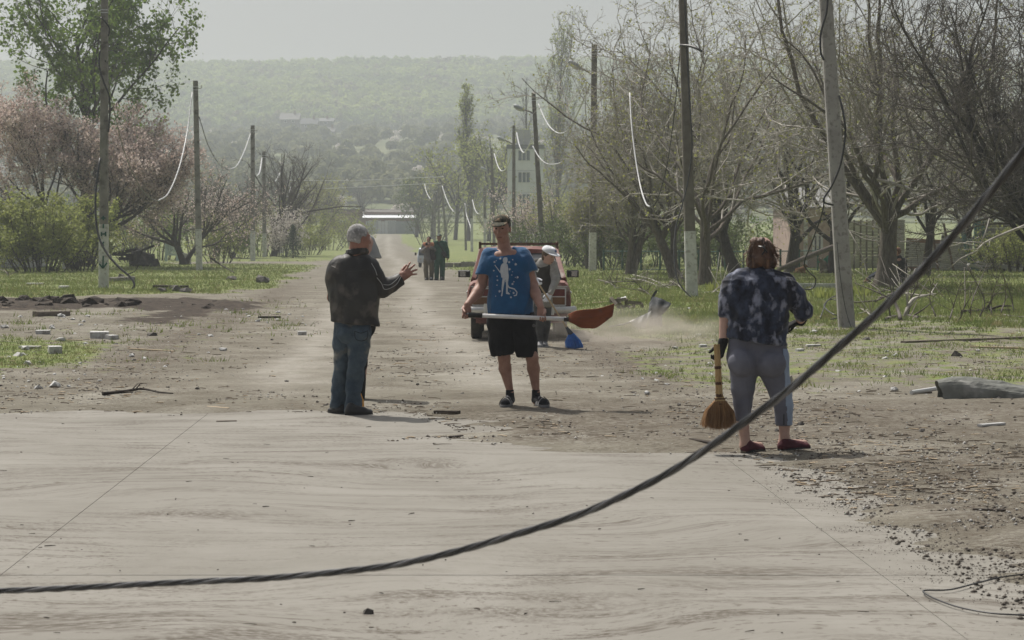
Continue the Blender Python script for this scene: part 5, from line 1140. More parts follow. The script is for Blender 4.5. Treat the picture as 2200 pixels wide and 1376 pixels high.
BLUE = mat('blue_cotton', (.006, .062, .165), (.012, .095, .225), 7, .9, .25, 40, sheen=.3)
S = Solid(.03)
for a, b in (((1051, 549, .02), (1036, 598, .01)), ((1123, 548, .02), (1141, 590, .01))):
    S.limb(J(*a), J(*b), .066, .074); 
S.clear(J(1034, 598, .01), .14, J(1035, 590, .01), nrm(J(1035, 592, .01) - J(1050, 541, .02)) + np.array((.25, 0, 0))); S.clear(J(1142, 590, .01), .14, J(1140.5, 581, .01), nrm(J(1141, 590, .01) - J(1126, 541, .02)) - np.array((.25, 0, 0)))
S.chain([J(1092, 586), J(1094, 605), J(1096, 650), J(1098, 700)], (.176, .179, .198, .228), (Y_, .68), .03); S.limb(J(1060, 568, .0), J(1122, 566, .0), .098, .098); S.limb(J(1056, 548, .02), J(1084, 540, .03), .055, .06); S.limb(J(1084, 540, .03), J(1117, 546, .02), .06, .055)
S.dig(J(1084, 519, -.02), (.10, .15, .102), None, .008).cut(J(1098, 674), (-.03, 0, -1))
shirt = solid_obj('t_shirt', S, .008, BLUE, man, (.019, 6.5, 11, (1, 1, .42)))
PRINT = mat('white_print', (.42, .45, .48), (.52, .55, .57), 30, .9)
def px_poly(pts): return [tuple(J(x, y)[[0, 2]]) for x, y in pts]
def zz(x, y): return (990 + x / 5.293, 500 + y / 5.293)         # reading positions measured on an enlarged crop
figure = [(505, 280), (525, 282), (533, 305), (530, 330), (520, 352), (532, 362), (538, 400), (540, 450), (545, 480), (545, 510), (538, 560), (536, 620), (534, 668), (560, 692), (555, 700), (515, 694), (514, 660), (516, 600), (510, 530), (500, 545), (490, 600), (480, 660), (474, 715), (465, 724), (457, 714), (466, 680), (465, 620), (470, 560), (476, 512), (462, 508), (456, 470), (448, 440), (450, 405), (458, 370), (472, 352), (488, 345), (478, 325), (480, 300), (490, 285)]
polys = [px_poly([zz(*p) for p in figure]), px_poly([zz(*p) for p in [(384, 370), (391, 366), (452, 447), (448, 458)]]), px_poly([zz(*p) for p in [(503, 545), (512, 542), (552, 615), (612, 632), (645, 675), (636, 714), (604, 720), (600, 712), (626, 704), (633, 676), (606, 645), (545, 628)]])]
def star(x, y, r):
    return px_poly([zz(x + (r if k % 2 == 0 else r * .4) * math.cos(k * math.pi / 6 + .3), y + (r if k % 2 == 0 else r * .4) * math.sin(k * math.pi / 6 + .3)) for k in range(12)])
for x, y, r in ((450, 296, 17), (404, 318, 9), (384, 334, 16), (376, 432, 13), (590, 308, 11), (550, 335, 17), (624, 360, 20), (555, 416, 18), (588, 444, 8), (580, 481, 9), (414, 496, 11), (418, 540, 13), (620, 508, 8), (645, 507, 17), (603, 557, 11), (588, 582, 17), (412, 596, 10), (442, 665, 19), (600, 684, 17), (570, 732, 16), (562, 662, 8), (398, 720, 8)): polys.append(star(x, y, r))
decal('shirt_print', shirt, polys, Y0, PRINT, shirt, .004)
BLACKC = mat('black_cotton', (.008, .008, .009), (.016, .016, .017), 8, .95, .3, 30)
S = Solid(.03); S.chain([J(1076, 700), J(1078, 735), J(1080, 785)], (.118, .108, .098), (Y_, .95)); S.clear(J(1080, 775), .17, J(1080, 762), (.12, 0, -1))
S2 = Solid(.03); S2.chain([J(1121, 700), J(1128, 735), J(1135, 785)], (.118, .104, .088), (Y_, .95)); S2.clear(J(1135, 775), .17, J(1135, 767), (-.05, 0, -1))
S.ops += S2.ops; S.limb(J(1068, 690), J(1126, 690), .098, .098); S.limb(J(1072, 676), J(1122, 676), .10, .10); S.cut(J(1098, 671), (0, 0, 1))
shorts = solid_obj('shorts', S, .008, BLACKC, man, (.024, 8, 21, (1, 1, .4)))
meshobj('emblem', *lathe(J(1147, 700, -.115), [(.016, -.002), (.016, .004), (.010, .0045), (.010, .002)], 12, (0.35, -1, 0)), mat('grey_print', (.12, .12, .12)), shorts)
SOCK = mat('black_sock', (.012, .012, .014), (.025, .025, .028), 30, .95)
SANDAL = mat('grey_sandal', (.15, .15, .155), (.22, .22, .225), 12, .7)
for ax, tx in ((1096, 1084), (1152, 1170)):
    S = Solid(.012); S.chain([J(ax - .8, 838, .03), JZ(ax, .06, .045), JZ(tx, .042, -.14)], (.037, .043, .040)); S.clear(J(ax, 830, .03), .08, J(ax, 837, .03), (0, 0, 1)); solid_obj('sock', S, .006, SOCK, man)
    h, t = JZ(ax, .0, .10), JZ(tx + (tx - ax) * .3, .0, -.20); d = nrm(t - h); s = np.cross(d, (0, 0, 1)); L = np.linalg.norm(t - h); n = 16; V = []
    for z1 in (.004, .028):
        for k in range(n):
            a = 2 * math.pi * k / n; c, si = math.cos(a), math.sin(a); V.append(h + d * (L / 2 + L / 2 * math.copysign(abs(c) ** .75, c)) + s * si * (.052 if c > 0 else .042) + (0, 0, z1))
    sd = meshobj('sandal', V, [tuple(range(n - 1, -1, -1)), tuple(range(n, 2 * n))] + [(k, (k + 1) % n, n + (k + 1) % n, n + k) for k in range(n)], SANDAL, man)
    for f, hh in ((.50, .083), (.68, .07)):
        c = h + d * L * f; arc = [c + s * .055 * math.cos(a) + np.array((0, 0, .02 + hh * math.sin(a))) for a in np.linspace(0, math.pi, 9)]
        Vs = [];
        for p_ in arc: Vs += [p_ - d * .022, p_ + d * .022]
        meshobj('strap', Vs, [(2 * k, 2 * k + 1, 2 * k + 3, 2 * k + 2) for k in range(8)], SANDAL, sd, smooth=True)
# ---------- the shovel he holds
b0, b1_, b2, b3 = J(1003, 677, -.235), J(1036, 678.5, -.235), J(1216, 686, -.235), J(1240, 687.5, -.235)
sh = empty('shovel', b1_, 'orange plastic snow shovel with white shaft held level by the man', 'shovel')
meshobj('shaft', *tube([b1_, b2], .0195, 12), mat('white_tube', (.62, .62, .62), (.70, .70, .69), 9, .35), sh, smooth=True)
PL = mat('black_plastic', (.014, .014, .015), (.03, .03, .03), 20, .4)
meshobj('grip', *tube([b0 - nrm(b1_ - b0) * .005, b0 + (b1_ - b0) * .12, b0 + (b1_ - b0) * .5, b0 + (b1_ - b0) * .56, b0 + (b1_ - b0) * .6, b1_], [.018, .026, .026, .0235, .023, .0225], 12), PL, sh, smooth=True)
meshobj('ferrule', *tube([b2 - nrm(b3 - b2) * .02, b2, b3], [.022, .0225, .022], 12), PL, sh, smooth=True)
top = spline([J(1221, 676, -.24), J(1236, 669, -.28), J(1258, 665.5, -.33), J(1281, 664, -.35), J(1302, 659, -.36), J(1320, 653, -.36)], 25)
bot = spline([J(1222, 692, -.23), J(1233, 697, -.22), J(1247, 704.5, -.21), J(1265, 706, -.20), J(1283, 704, -.20), J(1316, 680, -.24)], 25)
V = []; nv = 29
for i in range(25):
    for k in range(nv):
        v = k / (nv - 1); c = top[i] * (1 - v) + bot[i] * v; u = i / 24
        bulge = math.sin(v * math.pi) * (.05 * (1 - u * .5)); rib = .0055 * max(0, math.sin((v - .3) * math.pi * 8)) * (v > .3) * min(1, u * 2.5) * min(1, (1 - u) * 5)
        V.append(c + np.array((0, -.7, -.35)) * bulge + np.array((0, -1, .2)) * rib)
V = np.array(V); n0 = len(V); V = np.concatenate([V, V + np.array((0, .006, .002))]); Q = []
for i in range(24):
    for k in range(nv - 1):
        a = i * nv + k; Q.append((a, a + 1, a + nv + 1, a + nv)); Q.append((n0 + a + nv, n0 + a + nv + 1, n0 + a + 1, n0 + a))
for i in range(24):
    for k in (0, nv - 1): a = i * nv + k; Q.append((a, a + nv, n0 + a + nv, n0 + a))
for k in range(nv - 1):
    for i in (0, 24): a = i * nv + k; Q.append((a, a + 1, n0 + a + 1, n0 + a))
meshobj('blade', V, Q, mat('orange_plastic', (.20, .068, .036), (.25, .09, .05), 5, .75, spec=.08, c3=(.17, .075, .05), scale2=14), sh, smooth=True)
S = Solid(.012); S.limb(b3 - nrm(b3 - b2) * .06, b3 + (b3 - b2) * .5, .027, .03).limb(b3, J(1262, 690, -.28), .026, .012); solid_obj('socket', S, .006, MATS['orange_plastic'], sh)

# ---------- older man in the dark jacket, seen from behind
Y0 = 19.75
old = empty('person', JZ(757, 0), 'older grey-haired man in dark jacket and jeans raising his hand', 'person')
A = rot(2.25, -0.05); S = Solid(.02); q = head(S, J(772, 513, 0), A, 1.03)
S.limb(J(767, 530, 0), J(762, 556, .02), .066, .074, None, .03); S.limb(J(760, 605), J(762, 690), .13, .13, (Y_, .6)); S.limb(J(748, 705), J(770, 705), .075, .075)
S.chain([J(792, 575, .02), J(820, 620, .05), J(863, 599, .12)], (.055, .045, .030), None, .02); S.chain([J(720, 580, 0), J(714, 640, .1), J(738, 655, .27)], (.055, .045, .03))
hand(S, J(862, 599, .12), (.72, .0, .62), (.25, 1, -.25), (-.55, .25, .75), 1.1, .38, .55); hand(S, J(738, 655, .27), (.9, .2, -.2), (0, .3, -1), (0, 1, .2), 1.0, .8, .1)
for pts in ([(744, 715, .03), (737, 775, .09), (726, 860, .13)], [(772, 715, -.01), (767, 775, -.03), (757, 878, 0)]): S.chain([J(*p) for p in pts], (.06, .045, .035))
body = solid_obj('body', S, .0065, SKIN_R, old, it=1)
GREYH = mat('grey_short_hair', (.20, .195, .19), (.44, .435, .43), 14, .95, .3, 120, c3=(.52, .51, .50), scale2=30)
S = Solid(.012); S.ball(q(0, -.020, .036), np.array((.0805, .097, .092)) * 1.03, A).ball(q(0, -.055, -.015), (.066, .055, .062), A, .03).dig(q(0, .095, -.02), (.12, .075, .095), A, .012).dig(q(.085, -.01, -.025), (.022, .034, .045), A, .008).dig(q(-.085, -.01, -.025), (.022, .034, .045), A, .008).cut(q(0, 0, -.058), -A[2] - .3 * A[1])
solid_obj('hair', S, .006, GREYH, old, (.003, 90, 8))
LEATHER = mat('worn_black_jacket', (.017, .0165, .0155), (.042, .040, .037), 5, .55, .35, 18, spec=.4, c3=(.095, .085, .073), scale2=6)
S = Solid(.03)
S.chain([J(793, 572, .02), J(806, 596, .03), J(821, 621, .05)], (.082, .078, .07)); S.chain([J(821, 621, .05), J(840, 612, .08), J(872, 594, .12)], (.068, .063, .060)); S.clear(J(872, 594, .12), .12, J(862, 600, .12), nrm(J(872, 594, .12) - J(840, 612, .08)))
S.chain([J(724, 574, 0), J(717, 600, .02), J(720, 640, .09), J(738, 656, .25)], (.07, .065, .06, .055))
S.chain([J(759, 610, .0), J(760, 625), J(762, 650), J(763, 715)], (.200, .203, .206, .222), (Y_, .68), .03); S.limb(J(730, 588, .0), J(786, 586, .0), .112, .112); S.limb(J(742, 572, .0), J(778, 570, .0), .095, .095); S.limb(J(730, 568, .01), J(784, 564, .01), .066, .066); S.limb(J(760, 560, .02), J(766, 556, .02), .095, .075)
S.dig(J(768, 542, .02), (.070, .075, .05), None, .01); S.cut(J(763, 695), (-.1, 0, -1))
jacket = solid_obj('jacket', S, .008, LEATHER, old, (.024, 6.0, 31, (1, 1, .4)))
S = Solid(.01); ring = [J(767, 547, .02) + np.array((.088 * math.cos(a), .082 * math.sin(a), .012 * math.cos(a + .6) + .012)) for a in np.linspace(0, 2 * math.pi, 14)]
for a, b in zip(ring[:-1], ring[1:]): S.limb(a, b, .019, .019, None, .01).limb(a + (0, 0, .025), b + (0, 0, .025), .012, .012, None, .01)
solid_obj('collar', S, .006, LEATHER, jacket)
PIP = mat('white_piping', (.36, .36, .35))
surf_line('piping', jacket, [(798, 566), (806, 580), (810, 592)], Y0, .0035, PIP, jacket); surf_line('piping', jacket, [(810, 597), (820, 610), (826, 622), (840, 619), (853, 610), (861, 596)], Y0, .0035, PIP, jacket)
surf_line('piping', jacket, [(824, 612), (838, 612), (852, 601), (859, 592)], Y0, .003, PIP, jacket)
surf_line('seam', jacket, [(745, 586), (742, 610), (737, 650), (731, 685)], Y0, .004, MATS['worn_black_jacket'], jacket); surf_line('seam', jacket, [(712, 572), (735, 582), (765, 584), (790, 578)], Y0, .004, MATS['worn_black_jacket'], jacket)
JEANS = mat('faded_jeans', (.035, .055, .078), (.085, .115, .14), 5, .9, .4, 30, c3=(.20, .20, .18), scale2=4)
S = Solid(.012); S.chain([J(742, 705, .03), J(737, 740, .06), J(736, 778, .09), J(730, 820, .11), J(725, 885, .13)], (.094, .088, .070, .064, .066)); S.clear(J(726, 885, .13), .14, J(726, 877), (.1, 0, -1))
S2 = Solid(.012); S2.chain([J(773, 705, -.02), J(771, 740, -.02), J(767, 778, -.03), J(761, 830), J(757, 895)], (.102, .096, .076, .069, .076)); S2.clear(J(757, 897), .16, J(757, 888), (0, 0, -1)); S.ops += S2.ops
S.limb(J(742, 698), J(775, 698), .092, .095); S.ball(J(745, 718, -.06), (.082, .07, .085)); S.ball(J(777, 718, -.07), (.082, .07, .085))
jeans = solid_obj('jeans', S, .008, JEANS, old, (.026, 10, 41, (.8, 1, 1.1)))
for pts in ([(762, 712), (776, 716), (790, 711)], [(762, 712), (764, 728), (776, 733), (788, 728), (790, 711)]): surf_line('pocket_seam', jeans, pts, Y0, .003, mat('dark_seam', (.02, .025, .03)), jeans)
SHOEB = mat('black_shoe', (.012, .012, .012), (.03, .03, .03), 10, .5)
shoe(JZ(739, 0, .06), JZ(707, 0, .22), .095, .10, SHOEB, old); shoe(JZ(741, 0, -.10), JZ(801, 0, .02), .095, .10, SHOEB, old)

# ---------- person standing beyond the older man, only the grey hood and an orange broom show
Y0 = 21.4
hid = empty('person', JZ(764, 0), 'person in a grey hood standing hidden behind the older man', 'person')
A = rot(-.3); S = Solid(.02); q = head(S, J(788, 532), A, .95); S.limb(J(788, 550), J(785, 570), .055, .06); S.limb(J(778, 585), J(772, 700), .14, .13, (Y_, .6)); S.chain([J(766, 700), J(764, 860)], (.08, .045)).chain([J(780, 700), J(772, 862)], (.08, .045)); solid_obj('body', S, .012, SKIN_P, hid)
S = Solid(.02); S.chain([J(787, 522, .03), J(790, 540, .03), J(794, 562, .03)], (.085, .10, .125), (Y_, .9)); S.cut(J(790, 555, 0), (0, 0, -1)); solid_obj('hood', S, .01, mat('grey_cloth', (.26, .27, .27), (.36, .37, .36), 8, .9), hid, (.012, 10, 51, (1, 1, .3)))
S = Solid(.03); S.limb(J(783, 580, .02), J(775, 700, .02), .155, .15, (Y_, .7)).limb(J(764, 578), J(797, 575, .02), .07, .07); S.chain([J(758, 590), J(755, 650), J(764, 680, -.15)], (.06, .05, .045)); solid_obj('coat', S, .012, BLACKC, hid)
S = Solid(.03); S.chain([J(766, 690), J(762, 780), J(758, 868)], (.10, .08, .07)).chain([J(780, 690), J(771, 780), J(768, 868)], (.10, .08, .07)); solid_obj('trousers', S, .012, BLACKC, hid)
for px in (757, 767): shoe(JZ(px, 0, .02), JZ(px - 2, 0, -.24), .09, .09, SHOEB, hid)
br = empty('broom', JZ(777, 0, -1.25), 'orange broom head showing behind the ankle of the older man', 'broom')
Y0 = 20.2
meshobj('handle', *tube([JZ(772, .12, .06), JZ(764, 1.1, .5)], .012, 7), mat('broom_wood', (.36, .27, .16), (.46, .36, .23), 6, .7, stretch=(1, 1, .2)), br)
V = []
for k in range(10): V.append(np.array([JZ(772 + rnd.uniform(-2, 2), .14, .06), JZ(776 + rnd.uniform(-4, 6), .0, rnd.uniform(-.05, .1))]))
V = np.array([[a, (a + b) / 2 + np.array((.01, 0, .01)), b] for a, b in V]); meshobj('bristles', *tubes_batch(V, np.full(V.shape[:2], .012), 4), mat('orange_bristle', (.50, .22, .025), (.6, .3, .05), 20), br)

# ---------- woman with the straw broom
Y0 = 16.2
wo = empty('person', JZ(1645, 0), 'woman in tie-dyed navy top and grey leggings seen from behind', 'person')
A = rot(math.pi - .35, -.1); S = Solid(.02); q = head(S, J(1640, 545, .03), A, .98)
S.limb(J(1637, 562, .03), J(1632, 592, .03), .06, .07); S.limb(J(1628, 640), J(1626, 735), .14, .14, (Y_, .7)); S.limb(J(1600, 765), J(1652, 765), .11, .11)
S.chain([J(1576, 618), J(1560, 672, .02), J(1553, 736, .0)], (.07, .048, .031)); S.chain([J(1682, 618), J(1722, 670, .05), J(1719, 692, .20)], (.07, .05, .032))
for pts in ([(1598, 790), (1596, 861), (1595, 895), (1601, 946)], [(1662, 790), (1682, 868), (1685, 900), (1685, 940)]): S.chain([J(*p) for p in pts], (.095, .054, .049, .034))
S.chain([J(1601, 946), JZ(1601, .05, 0), JZ(1632, .035, .06)], (.034, .038, .032)); S.chain([J(1685, 940), JZ(1683, .05, 0), JZ(1728, .035, .04)], (.035, .038, .032))
body = solid_obj('body', S, .008, SKIN_P, wo, it=1)
HAIRB = mat('brown_wavy_hair', (.045, .022, .013), (.14, .072, .04), 22, .55, .5, 60, spec=.5, stretch=(1, 1, .35), c3=(.27, .155, .09), scale2=16)
S = Solid(.015); S.ball(J(1636, 541, .02), (.088, .098, .094)).ball(J(1635, 556, -.015), (.082, .075, .062)).ball(J(1615, 562, -.01), (.032, .042, .05)).ball(J(1657, 563, .0), (.034, .042, .05)).ball(J(1650, 569, -.03), (.04, .04, .032)).ball(J(1620, 570, -.03), (.035, .04, .03)).ball(J(1628, 520, -.01), (.05, .06, .032))
hair = solid_obj('hair', S, .007, HAIRB, wo, (.026, 17, 61, (1.0, 1.0, .7)))
r_ = np.random.default_rng(5); st = []
for k in range(200):
    a = r_.random() * 6.28; rr = .10 * (.75 + .3 * r_.random()); p0 = J(1636, 541, -.01) + np.array((rr * math.cos(a), -.06 * r_.random(), rr * math.sin(a) * .9)); d = np.array((.25 * math.cos(a), -.1, -.9 + .5 * max(0, math.sin(a)) * r_.random()))
    L = .03 + .045 * r_.random(); st.append([p0, p0 + d * L * .5 + .008 * r_.standard_normal(3), p0 + d * L + .014 * r_.standard_normal(3) + np.array((.02 * math.cos(a), 0, 0))])
st = np.array(st); o = meshobj('strands', *tubes_batch(st, np.full(st.shape[:2], .0022), 3), HAIRB, hair); o['kind'] = 'stuff'
meshobj('hair_clip', *join([tube(spline([J(1630, 530, -.10), J(1640, 533, -.125), J(1648, 543, -.11)], 8), .007, 5), tube(spline([J(1640, 528, -.10), J(1643, 538, -.12), J(1637, 548, -.12)], 8), .006, 5)]), PL, hair)
DYE = mat('tie_dye', (.007, .009, .019), (.040, .052, .09), 8, .9, .2, 40, lo=.42, hi=.6, c3=(.22, .235, .30), scale2=10, stretch=(1.3, 1, .9), sheen=.2)
S = Solid(.03)
S.chain([J(1577, 615), J(1567, 645), J(1560, 690)], (.085, .068, .048)); S.clear(J(1560, 690), .10, J(1561, 680), (-.05, 0, -1))
S2 = Solid(.03); S2.chain([J(1682, 614), J(1706, 640, .02), J(1725, 668, .05)], (.092, .075, .060)).chain([J(1725, 668, .05), J(1722, 690, .14)], (.058, .05)); S2.clear(J(1722, 692, .14), .09, J(1724, 679, .1), (-.3, .3, -1)); S.ops += S2.ops
S.chain([J(1629, 648), J(1629, 660), J(1627, 690), J(1624, 760)], (.205, .205, .205, .228), (Y_, .74), .04); S.limb(J(1590, 632), J(1668, 632), .132, .132); S.limb(J(1598, 612), J(1660, 612), .105, .105); S.limb(J(1588, 606), J(1628, 596), .078, .08); S.limb(J(1628, 596), J(1672, 606), .08, .078); S.limb(J(1620, 596), J(1645, 596), .06, .06)
S.cut(J(1625, 733), (-.15, 0, -1)); top_ = solid_obj('tie_dye_top', S, .008, DYE, wo, (.032, 7, 71, (.6, 1, 1.4)))
LEGG = mat('grey_leggings', (.115, .118, .15), (.15, .155, .19), 6, .85, .15, 50)
PALEB = mat('pale_blue_panel', (.24, .30, .41), (.30, .365, .47), 6, .85)
S = Solid(.03); S.chain([J(1598, 792), J(1596, 835), J(1596, 865), J(1595, 915)], (.108, .082, .064, .056)); S.clear(J(1595, 915), .12, J(1595, 905), (.02, 0, -1))
R2 = [J(1661, 792), J(1676, 840), J(1683, 872), J(1684, 925)]; S2 = Solid(.015); S2.chain(R2, (.112, .084, .068, .06)); S2.clear(J(1684, 925), .12, J(1684, 914.5), (0, 0, -1)); S.ops += S2.ops
S.limb(J(1597, 768), J(1657, 770), .125, .128); S.limb(J(1604, 735), J(1650, 738), .135, .135, (Y_, .85)); S.ball(J(1595, 780, -.09), (.108, .095, .10), None, .015); S.ball(J(1657, 782, -.09), (.108, .095, .10), None, .015); S.dig(J(1626, 795, -.20), (.012, .06, .10), None, .02)
legg = solid_obj('leggings', S, .008, LEGG, wo, (.006, 9, 81, (.6, 1, 1.4)))
S = Solid(.02); S.limb(J(1657, 770), J(1661, 792), .128, .115).chain(R2, (.115, .087, .071, .063)).limb(J(1650, 745), J(1657, 770), .128, .131); S.cut(J(1684, 914), (0, 0, -1)).cut(J(1679, 760), nrm(np.cross(J(1688, 914) - J(1679, 760), (0, 1, 0))) * (1 if np.cross(J(1688, 914) - J(1679, 760), (0, 1, 0))[0] < 0 else -1)); S.cut(J(1650, 748), (0, 0, 1))
panel = solid_obj('side_panel', S, .008, PALEB, legg)
decal('cream_patch', panel, [px_poly([(1685, 818), (1702, 806), (1705, 838), (1688, 848)])], Y0, mat('cream_cloth', (.45, .42, .34)), legg, .003)
surf_line('seam', legg, [(1604, 728), (1604, 750), (1608, 772)], Y0, .003, mat('grey_seam', (.13, .13, .16)), legg); surf_line('seam', legg, [(1603, 820), (1609, 855), (1607, 900)], Y0, .002, MATS['grey_seam'], legg); surf_line('zip', legg, [(1684, 890), (1684, 913)], Y0, .004, PL, legg)
GLOVE = mat('black_glove', (.010, .010, .011), (.022, .022, .022), 30, .9)
S = Solid(.01); S.limb(J(1554, 733), J(1552, 742), .038, .036); hand(S, J(1553, 739), (-.28, -.1, -.95), (-.75, -.6, .1), (-.5, .7, .1), 1.05, 1.15, .05); solid_obj('glove', S, .006, GLOVE, wo)
S = Solid(.01); S.limb(J(1724, 685, .17), J(1721, 691, .18), .037, .036); hand(S, J(1722, 689, .18), (-.85, .1, -.35), (-.2, .3, -1), (-.1, .9, .2), 1.05, .7, .2); solid_obj('glove', S, .006, GLOVE, wo)
REDS = mat('dark_red_shoe', (.055, .010, .016), (.085, .018, .026), 14, .8)
shoe(JZ(1592, 0, -.02), JZ(1644, 0, .05), .085, .085, REDS, wo); shoe(JZ(1671, 0, -.02), JZ(1742, 0, .02), .085, .085, REDS, wo)
# straw broom in her hand
Y0 = 16.1
sb = empty('straw_broom', J(1546, 850), 'straw hand broom hanging from the left hand of the woman', 'broom')
STRAW = mat('straw_stem', (.36, .235, .10), (.48, .34, .17), 40, .7, .4, 60, stretch=(4, 4, .3)); BRIST = mat('straw_bristle', (.20, .105, .045), (.34, .20, .095), 30, .8, stretch=(3, 3, .3))
ax_ = [J(1540, 742), J(1543, 790), J(1545.5, 850)]; st = []
for k in range(19):
    a = k * 2.4; rr = .019 * math.sqrt(k / 19); o_ = np.array((rr * math.cos(a), rr * math.sin(a), 0)); st.append([ax_[0] + o_ + (0, 0, rnd.uniform(-.01, .01)), ax_[1] + o_, ax_[2] + o_ * 1.2])
st = np.array(st); meshobj('handle', *tubes_batch(st, np.full(st.shape[:2], .0065), 5), STRAW, sb)
for y in (790, 824, 850): t_ = (y - 742) / 108; c = ax_[0] + (ax_[2] - ax_[0]) * t_; meshobj('binding', *lathe(c - (0, 0, .012), [(.020, 0), (.0265, .003), (.0265, .021), (.020, .024)], 12), mat('dark_binding', (.07, .035, .02)), sb)
S = Solid(.02); S.chain([J(1546, 848), J(1547, 866)], (.026, .048), (Y_, .6)); solid_obj('shoulder', S, .008, STRAW, sb)
for y, w_ in ((857, .040), (868, .052)): meshobj('binding', *tube([J(1546.5, y) + np.array((w_ * math.cos(a), .6 * w_ * math.sin(a), 0)) for a in np.linspace(0, 2 * math.pi, 16)], .005, 5), MATS['dark_binding'], sb)
r_ = np.random.default_rng(8); n = 900; u = r_.uniform(-1, 1, n); v = r_.uniform(-1, 1, n); a0 = J(1547, 862); L = r_.uniform(.80, 1.0, n)
e = np.stack([a0[0] + u * .044, a0[1] + v * .03, np.full(n, a0[2])], -1); f_ = np.stack([a0[0] - .008 + u * .140 * L, a0[1] + v * .075, a0[2] - (.215 * L - .03 * u ** 2 + r_.uniform(-.01, .012, n))], -1); md = e * .5 + f_ * .5 + np.stack([u * .022, v * 0, np.full(n, .004)], -1)
o = meshobj('bristles', *tubes_batch(np.stack([e, md, f_], 1), np.full((n, 3), .0017) * np.array((1.2, 1, .7)), 3), BRIST, sb); o['kind'] = 'stuff'

# ---------- person sweeping behind the car
Y0 = 31.3
sw = empty('person', JZ(1163, 0), 'person in white cap and dark vest bending over a blue broom', 'person')
A = rot(.85, -.38); S = Solid(.02); q = head(S, J(1179, 549, -.12), A, .97); S.limb(J(1176, 558, -.08), J(1168, 570, -.02), .05, .06); S.limb(J(1166, 580), J(1164, 650, .05), .13, .12, (Y_, .65))
S.chain([J(1187, 568, -.05), J(1194, 602, -.12), J(1182, 633, -.28)], (.05, .042, .03)); S.chain([J(1148, 572, 0), J(1142, 602, -.1), J(1148, 596, -.3)], (.05, .04, .03)); S.chain([J(1158, 660, .03), J(1159, 700, .03), J(1161, 736, .06)], (.075, .05, .035)); S.chain([J(1172, 660, .05), J(1172, 700, .10), J(1169, 732, .2)], (.075, .05, .035))
body = solid_obj('body', S, .010, SKIN_P, sw, it=1); face_bits(q, A, .97, body, DARKHAIR)
S = Solid(.01); S.ball(q(0, -.02, .025), (.085, .10, .09), A).dig(q(0, .085, -.03), (.12, .07, .085), A, .01).ball(q(0, -.06, -.05), (.06, .04, .06), A, .02).ball(q(0, .06, .045), (.07, .03, .02), A); solid_obj('hair', S, .010, mat('brown_hair', (.075, .05, .032), (.13, .09, .06), 30), sw)
HATW = mat('white_cloth', (.62, .64, .68), (.74, .75, .78), 10, .85)
S = Solid(.012); S.ball(q(0, -.015, .055), (.10, .118, .085), A).cut(q(0, 0, .045), -A[2] - .1 * A[1]).dig(q(0, -.02, .15), (.06, .075, .03), A, .01); hat = solid_obj('cap', S, .008, HATW, sw)
S = Solid(.01); S.ball(q(0, .075, .052), (.10, .10, .016), A).dig(q(0, .02, .03), (.085, .09, .02), A, .006); solid_obj('brim', S, .008, HATW, hat); meshobj('emblem', *lathe(q(-.01, .09, .10), [(.02, 0), (.02, .012), (.002, .014)], 8, A[1] * .8 + A[2] * .6), mat('blue_print', (.10, .12, .22)), hat)
GREYK = mat('grey_knit', (.27, .26, .24), (.36, .35, .33), 20, .95, .3, 60); VEST = mat('brown_vest', (.035, .031, .027), (.055, .05, .043), 10, .85)
S = Solid(.025); S.chain([J(1187, 568, -.05), J(1194, 602, -.12), J(1183, 630, -.27)], (.068, .056, .042)); S.chain([J(1148, 572, 0), J(1142, 602, -.1), J(1147, 596, -.28)], (.068, .055, .042)); S.limb(J(1167, 575, -.02), J(1164, 640), .135, .13, (Y_, .7)); solid_obj('sweater', S, .010, GREYK, sw, (.012, 12, 91, (1, 1, .8)))
S = Solid(.03); S.chain([J(1167, 588, -.01), J(1165, 604), J(1163, 634, .02)], (.152, .155, .158), (Y_, .75)); S.limb(J(1154, 578), J(1180, 577, -.02), .10, .10); S.limb(J(1153, 565), J(1182, 564, -.03), .055, .055); S.dig(J(1172, 556, -.17), (.055, .12, .13), rot(0, 0, .2), .01).cut(J(1163, 630), (0, 0, -1)); vest = solid_obj('vest', S, .010, VEST, sw, (.012, 9, 92))
meshobj('badge', *bar(J(1148, 578, -.18), J(1157, 582, -.18), .05, .006, (0, -1, .1)), mat('white_card', (.7, .72, .72)), vest)
S = Solid(.03); S.chain([J(1164, 628, .03), J(1167, 664, .03)], (.145, .135), (Y_, .75)); S.cut(J(1167, 660), (0, 0, -1)); solid_obj('tunic', S, .010, mat('beige_cloth', (.20, .19, .165), (.27, .255, .225), 8, .9), sw, (.02, 8, 93, (1, 1, .3)))
S = Solid(.02); S.chain([J(1158, 655, .03), J(1158, 700, .03), J(1160, 738, .06)], (.085, .064, .05)); S.chain([J(1173, 655, .05), J(1173, 700, .1), J(1169, 734, .2)], (.085, .064, .05)); solid_obj('leggings', S, .010, mat('charcoal_cloth', (.05, .05, .05), (.08, .08, .08), 9, .9), sw)
S = Solid(.01); hand(S, J(1182, 632, -.28), (-.45, -.2, -.85), (-.5, -.8, .1), (-.6, .3, .5), 1.1, 1.0, .1); solid_obj('glove', S, .007, HATW, sw)
S = Solid(.01); hand(S, J(1148, 597, -.29), (.3, -.3, -.6), (.5, -.6, .1), (.3, .6, .5), 1.1, 1.0, .1); solid_obj('glove', S, .007, HATW, sw)
GS = mat('grey_trainer', (.16, .16, .165), (.24, .24, .245), 14, .7); shoe(JZ(1160, 0, .12), JZ(1159, 0, -.16), .10, .10, GS, sw, mat('white_sole', (.5,) * 3)); shoe(JZ(1169, 0, .28), JZ(1171, 0, .02), .10, .10, GS, sw, MATS['white_sole'])
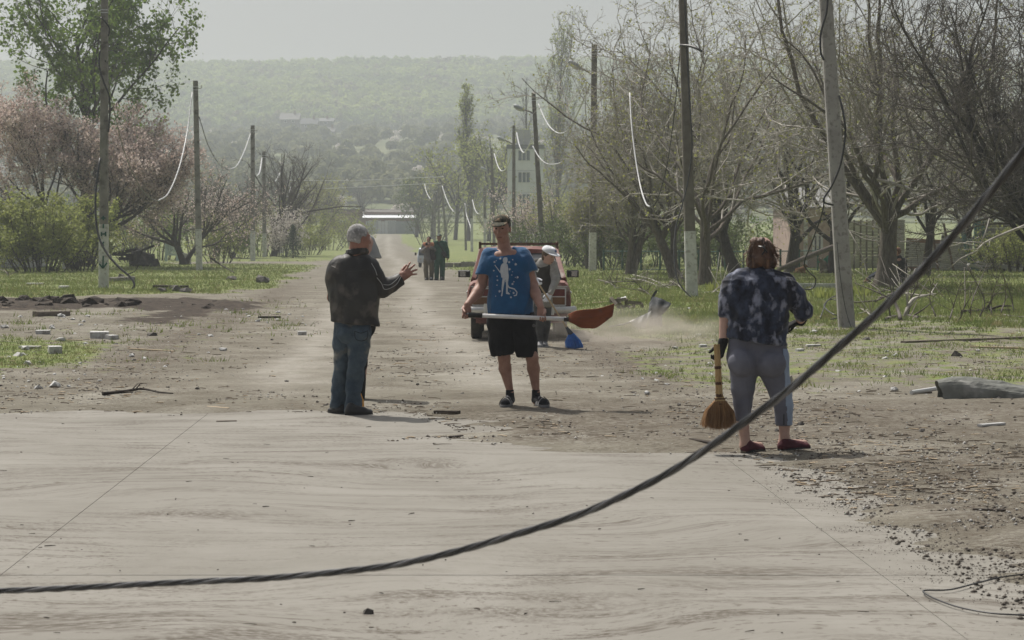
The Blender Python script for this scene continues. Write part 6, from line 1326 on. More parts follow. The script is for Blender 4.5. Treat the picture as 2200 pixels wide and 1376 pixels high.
bb_ = empty('blue_broom', P(1221, 715, 30.9), 'blue bristled broom with a long wooden handle sweeping the road', 'broom')
h0, h1 = P(1143, 588, 31.0), P(1220, 708, 30.9); meshobj('handle', *tube([h0, h1], .013, 8), mat('broom_wood', (.36, .27, .16)), bb_)
d = nrm(h1 - h0); S = Solid(.01); S.limb(h1 - d * .03, h1 + d * .09, .022, .042, (Y_, .6)); solid_obj('collar', S, .008, mat('grey_plastic', (.05, .055, .065), rough=.5), bb_)
r_ = np.random.default_rng(9); n = 420; u = r_.uniform(-1, 1, n); v = r_.uniform(-1, 1, n); c0 = h1 + d * .08; e = c0 + np.stack([u * .04, v * .02, u * .015], -1); L = r_.uniform(.88, 1.05, n)
gq = on(P(1234, 745, 30.8)[0], 30.8); f_ = np.stack([gq[0] + u * .125, gq[1] + v * .06, gq[2] + .012 + .03 * (1 - L) * 6 + np.abs(u) * .02], -1); md = e * .45 + f_ * .55 + np.stack([u * .02 - .0, v * 0, np.abs(u) * .0], -1)
o = meshobj('bristles', *tubes_batch(np.stack([e, md, f_], 1), np.full((n, 3), .0035), 3), mat('blue_bristle', (.02, .12, .42), (.05, .2, .55), 20, .5), bb_); o['kind'] = 'stuff'

# ---------- two men walking up the road
Y0 = 81.7
def walker(label, cx, shirt, trousers, hx, hy, yaw, cap=None, extra=None, hairm=DARKHAIR, sc=1.0):
    root = empty('person', JZ(cx, 0), label, 'person'); A = rot(yaw); S = Solid(.02); q = head(S, J(hx, hy), A, 1.0); S.limb(J(hx, hy + 5), J(hx, hy + 9), .06, .065); S.limb(J(cx, 530), J(cx, 552), .15, .14, (Y_, .6))
    return root, A, S, q
r1_, A, S, q = walker('man in orange-shouldered grey jacket holding up a phone', 921, None, None, 921, 515.5, -.1)
S.chain([J(911, 527), J(907.5, 541), J(916.5, 532, -.32)], (.06, .045, .032)); S.chain([J(931, 527), J(936, 539), J(923, 531, -.32)], (.06, .045, .032)); hand(S, J(917, 531, -.32), (.2, -.2, .9), (.9, .3, 0), (.6, -.3, .3), 1.1, .8); hand(S, J(922.5, 530.5, -.32), (-.2, -.2, .9), (-.9, .3, 0), (-.6, -.3, .3), 1.1, .8)
body = solid_obj('body', S, .012, SKIN, r1_, it=1); S = Solid(.01); S.ball(q(0, -.02, .035), (.083, .097, .095), A).dig(q(0, .09, -.02), (.12, .07, .10), A, .01); solid_obj('hair', S, .012, mat('black_hair', (.012, .011, .010)), r1_)
GJ = mat('grey_work_jacket', (.14, .135, .13), (.19, .18, .175), 8, .9); OR = mat('orange_yoke', (.38, .15, .085), (.45, .19, .11), 8, .9)
S = Solid(.03); S.chain([J(911, 528), J(907.5, 541), J(915, 533, -.28)], (.085, .068, .055)); S.chain([J(931, 528), J(936.5, 539.5), J(924, 532, -.28)], (.085, .068, .055)); S.limb(J(921, 536), J(921.5, 557), .19, .185, (Y_, .65)); S.limb(J(913, 527), J(930, 527), .07, .07); jk = solid_obj('jacket', S, .014, GJ, r1_, (.02, 8, 95))
S = Solid(.03); S.limb(J(912.5, 526, -.01), J(930, 526, -.01), .088, .088); S.limb(J(915, 527, -.02), J(928, 527, -.02), .098, .098); S.cut(J(921, 530), (0, 0, -1)); solid_obj('yoke', S, .014, OR, jk)
meshobj('collar', *tube([J(921, 522.8) + np.array((.085 * math.cos(a), .08 * math.sin(a), 0)) for a in np.linspace(0, 6.28, 12)], .03, 6), GJ, jk)
OL = mat('olive_trousers', (.115, .10, .072), (.165, .145, .105), 6, .9); S = Solid(.012); S.chain([J(915.5, 558), J(915, 580), J(917, 603)], (.098, .085, .075)); S.chain([J(926.5, 558), J(927.5, 580, .05), J(926.5, 603, .08)], (.098, .085, .075)); S.limb(J(917, 555), J(925, 555), .095, .095); solid_obj('trousers', S, .014, OL, r1_, (.02, 8, 96))
for a, b in ((917, 916), (926, 928)): shoe(JZ(a, 0, .08), JZ(b, 0, -.2), .12, .11, SHOEB, r1_)
o = meshobj('phone', *bar(J(916.5, 521, -.42), J(916.5, 527.5, -.42), .085, .012, (0, -1, 0)), PL, origin=J(917, 525, -.42)); tag(o, 'dark phone held up by the man in orange shoulders', 'phone')
bag = empty('shoulder_bag', J(930, 552, -.18), 'dark brown bag slung across the man with the phone', 'bag'); S = Solid(.02); S.limb(J(928, 541, -.2), J(931, 554, -.2), .09, .11, (Y_, .5)); solid_obj('pouch', S, .014, mat('brown_bag', (.025, .02, .02), (.04, .034, .034), 9), bag); meshobj('strap', *tube(spline([J(918, 526, -.16), J(923, 534, -.22), J(927, 543, -.22)], 8), .018, 5), MATS['brown_bag'], bag)
r2_, A, S, q = walker('man in dark green overalls and cap beside the phone holder', 945, None, None, 943.5, 510, -.5)
S.chain([J(935, 522), J(934, 540), J(935, 556)], (.06, .045, .032)); S.chain([J(956.5, 522), J(961, 540), J(962, 555, -.05)], (.06, .045, .032)); hand(S, J(962, 554, -.05), (0, -.1, -1), (-1, 0, 0), (0, -1, -.2), 1.15, .5); hand(S, J(935, 556), (0, 0, -1), (1, 0, 0), (0, -1, -.2), 1.1, .5); body = solid_obj('body', S, .012, SKIN, r2_, it=1)
S = Solid(.01); S.ball(q(0, -.015, .045), (.09, .11, .09), A).cut(q(0, 0, .04), -A[2]).ball(q(0, .10, .05), (.075, .07, .014), A); solid_obj('cap', S, .012, mat('grey_green_cap', (.10, .12, .10), (.16, .18, .15), 12), r2_)
GR = mat('dark_green_cloth', (.026, .075, .052), (.045, .11, .078), 6, .9); S = Solid(.03); S.chain([J(936, 523), J(933.5, 540), J(935, 556)], (.085, .07, .06)); S.chain([J(955.5, 523), J(961, 540), J(962, 553, -.04)], (.085, .072, .06)); S.limb(J(946, 534), J(945, 556), .195, .185, (Y_, .65)); S.limb(J(938, 522), J(953, 522), .07, .07); S.k = .012; S.chain([J(939.5, 556), J(938.5, 580), J(938, 603)], (.105, .09, .085)); S.chain([J(950.5, 556), J(950.5, 580, .06), J(950, 603, .1)], (.105, .09, .085)); S.limb(J(941, 556), J(949, 556), .105, .105); S.dig(J(944, 516, -.1), (.06, .09, .07)); ov = solid_obj('overalls', S, .014, GR, r2_, (.025, 7, 97, (1, 1, .5)))
meshobj('armband', *lathe(J(958, 531), [(.078, -.03), (.084, -.02), (.084, .02), (.078, .03)], 10, (.25, 0, -1)), mat('pale_orange_band', (.45, .30, .20)), ov)
for a, b in ((939, 937.5), (949.5, 951)): shoe(JZ(a, 0, .08), JZ(b, 0, -.2), .13, .11, SHOEB, r2_)
bag = empty('shoulder_bag', J(955, 547, -.18), 'black bag hanging at the side of the man in green', 'bag'); S = Solid(.02); S.limb(J(953, 545, -.17), J(956, 550, -.17), .09, .09, (Y_, .5)); solid_obj('pouch', S, .014, PL, bag); meshobj('strap', *tube(spline([J(940, 521, -.12), J(947, 531, -.18), J(953, 541, -.18)], 8), .022, 5), PL, bag)

# ---------- person sitting against the tree on the right
Y0 = 68.0
st_ = empty('person', JZ(1932, 0), 'dark-clothed person sitting behind the thick tree with legs stretched left', 'person')
A = rot(-.9); S = Solid(.02); q = head(S, J(1928, 541), A, .98); S.limb(J(1929, 549), J(1931, 556), .055, .065); S.limb(J(1932, 562), J(1935, 594), .13, .14); S.chain([J(1930, 598), J(1898, 578), J(1866, 596)], (.09, .06, .04)); S.chain([J(1930, 602), J(1895, 585, -.1), J(1862, 600, -.1)], (.09, .06, .04)); S.chain([J(1940, 560), J(1938, 585), J(1920, 590, -.2)], (.05, .04, .03)); hand(S, J(1920, 590, -.2), (-1, 0, -.2), (0, 0, -1), (0, -1, 0), 1, .6); solid_obj('body', S, .014, SKIN, st_)
S = Solid(.02); S.ball(q(0, -.02, .02), (.10, .11, .11), A).dig(q(0, .10, -.02), (.1, .07, .1), A); solid_obj('hair', S, .014, mat('auburn_hair', (.10, .045, .03), (.17, .085, .06), 20), st_, (.02, 14, 3))
S = Solid(.03); S.chain([J(1931, 555), J(1934, 570), J(1936, 606)], (.10, .20, .21), (Y_, .8)); S.chain([J(1942, 560), J(1940, 585), J(1922, 591, -.2)], (.075, .065, .05)); solid_obj('coat', S, .014, mat('dark_coat', (.014, .013, .013), (.028, .026, .025), 7, .9), st_, (.025, 7, 98))
S = Solid(.03); S.chain([J(1930, 600), J(1898, 579), J(1868, 596)], (.11, .075, .055)); S.chain([J(1930, 604), J(1895, 586, -.1), J(1864, 600, -.1)], (.11, .075, .055)); solid_obj('jeans', S, .014, mat('navy_cloth', (.012, .016, .028), (.022, .028, .045), 8), st_)
for a, dd_ in ((1866, 0), (1862, -.1)): shoe(JZ(a + 4, .04, dd_), JZ(a - 12, .0, dd_), .1, .1, mat('pale_brown_shoe', (.25, .16, .11)), st_)
# ---------- dogs on the right verge
FUR = mat('grey_brown_fur', (.10, .085, .065), (.20, .17, .13), 9, .95, .5, 60, c3=(.42, .40, .36), scale2=3); FUR2 = mat('red_brown_fur', (.13, .065, .03), (.22, .12, .06), 9, .95, .5, 60)
Y0 = 84.0
def fur(parent, S, m, seed): return solid_obj('body', S, .012, m, parent, (.012, 22, seed))
dg = empty('dog', JZ(1766, 0), 'grey-brown dog sitting upright in the grass, head raised', 'dog'); S = Solid(.04)
S.chain([JZ(1771, .14), JZ(1767, .36), JZ(1763, .47)], (.15, .125, .075)); S.ball(JZ(1761, .52), (.07, .075, .065)); S.limb(JZ(1760, .53), JZ(1756.5, .60, -.02), .045, .028)
for s in (-.06, .06): S.chain([JZ(1763, .34, s), JZ(1761, .18, s), JZ(1760.5, .03, s)], (.055, .035, .028), None, .02); S.limb(JZ(1760.5, .025, s), JZ(1758, .02, s), .026, .022)
for s in (-.12, .12): S.limb(JZ(1772, .13, s), JZ(1764, .06, s * 1.2), .085, .04); S.limb(JZ(1764, .035, s * 1.2), JZ(1760, .025, s * 1.2), .03, .025)
for s in (-.05, .05): S.limb(JZ(1764, .56, s), JZ(1767, .63, s * 1.3), .025, .008, None, .01)
S.chain([JZ(1776, .06), JZ(1783, .04, -.05), JZ(1787, .04, -.1)], (.035, .03, .02)); fur(dg, S, FUR, 5)
dg = empty('dog', JZ(1722, 0), 'small red-brown dog lying in the grass beside the hanging wire', 'dog'); S = Solid(.04)
S.chain([JZ(1712, .12), JZ(1720, .14), JZ(1724, .16)], (.10, .11, .10)); S.limb(JZ(1724, .17), JZ(1727, .27), .07, .06); S.ball(JZ(1728, .30), (.075, .07, .065)); S.limb(JZ(1729, .29), JZ(1733, .27, -.03), .04, .028)
for s in (-.05, .06): S.limb(JZ(1726, .34, s), JZ(1726, .40, s * 1.3), .025, .01, None, .01); S.limb(JZ(1723, .06, s * 1.6), JZ(1732, .03, s * 1.6), .04, .028); S.limb(JZ(1712, .08, s * 2), JZ(1718, .03, s * 2.2), .06, .03)
S.chain([JZ(1709, .08), JZ(1703, .05, -.05)], (.03, .015)); fur(dg, S, FUR2, 6)
# ------------------------------------------------------------------ red car seen from behind
YC = 33.4; CXC = P(1115, 700, YC)[0]; zc = gz(CXC, YC)
car = empty('car', (CXC, YC, zc), 'dusty dark red sedan parked behind the man in blue', 'car')
RED = mat('dusty_red_paint', (.165, .062, .052), (.25, .125, .105), 2.2, .6, spec=.3, c3=(.34, .285, .245), scale2=3.5); CHR = mat('dull_chrome', (.42, .42, .41), (.58, .58, .56), 8, .35, metal=.5); GLS = mat('car_glass', (.045, .05, .055), (.10, .11, .115), 2, .12, spec=.6)
C0 = np.array((CXC, YC, zc))
def mirrored(prof): return [(-x, z) for x, z in reversed(prof)] + prof if False else prof
def loft(stations):
    """stations: list of (y, [(x,z)...]) right half from bottom centre to top centre; mirrored"""
    V = []; n = None
    for y, pr in stations:
        full = pr + [(-x, z) for x, z in pr[::-1] if x > 1e-6]; n = len(full); V += [(x, y, z) for x, z in full]
    Fc = [(i * n + k, i * n + (k + 1) % n, (i + 1) * n + (k + 1) % n, (i + 1) * n + k) for i in range(len(stations) - 1) for k in range(n)]
    Fc += [tuple(range(n - 1, -1, -1)), tuple(range((len(stations) - 1) * n, len(stations) * n))]
    return np.array(V) + C0, Fc
def sec(w, top, bot=.30, k=1.0): return [(0, bot), (.60 * w, bot), (.74 * w, bot + .06), (.795 * w, .46), (.80 * w, .62), (.785 * w, .78), (.755 * w, top - .05), (.70 * w, top - .008), (.35 * w, top + .012), (0, top + .018)]
meshobj('body', *loft([(0.02, sec(.955, .865)), (.0, sec(.97, .80)), (.03, sec(.985, .895)), (.12, sec(1.0, .905)), (.9, sec(1.01, .925)), (2.0, sec(1.02, .93)), (3.0, sec(1.01, .92)), (3.7, sec(.99, .89)), (4.0, sec(.96, .84)), (4.05, sec(.93, .80))]), RED, car, smooth=False)
meshobj('trunk_lid', *loft([(.06, [(0, .86), (.60, .86), (.61, .917), (.3, .93), (0, .935)]), (.80, [(0, .86), (.62, .86), (.63, .937), (.3, .95), (0, .955)])]), RED, car)
# cabin: roof, pillars, glass
rf_ = meshobj('roof', *loft([(1.18, [(0, 1.33), (.56, 1.33), (.60, 1.35), (.57, 1.375), (.3, 1.395), (0, 1.40)]), (1.6, [(0, 1.36), (.59, 1.36), (.63, 1.385), (.59, 1.415), (.3, 1.44), (0, 1.445)]), (2.4, [(0, 1.36), (.58, 1.36), (.62, 1.385), (.58, 1.41), (.3, 1.43), (0, 1.435)]), (2.62, [(0, 1.32), (.56, 1.32), (.59, 1.34), (.56, 1.365), (.3, 1.38), (0, 1.385)])]), RED, car, smooth=False)
def cpt(x, y, z): return C0 + np.array((x, y, z))
for s in (-1, 1):
    meshobj('pillar', *bar(cpt(s * .71, .72, .92), cpt(s * .585, 1.22, 1.36), .10, .07, (s, 0, .3)), RED, car)
    meshobj('pillar', *bar(cpt(s * .73, 1.95, .92), cpt(s * .61, 1.95, 1.38), .07, .05, (s, 0, .3)), RED, car); meshobj('pillar', *bar(cpt(s * .73, 3.1, .92), cpt(s * .575, 2.58, 1.34), .06, .05, (s, 0, .3)), RED, car)
    meshobj('drip_rail', *tube([cpt(s * .73, .80, .95), cpt(s * .625, 1.28, 1.375), cpt(s * .64, 1.6, 1.40), cpt(s * .63, 2.4, 1.395)], .008, 5), RED, car)
    meshobj('side_window', [cpt(s * .735, .95, .93), cpt(s * .735, 3.0, .93), cpt(s * .60, 2.6, 1.36), cpt(s * .60, 1.25, 1.36)], [(0, 1, 2, 3)], GLS, car)
    g_ = meshobj('mirror', *bevbar(cpt(s * .98, 2.55, .985), cpt(s * .80, 2.5, .985), .07, .12, .02, (0, 0, 1)), PL, car)
    meshobj('mirror_glass', *box(*(lambda c: (c[0] - .075, c[0] + .075, c[1] - .002, c[1], c[2] - .045, c[2] + .045))(cpt(s * .89, 2.485, .985))), mat('mirror_glass', (.5, .5, .5), rough=.12, metal=.9), g_)
    meshobj('mirror_arm', *tube([cpt(s * .80, 2.52, .94), cpt(s * .86, 2.53, .95)], .012, 5), PL, g_)
meshobj('rear_window', [cpt(-.66, .74, .955), cpt(.66, .74, .955), cpt(.55, 1.2, 1.335), cpt(-.55, 1.2, 1.335)], [(0, 1, 2, 3)], GLS, car)
meshobj('window_seal', *tube([cpt(-.66, .735, .955), cpt(.66, .735, .955), cpt(.55, 1.195, 1.335), cpt(-.55, 1.195, 1.335), cpt(-.66, .735, .955)], .014, 5), PL, car)
meshobj('windscreen', [cpt(-.68, 3.12, .93), cpt(.68, 3.12, .93), cpt(.55, 2.62, 1.34), cpt(-.55, 2.62, 1.34)], [(3, 2, 1, 0)], GLS, car)
# tail lamps, tail panel, bumper
for s in (-1, 1):
    xa_, xb_ = (.26, .71); X = lambda v: s * v
    fr_ = meshobj('tail_light', *join([bar(cpt(X(xa_), -.02, z), cpt(X(xb_), -.02, z), .018, .03) for z in (.545, .80)] + [bar(cpt(X(x), -.022, .545), cpt(X(x), -.022, .80), .018, .03, (0, 1, 0)) for x in (xa_, xb_)]), CHR, car)
    for z0_, z1_, mm in ((.555, .665, mat('amber_lens', (.13, .062, .028), (.17, .085, .04), 9, .3)), (.685, .79, mat('red_lens', (.10, .020, .016), (.15, .04, .03), 9, .3))):
        meshobj('lens', *box(*sorted((CXC + X(xa_ + .012), CXC + X(xb_ - .012))), YC - .035, YC + .01, zc + z0_, zc + z1_), mm, fr_)
    meshobj('lens_strip', *bar(cpt(X(xa_ + .01), -.028, .675), cpt(X(xb_ - .01), -.028, .675), .02, .014), CHR, fr_)
    meshobj('side_trim', *bar(cpt(s * .80, .02, .735), cpt(s * .818, 3.6, .735), .012, .02), CHR, car)
meshobj('tail_trim', *bar(cpt(-.74, -.012, .83), cpt(.74, -.012, .83), .012, .014), CHR, car)
meshobj('number_plate', *box(CXC - .24, CXC + .24, YC - .02, YC - .01, zc + .58, zc + .69), mat('plate_white', (.5, .5, .49)), car)
bp_ = meshobj('bumper', *tube([cpt(x, -.10 + .10 * abs(x / .82) ** 6 + (.25 if abs(x) > .83 else 0), .475) for x in (-.84, -.82, -.78, -.6, -.3, 0, .3, .6, .78, .82, .84)], .055, 8), CHR, car, smooth=True)
for s in (-1, 1): meshobj('overrider', *bevbar(cpt(s * .50, -.16, .40), cpt(s * .50, -.16, .57), .07, .09, .02, (0, -1, 0)), CHR, bp_)
meshobj('valance', *box(CXC - .66, CXC + .66, YC + .03, YC + .12, zc + .27, zc + .40), RED, car)
TYRE = mat('tyre_rubber', (.028, .026, .024), (.07, .062, .055), 8, .9)
for s in (-1, 1):
    for y in (.78, 3.2):
        c = cpt(s * .66, y, .295); w_ = meshobj('wheel', *lathe(c - np.array((s * .03, 0, 0)), [(.02, 0), (.17, 0), (.17, .06), (.02, .065)], 18, (s, 0, 0)), mat('steel_rim', (.3, .3, .3), rough=.5, metal=.5), car)
        meshobj('tyre', *lathe(c - np.array((s * .085, 0, 0)), [(.17, 0), (.27, 0), (.293, .02), (.295, .05), (.295, .12), (.293, .15), (.27, .17), (.17, .17)], 24, (s, 0, 0)), TYRE, w_, smooth=True)
meshobj('axle', *tube([cpt(-.6, .78, .28), cpt(-.15, .78, .28), cpt(0, .78, .28), cpt(.15, .78, .28), cpt(.6, .78, .28)], [.045, .05, .13, .05, .045], 8), RUST, car)
meshobj('fuel_tank', *box(CXC - .62, CXC - .12, YC + .2, YC + .6, zc + .24, zc + .34), RUST, car); meshobj('exhaust', *tube([cpt(.38, -.04, .25), cpt(.38, .3, .25), cpt(.36, 1.4, .24)], .028, 7), RUST, car)
meshobj('tow_hook', *tube(spline([cpt(.42, .02, .27), cpt(.42, -.04, .22), cpt(.42, .02, .19)], 8), .016, 5), RUST, car)
rk = empty('roof_rack', C0 + (0, 1.9, 1.45), 'brown metal roof rack on the red sedan', 'rack')
for y in (1.45, 1.95, 2.4): meshobj('cross_bar', *bar(cpt(-.62, y, 1.475), cpt(.62, y, 1.475), .03, .035), RUST, rk)
for s in (-1, 1):
    meshobj('side_rail', *tube([cpt(s * .62, 1.35, 1.50), cpt(s * .62, 2.5, 1.50)], .014, 6), RUST, rk)
    for y in (1.45, 2.4): meshobj('foot', *bar(cpt(s * .62, y, 1.39), cpt(s * .62, y, 1.50), .03, .03, (0, 1, 0)), RUST, rk)
# small pale vehicle far up the road
Yv = 117.0; vx = P(915, 560, Yv)[0]; V0 = np.array((vx, Yv, gz(vx, Yv)))
van = empty('small_van', V0, 'small pale blue vehicle standing behind the walking men', 'vehicle'); PB = mat('pale_blue_body', (.46, .52, .58), (.56, .61, .66), 3, .5)
def vloft(st): 
    V = []
    for y, w_, z0_, z1_, w2 in st: V += [(-w_, y, z0_), (w_, y, z0_), (w_ * 1.02, y, (z0_ + z1_) / 2), (w2, y, z1_), (-w2, y, z1_), (-w_ * 1.02, y, (z0_ + z1_) / 2)]
    n = 6; k = len(st); Fc = [(i * n + j, i * n + (j + 1) % n, (i + 1) * n + (j + 1) % n, (i + 1) * n + j) for i in range(k - 1) for j in range(n)] + [tuple(range(n - 1, -1, -1)), tuple(range((k - 1) * n, k * n))]; return np.array(V) + V0, Fc
meshobj('body', *vloft([(0, .44, .28, .62, .42), (.12, .46, .26, .98, .38), (.3, .46, .26, 1.04, .36), (1.9, .46, .26, 1.04, .36)]), PB, van)
meshobj('windscreen', [V0 + np.array(p) for p in ((-.39, -.005, .64), (.39, -.005, .64), (.35, .10, .97), (-.35, .10, .97))], [(0, 1, 2, 3)], GLS, van)
for s in (-1, 1):
    meshobj('headlight', *lathe(V0 + np.array((s * .28, .0, .45)), [(.07, 0), (.07, .02), (.02, .03)], 10, (0, -1, 0)), CHR, van); meshobj('mirror', *box(*(lambda c: (c[0] - .05, c[0] + .05, c[1], c[1] + .04, c[2] - .07, c[2] + .07))(V0 + np.array((s * .55, .05, .72)))), PL, van)
    for y in (.3, 1.6): meshobj('wheel', *lathe(V0 + np.array((s * .36 - .05, y, .2)), [(.1, 0), (.2, .02), (.2, .1), (.1, .12)], 12, (1, 0, 0)), TYRE, van)
meshobj('bumper', *box(vx - .45, vx + .45, Yv - .05, Yv - .003, V0[2] + .24, V0[2] + .33), STEEL, van)

# ------------------------------------------------------------------ wreckage and litter
SHEET = mat('grey_sheet_metal', (.11, .115, .12), (.18, .185, .19), 3, .65, .3, 9, metal=.1, c3=(.10, .095, .09), scale2=5)
WSHEET = mat('pale_sheet_metal', (.42, .42, .41), (.54, .54, .53), 4, .45, .2, 9)
def crumple(name, outline_top, outline_bot, Y, bulge, m, label, seed, nu=18, nv=9, amp=.03, cat='sheet metal', parent=None):
    r = np.random.default_rng(seed); a, b = spline([P(x, y, Y + d) for x, y, d in outline_top], nu), spline([P(x, y, Y + d) for x, y, d in outline_bot], nu); V = []
    for i in range(nu):
        for k in range(nv):
            v = k / (nv - 1); c = a[i] * (1 - v) + b[i] * v; V.append(c + np.array((0, -1, .15)) * bulge * math.sin(v * math.pi) * (.6 + .4 * math.sin(i * .9)))
    V = np.array(V); V = V + np.stack([fbm(V * 6, 3, seed), fbm(V * 6 + 7, 3, seed + 1) * 1.5, fbm(V * 6 + 13, 3, seed + 2)], -1) * amp; n0 = len(V); V = np.concatenate([V, V + (0, .006, 0)]); Q = []
    for i in range(nu - 1):
        for k in range(nv - 1): q_ = i * nv + k; Q.append((q_, q_ + 1, q_ + nv + 1, q_ + nv)); Q.append((n0 + q_ + nv, n0 + q_ + nv + 1, n0 + q_ + 1, n0 + q_))
    o = meshobj(name, V, Q, m, parent, origin=None if parent else V[0])
    if not parent: tag(o, label, cat)
    return o
ms = empty('torn_sheet', G(1400, 712), 'torn grey and white roof sheet standing twisted in the dust', 'sheet metal')
SHD = mat('dark_sheet_metal', (.045, .05, .055), (.095, .10, .105), 3, .7, .3, 9, spec=.2)
crumple('dark_fold', [(1394, 652, .1), (1404, 638, 0), (1422, 641, -.1), (1441, 651, -.15)], [(1393, 678, -.1), (1404, 684, -.2), (1418, 680, -.25), (1433, 669, -.15)], 37.6, .06, SHD, '', 3, amp=.03, parent=ms)
crumple('dark_tip', [(1397, 652, .1), (1399, 640, .1), (1407, 625, .1)], [(1404, 652, .1), (1405, 640, .1), (1413, 624, .1)], 37.6, .01, SHD, '', 4, nu=8, nv=4, amp=.005, parent=ms)
crumple('dark_skirt', [(1396, 670, -.05), (1408, 673, -.1), (1421, 668, 0)], [(1390, 711, -.1), (1406, 714, -.15), (1424, 707, .0)], 37.7, .06, SHEET, '', 5, amp=.02, parent=ms)
crumple('pale_fold', [(1399, 667, -.3), (1380, 678, -.35), (1352, 691, -.4)], [(1392, 692, -.35), (1379, 712, -.45), (1352, 693, -.4)], 37.5, .04, WSHEET, '', 7, amp=.015, parent=ms)
crumple('trailing_strip', [(1356, 690, -.3), (1335, 696, -.3), (1308, 701, -.3)], [(1356, 694, -.3), (1335, 700, -.3), (1306, 704, -.3)], 37.5, .02, SHEET, '', 9, amp=.015, parent=ms)
# rolled sheet on the right
rt = empty('rolled_sheet', G(2100, 862), 'half-rolled grey-green roofing sheet lying at the right edge', 'roofing sheet'); SHG = mat('grey_green_sheet', (.145, .15, .135), (.215, .22, .20), 4, .8, .3, 14, c3=(.27, .27, .25), scale2=6)
V = []; nu, nv = 30, 17; Yr = 21.3
for i in range(nu):
    u = i / (nu - 1); px = 2016 + 250 * u; c = on(P(px, 860, Yr)[0], Yr + .15 * u, .0); rr = .105 * (1 - .45 * smooth(.45, .8, u)) * (1 + .12 * math.sin(u * 9)); w_ = .13
    for k in range(nv):
        a = math.pi * (1.12 * k / (nv - 1) - .06); V.append(c + np.array((.02 * math.sin(k + i * .7), -math.cos(a) * w_, max(math.sin(a), 0) * rr * (1.75 + .28 * math.sin(3 * a + 2.5 * u) + .12 * math.sin(7 * a)) + .006)))
V = np.array(V); V = V + np.stack([0 * V[:, 0], fbm(V * 7, 3, 3), fbm(V * 7 + 5, 3, 4)], -1) * .022; V[:, 2] = np.maximum(V[:, 2], gz(V[0, 0], Yr) + .01); n0 = len(V); V = np.concatenate([V, V - (0, 0, .006)]); Q = []
for i in range(nu - 1):
    for k in range(nv - 1): q_ = i * nv + k; Q.append((q_, q_ + nv, q_ + nv + 1, q_ + 1)); Q.append((n0 + q_ + 1, n0 + q_ + nv + 1, n0 + q_ + nv, n0 + q_))
meshobj('sheet', V, Q, SHG, rt)
a_, b_ = G(1958, 850), G(2030, 845); o = meshobj('plastic_pipe', *tube([a_ + (0, 0, .03), b_ + (0, .1, .05)], .022, 9), mat('pale_pipe', (.52, .53, .52), (.6, .6, .6), 4, .5), origin=a_); tag(o, 'short white pipe sticking out of the rolled sheet', 'pipe')
# planks, beams
WOODG = mat('weathered_plank', (.12, .10, .08), (.21, .18, .145), 4, .9, .4, 20, stretch=(1, 4, 6)); WOODL = mat('fresh_plank', (.36, .28, .19), (.46, .37, .26), 5, .85, stretch=(1, 4, 6)); BURNT = mat('burnt_wood', (.02, .016, .013), (.06, .048, .038), 6, .95, .5, 20)
def plank(x0, y0, x1, y1, w, h, m, label, name='plank', za=0.0, zb=0.0):
    a, b = G(x0, y0), G(x1, y1); a[2] += h / 2 + za; b[2] += h / 2 + zb; o = meshobj(name, *bevbar(a, b, w, h, min(w, h) * .15), m, origin=a); tag(o, label, 'plank' if 'plank' in name or 'beam' in name else 'stick'); return o
for args in (((75, 681, 146, 679, .18, .10, WOODG, 'grey beam lying below the churned soil on the left')), ((0, 663, 62, 665, .05, .03, WOODL, 'pale lath lying in front of the churned soil')),
             ((232, 606, 284, 603, .22, .14, CONC_G, 'broken concrete post piece beside the lettered pole', 'broken_beam')), ((334, 618, 400, 621, .30, .10, BURNT, 'charred plank lying on the left grass', 'burnt_plank')),
             ((186, 660, 284, 652, .06, .05, WOODG, 'thin dark batten along the churned soil')), ((120, 732, 178, 733, .03, .02, WOODL, 'thin pale batten near the lower left grass')), ((275, 751, 375, 757, .03, .02, WOODL, 'long thin lath on the dirt left of the older man')),
             ((555, 684, 603, 684, .10, .04, BURNT, 'short dark board on the road left of the older man')), ((870, 731, 922, 733, .04, .015, WOODL, 'pale lath on the road between the two men')), ((850, 782, 876, 783, .03, .012, WOODL, 'short pale strip on the road between the two men')),
             ((1240, 657, 1372, 645, .05, .04, WOODL, 'long pale pole lying behind the shovel blade', 'long_plank')), ((1958, 848, 1999, 846, .05, .02, WOODG, 'short grey board left of the white pipe')), ((2105, 917, 2155, 913, .06, .02, WSHEET, 'pale strip below the rolled sheet', 'metal_plank')),
             ((465, 908, 508, 907, .03, .015, WOODG, 'short brown stick on the swept concrete', 'stick')), ((445, 876, 492, 880, .04, .015, WOODL, 'pale wooden splinter at the edge of the concrete', 'splinter')), ((935, 889, 986, 890, .05, .03, BURNT, 'dark wood piece right of the feet of the older man', 'burnt_stick')), ((970, 943, 990, 940, .05, .02, BURNT, 'dark chip at the edge of the swept concrete', 'burnt_stick')),
             ((1940, 738, 2230, 727, .10, .035, WOODG, 'long dark beam lying along the right verge', 'beam')), ((2085, 748, 2230, 752, .04, .03, WOODL, 'pale stick lying near the long dark beam', 'stick')), ((2090, 1098, 2160, 1100, .03, .015, BURNT, 'dark stick in the swept gravel at the right', 'stick')), ((1485, 950, 1528, 958, .05, .03, BURNT, 'dark stick before the feet of the woman', 'stick'))):  # beam entry: dark strip added for the low ridge and its kerb shadow
    plank(*args)
a, b = P(1672, 580, 72), P(1812, 523, 74); o = meshobj('fallen_log', *tube(spline([a, (a + b) / 2 + (0, 0, .03), b], 8), [.07, .075, .08, .085, .085, .09, .09, .1], 8), BARK, smooth=True, origin=a); tag(o, 'fallen trunk propped diagonally behind the woman', 'log')
